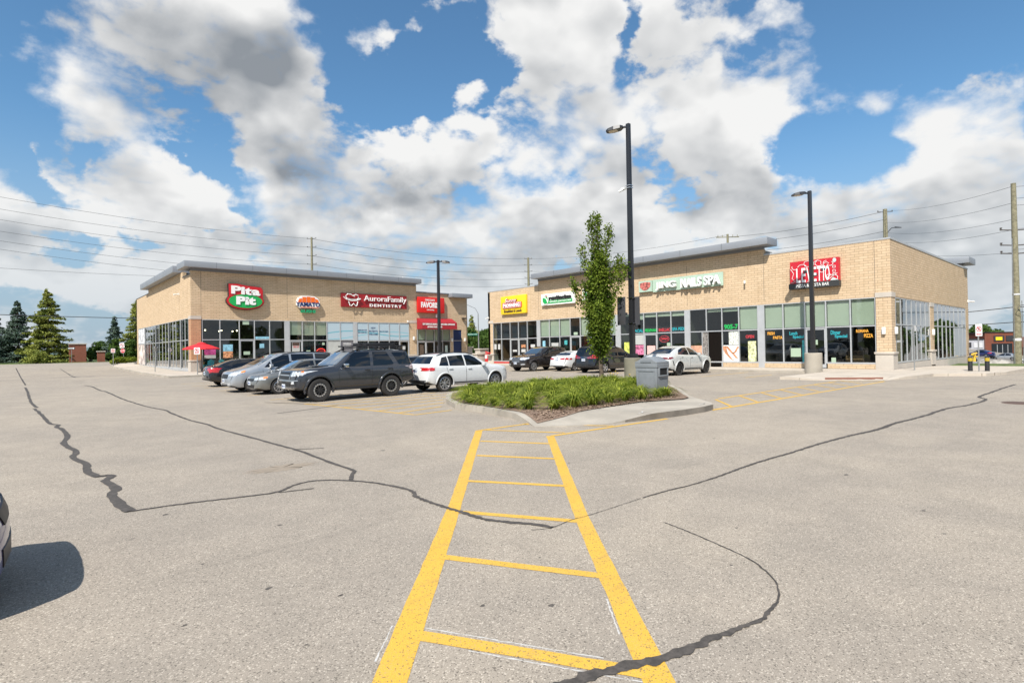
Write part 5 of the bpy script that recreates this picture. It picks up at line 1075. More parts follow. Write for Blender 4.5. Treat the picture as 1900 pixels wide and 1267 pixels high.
make_car('sedan', 'glossy black sedan with large red tail lamps parked beside the red umbrella', 'car', sedan(BLK, W=1.8, plates={'B': (.72, .0)}, rearw=[(.68, 1.12), (.55, 1.34)],
    tail=[[('B', [(.34, .86), (.86, .74), (.86, .98), (.34, .98)]), ('S', [(4.00, .92), (4.46, .72), (4.46, .96), (4.12, .99)])]], extra=[('grille', 'F', [(-.36, .56), (.36, .56), (.40, .66), (-.40, .66)], GRIL, .01), ('rear_bumper_insert', 'B', [(-.7, .34), (.7, .34), (.72, .42), (-.72, .42)], GRIL, .008)]), (9.40, 32.0, 0), 0)
make_car('sedan', 'dark sedan almost hidden behind the white crossover', 'car', sedan(paint('slate paint', (.03, .04, .055), .4, .25), plates={'B': (.72, .0)}), (14.9, 23.9, 0), 0)
VAN = dict(L=5.10, W=1.98, wr_=.345, wb=3.03, fo=.96, paint=SILV, gap=.05, rimf=.68, spokes=5, sw=.09,
    top=[(0, .58), (.02, .78), (.1, .90), (.5, 1.02), (.95, 1.12), (1.02, 1.14), (1.95, 1.62), (2.3, 1.70), (3.2, 1.75), (4.4, 1.73), (4.72, 1.68), (4.82, 1.58), (4.98, 1.12), (5.05, 1.0), (5.10, .6)],
    belt=[(0, .52), (.1, .80), (.6, .94), (1.1, 1.02), (3, 1.06), (4.7, 1.10), (4.95, 1.04), (5.10, .55)], bot=[(0, .30), (.3, .20), (.8, .22), (4.2, .24), (4.7, .30), (5.10, .42)],
    plan=[(0, .78), (.1, .89), (.4, .96), (.95, 1.0), (4.4, 1.0), (4.8, .97), (5.10, .88)], roofw=[(0, .78), (.95, .82), (2.0, .72), (3, .74), (4.7, .72), (5.0, .8), (5.1, .8)],
    side=[[(1.44, 1.08), (1.72, 1.08), (1.72, 1.34)], [(1.78, 1.08), (2.56, 1.08), (2.58, 1.62), (2.26, 1.60), (1.78, 1.40)], [(2.66, 1.09), (3.72, 1.10), (3.72, 1.64), (2.68, 1.64)], [(3.80, 1.10), (4.66, 1.12), (4.56, 1.62), (3.80, 1.64)]],
    wind=[(.82, 1.18), (.66, 1.62)], rearw=[(.72, 1.18), (.64, 1.60)], seams=[(2.62, .34, 2.62, 1.06), (1.40, .5, 1.36, 1.0), (3.76, .34, 3.76, 1.08)], handles=[(2.46, .96), (2.82, .96)], mirror=(1.70, 1.12),
    head=[[('F', [(.46, .72), (.84, .74), (.84, .86), (.46, .80)]), ('S', [(.10, .74), (.60, .86), (.66, .97), (.14, .86)])]], amber=[[('S', [(.46, .86), (.62, .89), (.66, .965), (.50, .93)])]],
    tail=[[('B', [(.66, .94), (.90, .94), (.90, 1.16), (.66, 1.16)]), ('S', [(4.74, .94), (5.0, .92), (4.96, 1.16), (4.80, 1.18)])]], fog=[[('F', [(.50, .34), (.72, .35), (.72, .42), (.50, .41)])]],
    extra=[('grille', 'F', [(-.40, .62), (.40, .62), (.46, .80), (-.46, .80)], GRIL, .01), ('lower_grille', 'F', [(-.40, .26), (.40, .26), (.44, .36), (-.44, .36)], GRIL, .008)], plates={'F': (.52, .0)}, rails=(2.3, 4.6, .04, .70))
make_car('minivan', 'silver minivan facing the camera next to the black sedan', 'van', VAN, (9.30, 26.82, 0), pi)
# right row
COUPE = dict(XOV); COUPE.update(L=4.93, W=2.0, wr_=.385, wb=2.97, fo=.88, paint=PEARL, rimm=ALLOYD, spokes=10, sw=.045, clad=None, lipr=.03,
    top=[(0, .64), (.02, .86), (.1, 1.0), (.6, 1.10), (1.3, 1.17), (1.4, 1.19), (2.1, 1.58), (2.4, 1.66), (2.8, 1.70), (3.2, 1.67), (3.8, 1.52), (4.45, 1.24), (4.75, 1.16), (4.86, 1.10), (4.90, .95), (4.93, .6)],
    belt=[(0, .58), (.1, .90), (.6, 1.02), (1.4, 1.08), (3, 1.12), (4.4, 1.16), (4.78, 1.08), (4.93, .58)], bot=[(0, .36), (.3, .24), (.8, .26), (4.0, .27), (4.6, .34), (4.93, .44)],
    plan=[(0, .80), (.1, .90), (.4, .97), (.9, 1.0), (4.3, 1.0), (4.7, .96), (4.93, .86)], roofw=[(0, .8), (1.3, .84), (2.2, .68), (3.2, .68), (3.9, .64), (4.5, .78), (4.93, .8)],
    side=[[(1.70, 1.13), (2.70, 1.15), (2.72, 1.58), (2.4, 1.56), (2.1, 1.44)], [(2.78, 1.15), (3.90, 1.20), (3.60, 1.44), (3.2, 1.57), (2.80, 1.585)]], wind=[(.80, 1.23), (.64, 1.55)], rearw=[(.66, 1.26), (.56, 1.56)],
    seams=[(2.74, .38, 2.74, 1.14), (1.5, .5, 1.48, 1.06), (3.75, .8, 3.85, 1.16)], handles=[(2.56, 1.02), (3.60, 1.06)], mirror=(1.86, 1.18), tailm=M('smoked red lens', (.16, .012, .014), .2, coat=1),
    tail=[[('B', [(.30, .96), (.92, .94), (.92, 1.05), (.36, 1.02)]), ('S', [(4.45, 1.0), (4.84, .94), (4.82, 1.05), (4.55, 1.07)])]],
    extra=[('rear_bumper_insert', 'B', [(-.80, .36), (.80, .36), (.86, .56), (-.86, .56)], DARKM, .012), ('grille', 'F', [(-.4, .5), (.4, .5), (.46, .86), (-.46, .86)], GRIL, .01), ('badge', 'B', [(-.04, 1.0), (.04, 1.0), (.04, 1.07), (-.04, 1.07)], CHROME, .012)],
    extra2=[('sill_trim', 'S', [(1.4, .34), (3.4, .34), (3.4, .40), (1.4, .38)], DARKM, .012), ('exhaust_tip', 'B', [(.52, .42), (.74, .42), (.74, .50), (.52, .50)], CHROME, .02), ('air_vent', 'S', [(4.40, .60), (4.47, .60), (4.56, .86), (4.50, .86)], DARKM, .012)], plates={}, rails=None)
make_car('suv', 'pearl white sloping roof coupe crossover with black wheels outside the nail spa', 'car', COUPE, (29.45, 18.15, 0), 0)
BVAN = dict(VAN); BVAN.update(paint=BLK, W=1.98, head=VAN['head'], tail=[[('B', [(.70, .98), (.93, .98), (.93, 1.18), (.62, 1.16)]), ('S', [(4.82, .96), (5.02, .96), (4.98, 1.18), (4.84, 1.18)])]], plates={'B': (.86, .0)}, rails=(2.3, 4.7, .05, .70), fog=[],
    extra=[('tailgate_chrome', 'B', [(-.62, 1.0), (.62, 1.0), (.62, 1.03), (-.62, 1.03)], CHROME, .012), ('rear_bumper_insert', 'B', [(-.8, .40), (.8, .40), (.8, .46), (-.8, .46)], DARKM, .012), ('rear_spoiler', 'B', [(-.66, 1.62), (.66, 1.62), (.64, 1.68), (-.64, 1.68)], DARKM, .03)])
make_car('minivan', 'black minivan seen from behind beside the columnar tree', 'van', BVAN, (29.85, 23.75, 0), 0)
make_car('sedan', 'white sedan seen from behind between the black minivan and brown crossover', 'car', sedan(WHT, L=4.66, W=1.78, top=[(0, .52), (.02, .70), (.1, .80), (.5, .88), (1.1, .95), (1.2, .97), (2.0, 1.38), (2.3, 1.44), (2.7, 1.46), (3.2, 1.44), (3.6, 1.34), (4.0, 1.12), (4.1, 1.08), (4.5, 1.06), (4.6, 1.0), (4.66, .6)], plates={'B': (.80, .0)},
    tail=[[('B', [(.30, .84), (.86, .82), (.86, .94), (.34, .93)]), ('S', [(4.3, .86), (4.56, .83), (4.54, .95), (4.34, .96)])]], rearw=[(.62, 1.13), (.54, 1.36)], extra=[('grille', 'F', [(-.36, .56), (.36, .56), (.40, .66), (-.40, .66)], GRIL, .01), ('rear_bumper_insert', 'B', [(-.6, .38), (.6, .38), (.6, .42), (-.6, .42)], DARKM, .01), ('badge', 'B', [(-.05, .9), (.05, .9), (.05, .98), (-.05, .98)], CHROME, .01)]), (30.75, 27.2, 0), 0)
ENC = dict(VAN); ENC.update(L=5.10, W=2.0, wr_=.375, paint=BRN, spokes=14, sw=.03, lip=True, lipr=.03,
    top=[(0, .70), (.02, .90), (.1, 1.02), (.6, 1.12), (1.3, 1.20), (1.4, 1.22), (2.15, 1.64), (2.5, 1.74), (3.2, 1.78), (4.1, 1.75), (4.5, 1.68), (4.62, 1.60), (4.92, 1.16), (5.03, 1.06), (5.10, .65)],
    belt=[(0, .64), (.1, .92), (.6, 1.04), (1.4, 1.10), (3, 1.13), (4.6, 1.16), (4.95, 1.08), (5.10, .6)], bot=[(0, .40), (.3, .28), (.8, .28), (4.2, .28), (4.7, .36), (5.10, .46)],
    side=[[(1.78, 1.15), (2.66, 1.16), (2.68, 1.66), (2.45, 1.66), (2.14, 1.54)], [(2.75, 1.16), (3.66, 1.17), (3.66, 1.68), (2.77, 1.68)], [(3.75, 1.17), (4.50, 1.22), (4.30, 1.60), (3.75, 1.67)]], wind=[(.82, 1.27), (.66, 1.64)], rearw=[(.70, 1.24), (.60, 1.62)],
    seams=[(2.70, .4, 2.70, 1.14), (1.55, .5, 1.52, 1.08), (3.72, .6, 3.76, 1.16)], handles=[(2.54, 1.02), (3.56, 1.04)], mirror=(1.92, 1.18), mirrorm=BRN,
    head=[[('F', [(.48, .82), (.86, .84), (.86, 1.0), (.50, .98)]), ('S', [(.06, .84), (.50, .92), (.56, 1.02), (.10, 1.0)])]], amber=[], fog=[[('F', [(.55, .48), (.85, .50), (.85, .56), (.55, .54)])]],
    extra=[('grille', 'F', [(-.40, .72), (.40, .72), (.46, .84), (.38, .96), (-.38, .96), (-.46, .84)], M('satin grille bars', (.22, .22, .22), .35, .8), .012), ('grille_trim', 'F', [(-.44, .69), (.44, .69), (.41, .72), (-.41, .72)], CHROME, .02), ('lower_grille', 'F', [(-.5, .36), (.5, .36), (.55, .46), (-.55, .46)], GRIL, .008)], plates={'F': (.60, .0)}, rails=(2.4, 4.4, .045, .70), clad=None)
make_car('suv', 'dark brown crossover with chrome oval grille facing out from the breakfast shop', 'car', ENC, (29.45, 29.87, 0), pi)
# car at the very left edge and the next one behind it
make_car('sedan', 'dark blue car of which only the rounded front corner shows at the left frame edge', 'car', sedan(paint('bright dark blue paint', (.012, .02, .16), .0, .3), W=1.86, headm=M('clear pale lamp', (.45, .52, .62), .15, .2, coat=1),
    head=[[('F', [(.44, .58), (.86, .58), (.86, .76), (.44, .72)]), ('S', [(.06, .58), (.46, .66), (.50, .78), (.12, .76)])]], plates={}), (-2.34, 5.88, 0), 0)
make_car('sedan', 'black car tip at the far left frame edge behind the lot', 'car', sedan(BLK, plates={}), (-3.95, 51.0, 0), 0)

# ------------------------------------------------------------------ lamp posts
def lamppost(label, x, y, h, hb, rb, heads, cross=.15, cm=None):
    t = thing('lamp_post', label, 'lamp post', (x, y, 0), 'dark lamp posts standing in the parking lot')
    b = MB(); b.lathe([(0, -.05), (rb, -.05), (rb, hb-.03), (rb-.03, hb), (0, hb)], (x, y, 0), 28); bs = b.build('concrete_base', cm or CBASE, t, smooth=True)
    b = MB(); b.box(x-.2, x+.2, y-.2, y+.2, hb+.004, hb+.06); b.box(x-.17, x+.17, y-.17, y+.17, hb+.06, hb+.18); b.build('base_plate', POLE, t, bevel=.02)
    b = MB(); c = cross/2; b.hexa([(x-c, y-c, hb+.18), (x+c, y-c, hb+.18), (x+c, y+c, hb+.18), (x-c, y+c, hb+.18), (x-c*.8, y-c*.8, h), (x+c*.8, y-c*.8, h), (x+c*.8, y+c*.8, h), (x-c*.8, y+c*.8, h)]); b.build('pole', POLE, t, bevel=.012)
    for a in heads:
        d = Vector((cos(a), sin(a), 0)); n = Vector((-sin(a), cos(a), 0)); o = Vector((x, y, h-.12)); b = MB()
        def P3(u, v, z_): return o+d*u+n*v+Vector((0, 0, z_))
        b.tube([o, o+d*.28], .05, 6)
        secs = [(.22, .10, .05, -.02), (.34, .20, .07, -.07), (.62, .22, .055, -.11), (.86, .19, .0, -.12), (.96, .12, -.05, -.12)]
        k = len(b.v)
        for u, w_, zt, zb in secs: b.v += [tuple(P3(u, -w_, zb)), tuple(P3(u, w_, zb)), tuple(P3(u, w_*.8, zt)), tuple(P3(u, -w_*.8, zt))]
        for i in range(len(secs)-1):
            for j in range(4): b.f.append((k+i*4+j, k+i*4+(j+1) % 4, k+(i+1)*4+(j+1) % 4, k+(i+1)*4+j)); b.m.append(0)
        b.f += [(k+3, k+2, k+1, k), (k+16, k+17, k+18, k+19)]; b.m += [0, 0]
        hd = b.build('lamp_head', POLE, t); b = MB(); b.add([P3(.46, -.17, -.108), P3(.84, -.15, -.126), P3(.84, .15, -.126), P3(.46, .17, -.108)], [(0, 1, 2, 3)]); b.build('lamp_lens', M('beige lamp lens', (.55, .48, .36), .4), hd)
    return t
VL = YAW+pi/2
lp = lamppost('tall dark lamp post on the planted island beside the grey litter bin', 19.94, 14.5, 11.45, 1.23, .37, [VL-.35], .20, CBASEG)
b = MB()
for z in (8.62, 8.72): b.box(19.82, 20.06, 14.38, 14.62, z, z+.03)
for z in (2.72, 3.82): b.box(19.80, 20.08, 14.36, 14.64, z, z+.03)
b.build('steel_strap', CHROME, lp)
b = MB(); b.box(19.72, 19.86, 14.62, 14.80, 8.58, 8.66); b.tube([(19.8, 14.68, 8.6), (19.66, 14.86, 8.5)], .045, 8); b.build('small_camera', WHITE, lp)
bs = thing('parking_sign', 'dark backed sign strapped to the tall lamp post on the island', 'sign', (19.94, 14.5, 2.7))
b = MB(); b.box(19.60, 19.64, 14.60, 15.02, 2.66, 3.88); b.box(19.64, 19.80, 14.62, 14.66, 3.1, 3.2); b.build('sign_plate', M('sign back grey', (.09, .09, .10), .5, .4), bs, bevel=.01)
b = MB(); b.box(20.02, 20.06, 14.16, 14.4, 2.66, 3.88); b.build('sign_plate', M('sign back grey', (.09, .09, .10)), bs)
lamppost('dark lamp post on a round concrete base outside the pizza bar', 33.4, 11.99, 10.3, 1.16, .45, [VL-.1], .22)
lamppost('slim double headed dark lamp post behind the white crossover', 25.5, 37.5, 8.95, .7, .3, [VL, VL+pi], .22)
lamppost('double headed lamp post mostly beyond the left frame edge', -1.9, 53.65, 7.8, .7, .3, [VL, VL+pi], .2)

# ------------------------------------------------------------------ litter bin
GB = M('grey litter bin plastic', (.20, .215, .23), .5, var=.08, vs=3)
t = thing('litter_bin', 'grey plastic litter bin with domed lid on the planted island', 'litter bin', (16.6, 11.45, .15))
A_ = Matrix.Rotation(R(3), 4, 'Z'); BX, BY = 16.15, 10.95
def TB(p): v = A_ @ Vector(p); return (v.x+BX, v.y+BY, v.z+.15)
def tbox(b, x0, x1, y0, y1, z0, z1, tp=0.): b.hexa([TB(p) for p in ((x0, y0, z0), (x1, y0, z0), (x1, y1, z0), (x0, y1, z0), (x0-tp, y0-tp, z1), (x1+tp, y0-tp, z1), (x1+tp, y1+tp, z1), (x0-tp, y1+tp, z1))])
b = MB(); tbox(b, -.36, .36, -.38, .38, .04, .86, .03); bd = b.build('bin_body', GB, t, bevel=.025)
b = MB(); tbox(b, -.40, .40, -.42, .42, .86, 1.0, .005)
prof = [(-.42, 0), (-.42, .06), (-.30, .10), (-.2, .17), (-.1, .215), (0, .23), (.1, .215), (.2, .17), (.30, .10), (.42, .06), (.42, 0)]
b.poly(prof, lambda a, c, d: TB((d, a, 1.0+c)), -.40, .40); b.build('bin_lid', GB, t, bevel=.012)
b = MB(); tbox(b, -.415, -.404, -.20, .20, 1.04, 1.10); b.build('lid_badge', M('bin panel', (.17, .185, .20), .5), t)
b = MB(); tbox(b, -.402, -.392, -.33, .33, .74, .80); tbox(b, -.402, -.39, -.33, -.29, .10, .74); tbox(b, -.402, -.39, .29, .33, .10, .74); b.build('side_rib', GB, t, bevel=.005)
b = MB(); tbox(b, -.24, .24, -.424, -.416, .62, .84); b.build('bin_opening', M('dark bin opening', (.006, .006, .006), .9), t)
b = MB(); tbox(b, -.30, .30, -.45, -.40, .57, .615); tbox(b, -.30, .30, -.45, -.40, .845, .88); tbox(b, -.30, -.245, -.45, -.40, .615, .845); tbox(b, .245, .30, -.45, -.40, .615, .845); b.build('opening_rim', GB, t, bevel=.008)
b = MB()
for k in range(9): tbox(b, -.24+k*.06, -.21+k*.06, -.412, -.392, .12, .50)
b.build('front_louvre', M('bin panel', (.17, .185, .20), .5), t)
b = MB(); tbox(b, -.37, .37, -.40, .40, 0, .045); b.build('bin_foot', GB, t)

# ------------------------------------------------------------------ traffic signs
GALV = M('galvanised steel', (.34, .35, .35), .45, .6, var=.12, vs=5); SIGNW = M('sign white', (.72, .72, .72), .5); SIGNR = M('sign face red', (.55, .02, .025), .45)
def roadsign(label, x, y, h, kind, az, lean=0., z0=None, w_=.30, hh=.38):
    z0 = gz(x, y) if z0 is None else z0; t = thing('traffic_sign', label, 'traffic sign', (x, y, z0), 'signs on steel posts round the lot')
    ln = Vector((sin(lean)*cos(az+pi/2), sin(lean)*sin(az+pi/2), cos(lean)))
    o = Vector((x, y, z0)); b = MB(); b.tube([o, o+ln*h], .032, 6); b.build('post', GALV, t)
    nrm = Vector((cos(az), sin(az), 0)); rt = Vector((-sin(az), cos(az), 0)); rt = (rt-ln*rt.dot(ln)).normalized()
    def mp(s_, z, n): return o+rt*s_+ln*z+nrm*(.04+n)
    mp.__name__ = 'mp'
    def ring(b, cz, r0, r1, n, k=28, sq=False):
        pts = [(cos(2*pi*i/k), sin(2*pi*i/k)) for i in range(k)]; q = len(b.v)
        for r_ in (r0, r1):
            for c_, s_ in pts: b.v.append(tuple(mp(r_*c_, cz+r_*s_, n)))
        for i in range(k): b.f.append((q+i, q+(i+1) % k, q+k+(i+1) % k, q+k+i)); b.m.append(0)
    if kind in ('nopark', 'plain'):
        b = MB(); b.poly(rrect(-w_/2, w_/2, h-hh, h, .03), mp, 0, .006); b.build('sign_plate', SIGNW, t)
        if kind == 'nopark':
            b = MB(); ring(b, h-hh*.42, w_*.38, w_*.30, .012); b.add([mp(-w_*.28, h-hh*.42+w_*.2, .011), mp(-w_*.2, h-hh*.42+w_*.28, .011), mp(w_*.28, h-hh*.42-w_*.2, .011), mp(w_*.2, h-hh*.42-w_*.28, .011)], [(0, 1, 2, 3)]); b.build('no_parking_ring', SIGNR, t)
            text('P', mp, -w_*.13, w_*.13, h-hh*.42-w_*.18, h-hh*.42+w_*.18, .008, .010, DARKM, t)
            if hh > .45: text('FIRE ROUTE', mp, -w_*.38, w_*.38, h-hh+.05, h-hh+.14, .008, .01, SIGNR, t)
    elif kind == 'stop':
        b = MB(); b.poly([(.33*cos(R(22.5+45*i)), h-1.15+.33*sin(R(22.5+45*i))) for i in range(8)], mp, 0, .006); b.build('stop_plate', SIGNR, t)
        b = MB(); pts = [(cos(R(22.5+45*i)), sin(R(22.5+45*i))) for i in range(8)]; q = 0
        for r_ in (.33, .305):
            for c_, s_ in pts: b.v.append(tuple(mp(r_*c_, h-1.15+r_*s_, .008)))
        for i in range(8): b.f.append((i, (i+1) % 8, 8+(i+1) % 8, 8+i)); b.m.append(0)
        b.build('stop_border', SIGNW, t)
        text('STOP', mp, -.25, .25, h-1.25, h-1.05, .008, .010, SIGNW, t, .03)
        b = MB(); b.poly(rrect(-.33, .33, h-.74, h-.08, .04), mp, 0, .006); b.build('sign_plate', SIGNW, t)
        b = MB(); ring(b, h-.40, .27, .22, .012); b.add([mp(-.19, h-.27, .011), mp(-.14, h-.22, .011), mp(.19, h-.53, .011), mp(.14, h-.58, .011)], [(0, 1, 2, 3)]); b.build('prohibition_ring', SIGNR, t)
        b = MB(); b.tube([mp(.08, h-.56, .01), mp(.08, h-.36, .01), mp(-.06, h-.32, .01)], .025, 4); b.add([mp(-.05, h-.25, .012), mp(-.05, h-.40, .012), mp(-.15, h-.32, .012)], [(0, 1, 2)]); b.build('turn_arrow', DARKM, t)
    elif kind == 'oneway':
        b = MB(); b.poly(rrect(-.55, .55, h-.36, h, .03), mp, 0, .006); b.build('sign_plate', DARKM, t)
        b = MB(); b.poly([(-.48, h-.23), (.26, h-.23), (.26, h-.31), (.48, h-.18), (.26, h-.05), (.26, h-.13), (-.48, h-.13)], mp, .006, .010); b.build('white_arrow', SIGNW, t)
    return t
CAMAZ = YAW+pi
roadsign('small square no parking sign on a short post at the left sidewalk corner', 8.2, 79.5, 2.15, 'nopark', CAMAZ+.35, w_=.42, hh=.48, z0=.25)
roadsign('thin steel post with a sign seen edge on by the side windows', 9.05, 58.2, 2.3, 'plain', pi/2+CAMAZ+.25, w_=.34, hh=.5, z0=.13)
roadsign('no parking sign on a galvanised post by the red umbrella', 9.9, 46.4, 2.02, 'nopark', CAMAZ, w_=.44, hh=.5, z0=.13)
roadsign('leaning stop sign with a no turn plate above it', 10.75, 92, 2.75, 'stop', CAMAZ, lean=-.13, z0=.6)
roadsign('black and white one way arrow sign in front of the red brick wall', 5.77, 104.5, 2.3, 'oneway', CAMAZ)
roadsign('red and white no parking sign between two black bollards', 36.6, 5.25, 2.45, 'nopark', CAMAZ+.05, w_=.36, hh=.62, z0=.1)
roadsign('slim steel post standing beside the side wall windows', 36.7, 8.0, 2.45, 'plain', CAMAZ+pi/2+.1, w_=.2, hh=.3, z0=.12)
for (x, y), lab in (((36.75, 5.62), 'black bollard with yellow bands left of the small no parking sign'), ((37.0, 4.98), 'black bollard with yellow bands right of the small no parking sign')):
    t = thing('bollard', lab, 'bollard', (x, y, .1), 'banded black bollards'); b = MB(); b.lathe([(0, 0), (.10, 0), (.10, .74), (.085, .79), (0, .80)], (x, y, .08), 18); b.build('bollard_tube', DARKM, t, smooth=True)
    b = MB()
    for z in (.58, .67): b.lathe([(.09, z), (.104, z), (.104, z+.045), (.09, z+.045)], (x, y, .08), 18)
    b.build('yellow_band', YLS, t, smooth=True)
# gas meter at the far corner of the side wall
t = thing('gas_meter', 'yellow gas pipes and grey meter at the far corner of the right building', 'gas meter', (58.2, 8.5, -.7)); YP = M('yellow gas pipe', (.78, .50, .06), .5)
b = MB(); b.tube([(57.2, 8.6, .55), (58.9, 8.6, .60)], .09, 8); b.tube([(58.0, 8.6, .6), (58.0, 8.6, -.15)], .10, 8); b.tube([(57.9, 8.5, .35), (58.3, 8.4, .35)], .05, 8); b.build('gas_pipe', YP, t, smooth=True)
b = MB(); b.box(57.3, 58.1, 8.35, 8.75, -.35, -.05); b.lathe([(0, 0), (.2, 0), (.2, .1), (0, .14)], (58.5, 8.5, .05), 12); b.build('meter_box', GALV, t, bevel=.03)
b = MB(); b.tube([(58.3, 8.5, -.9), (58.3, 8.5, .1)], .06, 8); b.lathe([(0, 0), (.13, .05), (.13, .15), (0, .2)], (58.3, 8.5, -.5), 12); b.build('regulator', DARKM, t)

# ------------------------------------------------------------------ patio umbrella and chairs
t = thing('patio_umbrella', 'bright red patio umbrella by the corner of the left building', 'umbrella', (12.6, 52.3, .13)); ux, uy = 11.45, 52.2
REDF = M('red umbrella fabric', (.62, .02, .03), .8, var=.06, vs=2)
b = MB(); b.tube([(ux, uy, .16), (ux, uy, 2.62)], .022, 8); b.build('pole', DARKM, t)
b = MB(); b.lathe([(0, .14), (.28, .14), (.26, .2), (.05, .22), (.05, .5), (0, .5)], (ux, uy, 0), 18); b.build('base', DARKM, t, smooth=True)
b = MB(); n = 8; b.v = [(ux, uy, 2.56)]; 
for r_, z in ((.35, 2.50), (.9, 2.32), (1.42, 2.10), (1.42, 2.03)):
    for i in range(16):
        a = 2*pi*i/16; q = 1 if i % 2 == 0 else .965; b.v.append((ux+r_*q*cos(a), uy+r_*q*sin(a), z-(0 if i % 2 == 0 else .0)))
for i in range(16): b.f.append((0, 1+i, 1+(i+1) % 16))
for k in range(3):
    for i in range(16): b.f.append((1+k*16+i, 1+k*16+(i+1) % 16, 17+k*16+(i+1) % 16, 17+k*16+i))
b.m = [0]*len(b.f); b.build('canopy', REDF, t)
b = MB(); b.lathe([(0, 2.66), (.34, 2.56), (.36, 2.52)], (ux, uy, 0), 16); b.build('vent_cap', REDF, t)
b = MB()
for i in range(8): a = 2*pi*i/8; b.tube([(ux, uy, 2.45), (ux+1.38*cos(a), uy+1.38*sin(a), 2.05)], .01, 4)
b.build('rib', DARKM, t)
TEALM = M('teal painted plastic', (.04, .36, .38), .5)
def chair(x, y, a, lab):
    t = thing('patio_chair', lab, 'chair', (x, y, .13), 'teal patio chairs'); t.rotation_euler = (0, 0, a); ORG[t.name] = Vector((0, 0, 0)); b = MB()
    for k in range(5): b.box(-.26+k*.105, -.17+k*.105, -.25, .28, .36-.02*abs(k-2)*0, .385)
    b.build('seat', TEALM, t, world=False); b = MB()
    for k in range(5): y_ = -.26; b.hexa([(-.26+k*.105, .22, .36), (-.17+k*.105, .22, .36), (-.17+k*.105, .25, .36), (-.26+k*.105, .25, .36), (-.26+k*.11, .45, .95+.06*(2-abs(k-2))), (-.17+k*.11, .45, .95+.06*(2-abs(k-2))), (-.17+k*.11, .48, .95+.06*(2-abs(k-2))), (-.26+k*.11, .48, .95+.06*(2-abs(k-2)))])
    b.build('backrest', TEALM, t, world=False)
    for s_ in (-1, 1):
        b = MB(); b.box(s_*.34-.06, s_*.34+.06, -.32, .42, .55, .58); b.build('armrest', TEALM, t, world=False)
        for yy in (-.24, .3): b = MB(); b.box(s_*.32-.03, s_*.32+.03, yy-.04, yy+.04, 0, .55); b.build('leg', TEALM, t, world=False)
chair(12.1, 52.6, -.6, 'teal patio chair under the red umbrella beside its pole'); chair(13.2, 51.9, 2.2, 'teal patio chair facing away in front of the first shop window')
chair(14.6, 52.2, 3.0, 'teal patio chair in front of the sky blue poster')
# planters and red box in the gap between the buildings
for x, y, w_, h, lab in ((41.5, 52.0, .7, 1.5, 'tall beige concrete planter block nearest the right building'), (39.9, 50.6, .55, .95, 'low beige concrete planter block in the gap between the buildings'), (41.2, 55.4, .95, 1.75, 'wide stone capped pier behind the planters in the gap')):
    t = thing('planter', lab, 'planter', (x, y, .13), 'beige concrete piers between the buildings'); b = MB(); b.box(x-w_, x+w_, y-w_*.7, y+w_*.7, .1, h); b.build('planter_body', STONE, t, bevel=.04); b = MB(); b.box(x-w_-.1, x+w_+.1, y-w_*.7-.1, y+w_*.7+.1, h, h+.16); b.build('cap', STONE, t, bevel=.03)
t = thing('fire_connection', 'red fire hose connection on the plinth of the right building', 'fire connection', (36.6, 45.3, .9)); b = MB(); b.tube([(36.9, 44.9, 1.15), (36.55, 44.9, 1.15)], .10, 10); b.tube([(36.55, 44.7, 1.15), (36.55, 45.2, 1.3)], .08, 10); b.build('red_coupling', SIGNR, t, smooth=True); b = MB(); b.box(36.5, 36.95, 44.5, 45.3, .93, 1.0); b.build('shelf', STONE, t)
t = thing('newspaper_box', 'small red newspaper box beside the concrete planters', 'newspaper box', (40.6, 49.6, .13)); b = MB(); b.box(40.2, 40.7, 49.4, 49.9, .13, 1.05); b.build('box_body', SIGNR, t, bevel=.03); b = MB(); b.box(40.19, 40.2, 49.45, 49.85, .5, .95); b.build('box_window', SIGNW, t)

# ------------------------------------------------------------------ red brick walls, distant hill
for x0, y0, w_, h, lab, cap in ((1.1, 110.5, 2.6, .95, 'low red brick wall behind the large conifer', 0), (5.7, 108.8, 2.1, 2.85, 'tall red brick entrance wall right of the large conifer', 1), (9.05, 107, .95, 1.65, 'free standing red brick pier with a stone cap', 1)):
    t = thing('brick_wall', lab, 'brick wall', (x0, y0, gz(x0, y0)), 'red brick entrance walls'); z = gz(x0, y0)
    b = MB(); b.box(x0, x0+w_, y0, y0+.5, z-.3, z+h-.15); b.build('wall', BRICKR, t); b = MB(); b.box(x0-.1, x0+w_+.1, y0-.1, y0+.7, z+h-.15, z+h); b.build('coping', STONE, t)
    if h > 4: text('AURORA', LF, 0, 1, 0, 1, 0, .01, STONE, t) if False else None
b = MB(); n = 80; nx = 50
for j in range(12):
    for i in range(nx+1): 
        a = R(60+50*i/nx); d = 700+j*70; h_ = 15*math.exp(-((j-6)/3.2)**2)*(1+.25*sin(i*.37)+.12*sin(i*1.1)); b.v.append((d*cos(a), d*sin(a), h_-2))
for j in range(11):
    for i in range(nx): k = j*(nx+1)+i; b.f.append((k, k+1, k+nx+2, k+nx+1)); b.m.append(0)
tag(struct(b.build('hill', M('distant wooded hill', (.07, .11, .10), .95, var=.35, vs=.05), smooth=True)), 'low wooded hill on the far left horizon')

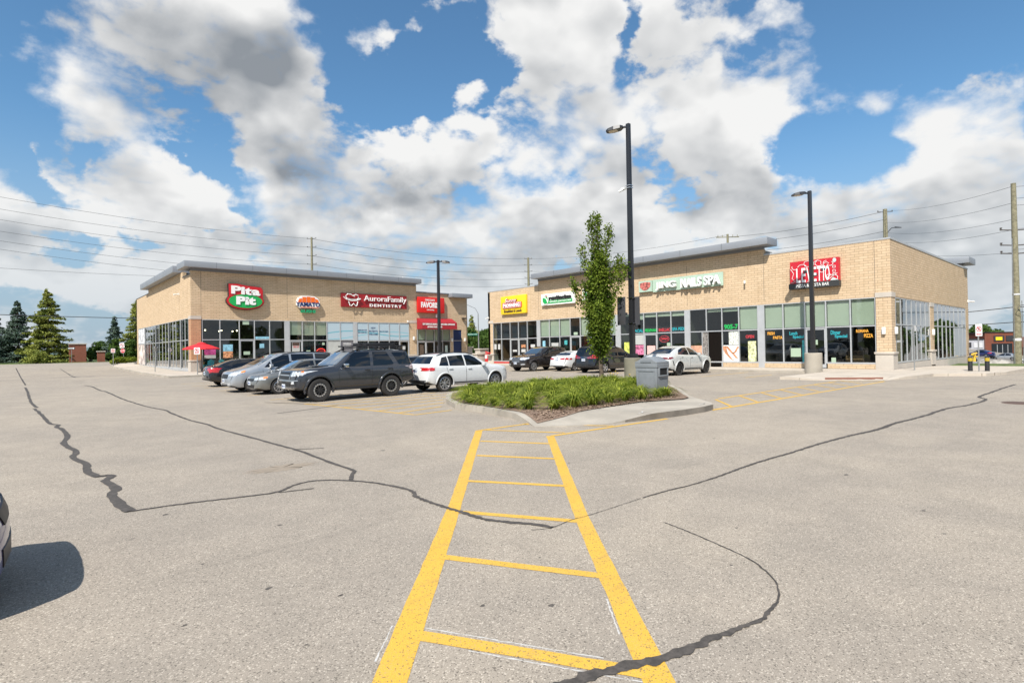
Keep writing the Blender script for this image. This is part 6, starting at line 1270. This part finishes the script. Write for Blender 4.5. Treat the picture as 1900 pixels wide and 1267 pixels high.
# ------------------------------------------------------------------ shops across the road
BR2 = brickmat('rust brick', (.20, .065, .04), (.17, .055, .035), (.16, .1, .08), .4, .15)
t = thing('far_shops', 'distant rust red shop row with dark storefronts across the road', 'building', (182, 20, -4.1)); z = -4.15
def fb_(b, a0, a1, z0, z1, d0, d1, mi=0):    # along the far frontage
    u = Vector((.63, -.777, 0)); v = Vector((.777, .63, 0)); o = Vector((176, 38, z))
    b.hexa([o+u*s_+v*d+Vector((0, 0, q)) for q in (z0, z1) for s_, d in ((a0, d0), (a1, d0), (a1, d1), (a0, d1))], mi)
b = MB(); fb_(b, -6, 9.0, 0, 7.4, 0, 14); fb_(b, 16.2, 24, 0, 7.4, 0, 14); fb_(b, 24, 34, 0, 6.2, .5, 14); b.build('brick_block', BR2, t)
b = MB(); fb_(b, 9.0, 16.2, 3.1, 5.7, .3, 14); b.build('sign_band', M('pale grey cladding', (.40, .40, .43), .5), t)
b = MB(); fb_(b, 9, 16.2, 0, 3.1, .8, 13); fb_(b, 17.7, 22.4, 0, 4.6, -.1, .3); fb_(b, 3, 7.5, 0, 4.2, -.1, .3); fb_(b, 25, 32.5, 0, 3.6, .3, .6); b.build('shop_window', M('dark far glazing', (.02, .025, .03), .15), t)
b = MB(); fb_(b, -6.2, 9.1, 7.4, 7.6, -.15, 14); fb_(b, 16.1, 24.1, 7.4, 7.6, -.15, 14); fb_(b, 9.1, 16.1, 5.7, 5.95, .1, 14); fb_(b, 9, 16.2, 2.95, 3.15, -.5, .3); b.build('coping', DARKM, t)
b = MB(); fb_(b, 11.6, 13.2, 3.7, 5.0, .2, .3); fb_(b, 18.2, 20.6, 5.2, 6.6, -.15, 0); fb_(b, 21, 22.6, 5.2, 6.6, -.15, 0); fb_(b, 9.4, 11, 3.6, 5.0, .2, .3, 1); fb_(b, 13.8, 15.8, 3.6, 4.9, .2, .3, 2); fb_(b, 18.6, 20.1, 5.45, 6.3, -.2, -.15, 3)
b.build('fascia_sign', [EDGE, M('violet sign', (.16, .08, .22)), M('pale sign grey', (.55, .55, .56)), YLS], t)
b = MB()
for a in (10.2, 11.6, 13, 14.4, 18.9, 20.1, 21.3, 4.5, 6): fb_(b, a-.05, a+.05, .1, 3 if a < 16 and a > 8 else 4.3, .68 if 8 < a < 16 else -.2, .8 if 8 < a < 16 else -.1)
b.build('mullion', ALU, t)
far = sedan(SILV, plates={}); fc = []
for i, (d, off, pm_, lb) in enumerate(((108, -1, BLUEP, 'dark blue'), (112, 3.2, SILV, 'silver'), (116, 7.6, WHT, 'white'), (120, 11.8, BLK, 'black'), (111, 15, paint('teal blue paint', (.02, .10, .2), .3, .3), 'blue'), (104, 19.5, WHT, 'white'))):
    a = R(48.3-40.6-off*.35)
    x, y = 145*cos(a)+off*.0, 145*sin(a)
    if i == 0:
        c0, _ = make_car('sedan', lb+' distant car parked in front of the far shops, leftmost of its row', 'car', sedan(pm_, plates={}), (x, y, gz(x, y)), R(70), 'distant cars before the far shops')
    else:
        lab = ['', 'silver distant car second from the left before the far shops', 'white distant car in the middle of the row before the far shops', 'black distant car right of the middle before the far shops', 'blue distant car left of the big pole', 'white distant car right of the big utility pole'][i]
        make_car('sedan', lab, 'car', sedan(pm_, plates={}), (x, y, gz(x, y)), R(70+(i % 3)*6), 'distant cars before the far shops')
# grass strip and rocks by the big pole
b = polygrid([(50, 9), (49.5, 5), (50, -4), (52, -14), (56, -30), (60, -30), (58, -10), (57, 4), (57, 8.9)], 2, lambda x, y: gz(x, y)+.10+.18*max(0, 1-abs(x-54)/4)); tag(struct(bmobj('grass_verge', b, GRASSM)), 'narrow grass verge around the big wooden pole')
t = thing('boulder_pile', 'long grey boulder by the verge across the lot', 'boulder', (75, 11, gz(75, 11))); b = MB(); rs = random.Random(3)
for k in range(5):
    cx, cy = 76+k*.9, 14.2-k*1.15; b.lathe([(0, .0), (.9, .1), (1.1, .5), (.8, 1.0), (0, 1.15)], (cx, cy, gz(cx, cy)), 9)
b.v = [(x+rs.uniform(-.18, .18), y+rs.uniform(-.18, .18), z_+rs.uniform(-.12, .12)) for x, y, z_ in b.v]; b.build('rock', M('grey rock', (.30, .28, .25), .9, var=.3, vs=1.5), t)

# ------------------------------------------------------------------ street light with green street sign in the gap
t = thing('street_light', 'slim grey street light with a green street name sign in the gap', 'street light', (46.5, 59, 0)); b = MB()
b.tube([(46.5, 59.0, 0), (46.5, 59.0, 6.4)], [.10, .06], 8); b.tube([(46.5, 59.0, 6.4), (46.2, 59.25, 7.1), (45.4, 60.0, 7.6), (45.0, 60.3, 7.65)], .035, 6); b.build('pole', GALV, t, smooth=True)
b = MB(); b.tube([(45.1, 60.2, 7.62), (44.5, 60.8, 7.6)], .08, 6); b.build('lamp_head', GALV, t)
t2 = thing('street_name_sign', 'green street name sign on the slim grey street light', 'street sign', (46.3, 59.2, 3.5)); b = MB()
SN = lambda s_, z_, n_: (46.4-.665*s_-.747*n_*1, 58.95+.747*s_-.665*n_*1, z_)
b.mbox(SN, .05, 1.45, 3.42, 3.72, -.02, .02); b.build('sign_plate', M('street sign green', (.0, .16, .10), .5), t2); text('Bayview Ave', SN, 1.35, .15, 3.5, 3.65, .021, .03, SIGNW, t2)

# ------------------------------------------------------------------ utility poles and wires
def upole(label, x, y, zt, r_, arms, z0=None, side=(0, 1)):
    z0 = gz(x, y) if z0 is None else z0; t = thing('utility_pole', label, 'utility pole', (x, y, z0), 'wooden utility poles'); b = MB(); b.tube([(x, y, z0-.5), (x, y, zt)], [r_*1.15, r_*.72], 14); b.build('pole', WOODP, t, smooth=True)
    b = MB(); dx, dy = side
    for z in arms:
        for s_ in (-1, 1): b.tube([(x, y, z), (x+dx*s_*.9, y+dy*s_*.9, z+.05)], .045, 5); b.lathe([(.02, 0), (.10, .05), (.03, .12), (.10, .18), (.02, .24)], (x+dx*s_*.9, y+dy*s_*.9, z), 7)
    if arms: b.build('insulator', M('insulator', (.10, .09, .085), .5), t)
    return t
upole('far wooden utility pole rising above the left plaza building', 43.62, 108.47, 24.3, .26, [24, 22.3, 20.6, 18.9, 17.2], side=(.66, -.75))
upole('far wooden utility pole with many insulators above the gap', 96.47, 101.56, 24.3, .36, [24, 22.4, 20.8, 19.2, 17.6, 16, 14.4], side=(.66, -.75))
t = upole('top of a wooden pole with a cross arm behind the right roof', 91.14, 46.04, 20.5, .25, []); b = MB(); b.tube([(89.8, 47.4, 20.0), (92.5, 44.7, 20.0)], .09, 4)
for k in (-1.7, -.9, .9, 1.7): b.tube([(91.14+k*.68, 46.04-k*.68, 20), (91.14+k*.68, 46.04-k*.68, 20.4)], .05, 5)
b.build('cross_arm', WOODP, t)
t = upole('short looking wooden pole with a small street lamp behind the corner roof', 87.97, 22.07, 19.6, .34, [19.2], side=(.66, -.75)); b = MB(); b.tube([(88, 22, 16.2), (88.5, 21.5, 17.0), (89.0, 21.1, 17.1)], .05, 6); b.tube([(88.9, 21.2, 17.1), (89.5, 20.6, 17.05)], [.1, .05], 6); b.build('lamp_arm', DARKM, t)
bp = upole('big weathered greenish wooden utility pole at the right edge', 53.9, 5.55, 13.0, .21, [9.6, 8.5, 7.9], z0=-.35, side=(.66, -.75))
b = MB(); b.tube([(53.7, 5.7, -.4), (53.72, 5.68, 9.0)], .035, 5); b.tube([(54.0, 5.25, -.4), (54.0, 5.27, 4.5)], .025, 5); b.build('conduit', GALV, bp); b = MB(); b.lathe([(.20, 1.6), (.235, 1.6), (.235, 1.78), (.20, 1.78)], (53.9, 5.55, 0), 14); b.lathe([(.2, 4.9), (.225, 4.9), (.225, 5.0), (.2, 5.0)], (53.9, 5.55, 0), 14); b.build('tag_band', SIGNW, bp)
b = MB()
n = 16; b.tube([(53.6+.3*cos(2*pi*i/n)*.66, 5.2-.3*cos(2*pi*i/n)*.75, 3.9+.25*sin(2*pi*i/n)) for i in range(n+1)], .02, 5); b.build('cable_coil', DARKM, bp)
upole('slender distant pole behind the far shops by the small tree', 174, 27.5, 9.6, .30, [8.8, 7.6], z0=-4, side=(.66, -.75)); upole('thin distant pole near the right edge above the far shops', 196, 19.5, 8.4, .28, [7.6], z0=-4, side=(.66, -.75))
WIRE = M('wire', (.05, .05, .055), .6)
def wire(label, a, c, sag, r_=.028, grp='overhead wires'):
    a, c = Vector(a), Vector(c); n = 24; b = MB(); b.tube([a.lerp(c, i/n)-Vector((0, 0, 4*sag*(i/n)*(1-i/n))) for i in range(n+1)], r_, 4, cap=False); tag(b.build('overhead_wire', WIRE), label, 'overhead wire', grp)
P1, P2, P3_, P4, P5 = (43.62, 108.47), (96.47, 101.56), (91.14, 46.04), (87.97, 22.07), (53.9, 5.55); P0 = (-14, 116)
nm_ = ['topmost', 'second', 'third', 'fourth', 'fifth', 'lowest']
for i, (z1, z0) in enumerate(((24.0, 27.5), (22.3, 25.6), (20.6, 24.0), (18.9, 22.2), (17.2, 20.8), (15.6, 19.6))):
    wire('%s overhead wire over the spruces left of the left building' % nm_[i], (*P0, z0), (*P1, z1), 1.2)
    if i < 5: wire('%s overhead wire between the two far poles behind the left building' % nm_[i], (*P1, z1), (*P2, z1+.1), 1.3, .035)
wire('long low cable crossing in front of the spruces', (-14, 113, 15.2), (30, 108, 15.2), .5, .025); wire('thick dark telephone cable crossing the spruces at mid height', (-14, 109, 8.05), (30, 108.2, 7.6), .25, .07)
for i, z in enumerate((24, 22.4, 20.8, 19.2, 17.6)): wire('%s overhead wire from the far middle pole towards the right roof' % nm_[i], (*P2, z), (*P3_, z-3.6), 1.0, .028)
for i, (z5, z4) in enumerate(((12.8, 19.4), (11.6, 17.8), (10.4, 16.4), (9.65, 15.2), (8.0, 14.0))): wire('%s overhead wire from the big right pole to the corner roof' % nm_[i], (*P5, z5), (*P4, z4), .5, .015)
for i, z in enumerate((19.3, 18.2, 16.6)): wire('%s overhead wire behind the right building roof' % nm_[i], (*P4, z), (*P3_, z+.7), .5, .03)
for i, z in enumerate((12.75, 11.9, 11.4, 9.7, 8.2, 4.05, 2.95)): wire('%s overhead wire leaving the right frame edge' % (nm_+['bottom'])[i], (*P5, z), (75, -22, z+3 if z > 5 else z+1.2), .6, .015 if z > 5 else .04)
wire('upper dark telephone cable right of the side wall', (*P5, 4.05), (70, 16, 4.3), .1, .035); wire('lower dark telephone cable right of the side wall', (*P5, 2.95), (70, 16, 3.2), .1, .035)

# ------------------------------------------------------------------ vegetation
def quadcloud(name, mat, parent, C, size, nrm=None, jit=.9, asp=.55, fold=True, seed=1):
    """leaf sized folded quads at the points C"""
    rg = np.random.default_rng(seed); n = len(C); C = np.asarray(C, float)
    d = rg.normal(size=(n, 3)); 
    if nrm is not None: d = np.asarray(nrm, float)+d*jit
    d /= np.linalg.norm(d, axis=1)[:, None]+1e-9
    q = rg.normal(size=(n, 3)); u = np.cross(d, q); u /= np.linalg.norm(u, axis=1)[:, None]+1e-9; v = np.cross(d, u)
    s = (size*rg.uniform(.6, 1.3, n))[:, None]
    P = np.empty((n, 4, 3)); P[:, 0] = C-u*s; P[:, 1] = C+v*s*asp+d*s*.15; P[:, 2] = C+u*s; P[:, 3] = C-v*s*asp+d*s*.15
    me = bpy.data.meshes.new(name); o0 = np.array(ORG[parent.name]) if parent is not None else np.zeros(3)
    vs_ = (P.reshape(-1, 3)-o0); idx = np.arange(n)*4
    fs = np.concatenate([np.stack([idx, idx+1, idx+2], 1), np.stack([idx, idx+2, idx+3], 1)])
    me.from_pydata(vs_.tolist(), [], fs.tolist()); me.materials.append(mat); o = bpy.data.objects.new(name, me); COL.objects.link(o); o.parent = parent; ORG[o.name] = Vector(o0); return o
def island_tree():
    x, y = 18.71, 15.26; t = thing('columnar_tree', 'narrow upright green tree growing from the island bed', 'tree', (x, y, .2)); rg = np.random.default_rng(11)
    b = MB(); b.tube([(x, y, .15), (x+.02, y, .6), (x-.02, y+.03, 1.4), (x+.03, y, 3), (x, y, 5.2), (x-.08, y+.1, 7.0)], [.13, .10, .085, .07, .045, .015], 10)
    C = []; Nn = []
    # limbs climbing almost straight up, each with its own spray of leaves
    limbs = []
    for k in range(46):
        h0 = rg.uniform(.95, 4.6); a = rg.uniform(0, 2*pi); ln = rg.uniform(1.2, 2.4)*(1-.28*(h0/5)); out = rg.uniform(.3, .92)*min(1, .42+.58*(h0-.9)/1.6)*(1 if h0 < 3.4 else .55)
        limbs.append((h0, a, ln, out))
    r_ = Vector((sin(YAW), -cos(YAW), 0))
    limbs += [(3.2, atan2(r_.y, r_.x), 2.0, 1.15), (3.6, atan2(r_.y, r_.x)+.3, 2.0, 1.0), (4.9, atan2(-r_.y, -r_.x), 2.3, .35), (5.0, atan2(r_.y, r_.x), 1.9, .5), (2.6, atan2(-r_.y, -r_.x), 2.0, 1.15), (5.3, 1.0, 2.1, .12), (3.9, atan2(-r_.y, -r_.x), 2.1, .75)]
    for h0, a, ln, out in limbs:
        p0 = Vector((x, y, h0)); pts = [p0]
        for i in range(1, 8): f_ = i/7; pts.append(p0+Vector((cos(a)*out*f_**.6, sin(a)*out*f_**.6, ln*f_)))
        b.tube(pts, [.03*(1-i/8)+.006 for i in range(8)], 5)
        for i in range(int(260*ln)):
            f_ = rg.uniform(.12, 1.04)**.9; k = min(6, int(f_*7)); q = pts[k].lerp(pts[min(7, k+1)], min(1, f_*7-k)); sp = .13*(1-.5*f_)+.03
            C.append((q.x+rg.normal()*sp, q.y+rg.normal()*sp, q.z+rg.normal()*sp*1.3)); Nn.append((cos(a)*.7, sin(a)*.7, .7))
    b.build('trunk', BARK, t, smooth=True); quadcloud('crown', LEAF, t, C, .058, Nn, 1.0, .6, seed=3)
island_tree()
def conifer(label, x, y, h, rad, mat, seed, dens=1., lean=0, droop=.12, base=.06, grp='conifers by the far edge of the lot', cat='tree'):
    z0 = gz(x, y); t = thing('spruce_tree', label, cat, (x, y, z0), grp); rg = np.random.default_rng(seed); C = []; Nn = []
    b = MB(); b.tube([(x, y, z0-.2), (x, y, z0+h*.96)], [h*.022, .03], 8); z = base*h; 
    while z < h*.985:
        f_ = z/h; L_ = rad*(1-f_)**.82*(1+.12*sin(z*3))+.12; nb = max(5, int(9*(1-f_)+5))
        for k in range(nb):
            a = rg.uniform(0, 2*pi); ln = L_*rg.uniform(.55, 1.22); zz_ = z+rg.uniform(-.3, .3)
            n = int(dens*(10+ln*18)); f2 = rg.uniform(.18, 1, n)**.7; wdt = .20*ln*(1-f2*.65)+.08
            px_ = ln*f2; side = rg.normal(size=n)*wdt; dz = -droop*px_+.35*droop*px_**2/max(ln, .3)+rg.normal(size=n)*.09-.10*np.abs(side)
            C += list(zip(x+cos(a)*px_-sin(a)*side, y+sin(a)*px_+cos(a)*side, z0+zz_+dz)); Nn += [(cos(a)*.35, sin(a)*.35, .9)]*n
        z += .30+.30*(1-f_)
    b.build('trunk', BARK, t); quadcloud('crown', mat, t, C, .19, Nn, .65, .42, seed=seed); return t
conifer('large yellow green conifer left of the red brick wall', 3.36, 112.2, 11.3, 3.9, NEED_G, 21, 1.9, droop=.10, base=.03)
conifer('blue green spruce left of the large yellow green conifer', -.2, 115, 9.4, 2.9, NEED_B, 22, 1.6, droop=.16, base=.02)
conifer('blue spruce cut by the left frame edge', -3.0, 116, 8.2, 3.0, NEED_B, 23, 1.5, droop=.16, base=.02)
conifer('tall dark spruce directly behind the corner of the left building', 14.6, 111, 10.0, 2.7, NEED_G, 24, 1.4, base=.05)
conifer('shorter pointed spruce with a thin tip left of the tall dark spruce', 11.9, 113, 7.2, 2.0, NEED_B, 25, 1.4, base=.05)
def bush(label, x, y, w_, h, seed, mat=BUSH, nm='shrub', cat='shrub', grp=None, size=.13, dens=1., z0=None, stretch=1.):
    z0 = gz(x, y) if z0 is None else z0; t = thing(nm, label, cat, (x, y, z0), grp); rg = np.random.default_rng(seed); C = []; Nn = []; b = MB()
    nl = int(7+w_*3)
    for k in range(nl):
        a = rg.uniform(0, 2*pi); rr = rg.uniform(0, .75)*w_; cz = rg.uniform(.25, .85)*h*(1-.35*rr/w_); cx, cy = x+cos(a)*rr*stretch, y+sin(a)*rr; s = rg.uniform(.25, .45)*w_
        b.tube([(x+cos(a)*.1, y+sin(a)*.1, z0-.1), (x+(cx-x)*.5, y+(cy-y)*.5, z0+cz*.6), (cx, cy, z0+cz)], [.03*h, .018*h, .006*h], 5)
        n = int(dens*260*s*s/(size/.13)**2*2.2)+60; d = rg.normal(size=(n, 3)); d /= np.linalg.norm(d, axis=1)[:, None]; rr_ = s*rg.uniform(.55, 1.08, n)**.6
        for dd, q in zip(d, rr_):
            p = (cx+dd[0]*q, cy+dd[1]*q, z0+cz+dd[2]*q*.75)
            if p[2] > z0+.02: C.append(p); Nn.append(tuple(dd))
    b.build('trunk' if 'tree' in nm else 'stem', BARK, t); quadcloud('crown' if 'tree' in nm else 'foliage', mat, t, C, size, Nn, .8, .6, seed=seed); return t
G1 = 'broadleaf trees behind the left building'
bush('round green broadleaf tree right of the brick pier', 10.1, 114.5, 1.9, 4.2, 31, nm='leafy_tree', cat='tree', size=.15, grp=G1)
bush('dense broadleaf tree behind the leaning stop sign', 11.7, 110, 1.7, 3.9, 32, nm='leafy_tree', cat='tree', size=.15, grp=G1)
bush('dark green broadleaf tree in front of the tall spruce', 13.5, 108.8, 1.8, 3.7, 33, nm='leafy_tree', cat='tree', size=.15, grp=G1)
bush('low grey green hedge between the brick wall and pier', 8.4, 110, 1.0, 1.7, 34, size=.13); bush('low grey green hedge right of the brick pier', 10.9, 108.5, 1.1, 1.6, 39, size=.13)
bush('low pale bush at the foot of the large conifer', 1.9, 106.5, 1.7, 1.9, 35, mat=NEED_G, size=.13)
bush('bright yellow green bush beside the far corner of the left building', 10.0, 89.5, 1.1, .8, 36, mat=LILY, size=.10, z0=.45); bush('small yellow green bush behind the bright corner bush', 11.3, 92.5, 1.3, .8, 37, mat=LILY, size=.10, z0=.5)
for i, (x, y, w_, h, lab) in enumerate(((56, 74, 3.2, 5.0, 'light green broadleaf tree left of the street light in the gap'), (60, 72, 3.6, 4.8, 'green broadleaf tree right of the street light in the gap'), (66, 80, 4, 5.6, 'tall dark tree at the back of the gap'), (52.5, 71, 2.6, 3.8, 'small bushy tree low behind the left building end'), (64.5, 73, 3.0, 4.4, 'green tree touching the right building in the gap'))):
    bush(lab, x, y, w_, h+.6, 50+i, nm='leafy_tree', cat='tree', size=.2, dens=.9, grp='broadleaf trees in the gap')
conifer('spruce tip showing above the trees in the gap', 61.5, 80, 7.6, 2.2, NEED_G, 61, .8, grp='broadleaf trees in the gap')
for i, (a, d, w_, h, lab) in enumerate(((48.3-40.3, 205, 5.4, 10.5, 'rounded green tree behind the far shops'), (48.3-41.3, 200, 4.6, 9.0, 'smaller green tree right of the rounded tree behind the far shops'))):
    bush(lab, d*cos(R(a)), d*sin(R(a)), w_, h, 70+i, nm='leafy_tree', cat='tree', size=.34, dens=.8, z0=-4, grp='trees behind the far shops')
for i in range(9):  # out of view, added for the side windows to reflect
    bush('green tree beyond the right frame edge mirrored in the side windows', 156+(i%3)*6, 1-i*6.6, 5.0, 12-(i%2)*1.4, 90+i, nm='leafy_tree', cat='tree', size=.42, dens=.7, z0=-4, grp='trees mirrored in the side windows')
for i in range(9):  # unseen row added so the left shop panes have trees to reflect
    bush('green tree behind the camera mirrored in the left shop windows', 6+i*12.5, -44-(i*37%11), 5.2, 11-(i%3)*1.6, 120+i, nm='leafy_tree', cat='tree', size=.42, dens=.6, z0=0, grp='trees mirrored in the left shop windows')
bush('potted green plant behind the first shop window on the left', 12.6, 54.9, .45, 1.3, 81, nm='potted_plant', cat='plant', size=.09, z0=.2)

# daylily clumps on the island
FL = M('yellow orange petal', (.75, .48, .03), .6)
def lily(seed, flowers):
    rg = random.Random(seed); b = MB(); f = MB()
    for k in range(150):
        a = rg.uniform(0, 2*pi); ln = rg.uniform(.42, .78); out = rg.uniform(.45, 1.4); w_ = rg.uniform(.008, .014); r0 = rg.uniform(0, .09); n = 5; L_, R_ = [], []
        dx, dy = cos(a), sin(a)
        for i in range(n+1):
            t_ = i/n; rad = r0+ln*out*(t_**1.25)*.72; z = ln*(1.28*t_-(.42+.62*out)*t_**2.2); ww = w_*(1-t_**2*.95)
            L_.append((dx*rad-dy*ww, dy*rad+dx*ww, z)); R_.append((dx*rad+dy*ww, dy*rad-dx*ww, z+.003))
        b.add(L_+R_, [(i, i+1, n+2+i, n+1+i) for i in range(n)])
    for k in range(flowers):
        a = rg.uniform(0, 2*pi); x, y, z = cos(a)*.16, sin(a)*.16, rg.uniform(.50, .62); b.tube([(x*.2, y*.2, .1), (x, y, z)], .006, 4)
        for j in range(6):
            aa = j*pi/3; f.add([(x, y, z), (x+.03*cos(aa-.3), y+.03*sin(aa-.3), z+.025), (x+.05*cos(aa), y+.05*sin(aa), z+.035), (x+.03*cos(aa+.3), y+.03*sin(aa+.3), z+.035)], [(0, 1, 2, 3)])
    o = b.build('daylily_clump', LILY)
    if flowers: f.build('flower', FL, o, world=False)
    return o
protos = [lily(200+k, fl) for k, fl in enumerate((0, 0, 0, 0, 0, 3))]; used = [False]*6
rg = random.Random(77); pts = []
front = [(9.98, 13.1), (9.92, 12.45), (9.86, 11.8), (9.84, 11.15), (9.95, 10.55), (10.35, 10.0), (11.05, 9.95), (11.75, 9.9), (12.45, 9.88), (13.15, 9.85), (13.85, 9.75), (14.5, 9.65), (15.1, 9.75), (17.2, 11.75), (17.7, 12.1)]
pts += front
yy = 10.55
while yy < 16.9:
    xx = 10.2+.3*rg.random()
    while xx < 20.0:
        p = (xx+rg.uniform(-.14, .14), yy+rg.uniform(-.14, .14))
        ok = p[1] < 16.85-.25*max(0, 13-p[0])*1.3 and (p[1] > .82*(p[0]-15.6)+10.9) and hypot(p[0]-18.71, p[1]-15.26) > .35 and hypot(p[0]-19.94, p[1]-14.5) > .6 and hypot(p[0]-16.15, p[1]-10.95) > .8 and (p[1] > .78*(p[0]-16.2)+11.6 or p[0] < 15.3) and min(hypot(p[0]-q[0], p[1]-q[1]) for q in pts) > .46
        if ok and p[0] > 10.0+max(0, p[1]-13.6)*.8: pts.append(p)
        xx += .62
    yy += .58
LG = 'daylily clumps filling the island bed'
for i, (x, y) in enumerate(pts):
    k = 5 if rg.random() < .04 else rg.randrange(5); s_ = rg.uniform(.85, 1.15); lab = ('leafy green daylily clump with yellow orange flowers in the island bed' if k == 5 else 'leafy green daylily clump in the island bed')
    if not used[k]: o = protos[k]; used[k] = True
    else: o = copytree(protos[k])
    o.location = (x, y, soilz(x, y)-.01); o.rotation_euler = (0, 0, rg.uniform(0, 6.28)); o.scale = (s_, s_, s_*rg.uniform(.68, .86)); tag(o, lab, 'plant', LG+(' in flower' if k == 5 else ''))
for k in range(6):
    if not used[k]: bpy.data.objects.remove(protos[k])
for x, y, lab in ((18.35, 11.95, 'single orange flowering daylily at the right tip of the bed'),):
    o = copytree(protos[5]); o.location = (x, y, soilz(x, y)); o.scale = (.55, .55, .7); tag(o, lab, 'plant', 'daylily at the bed tip')
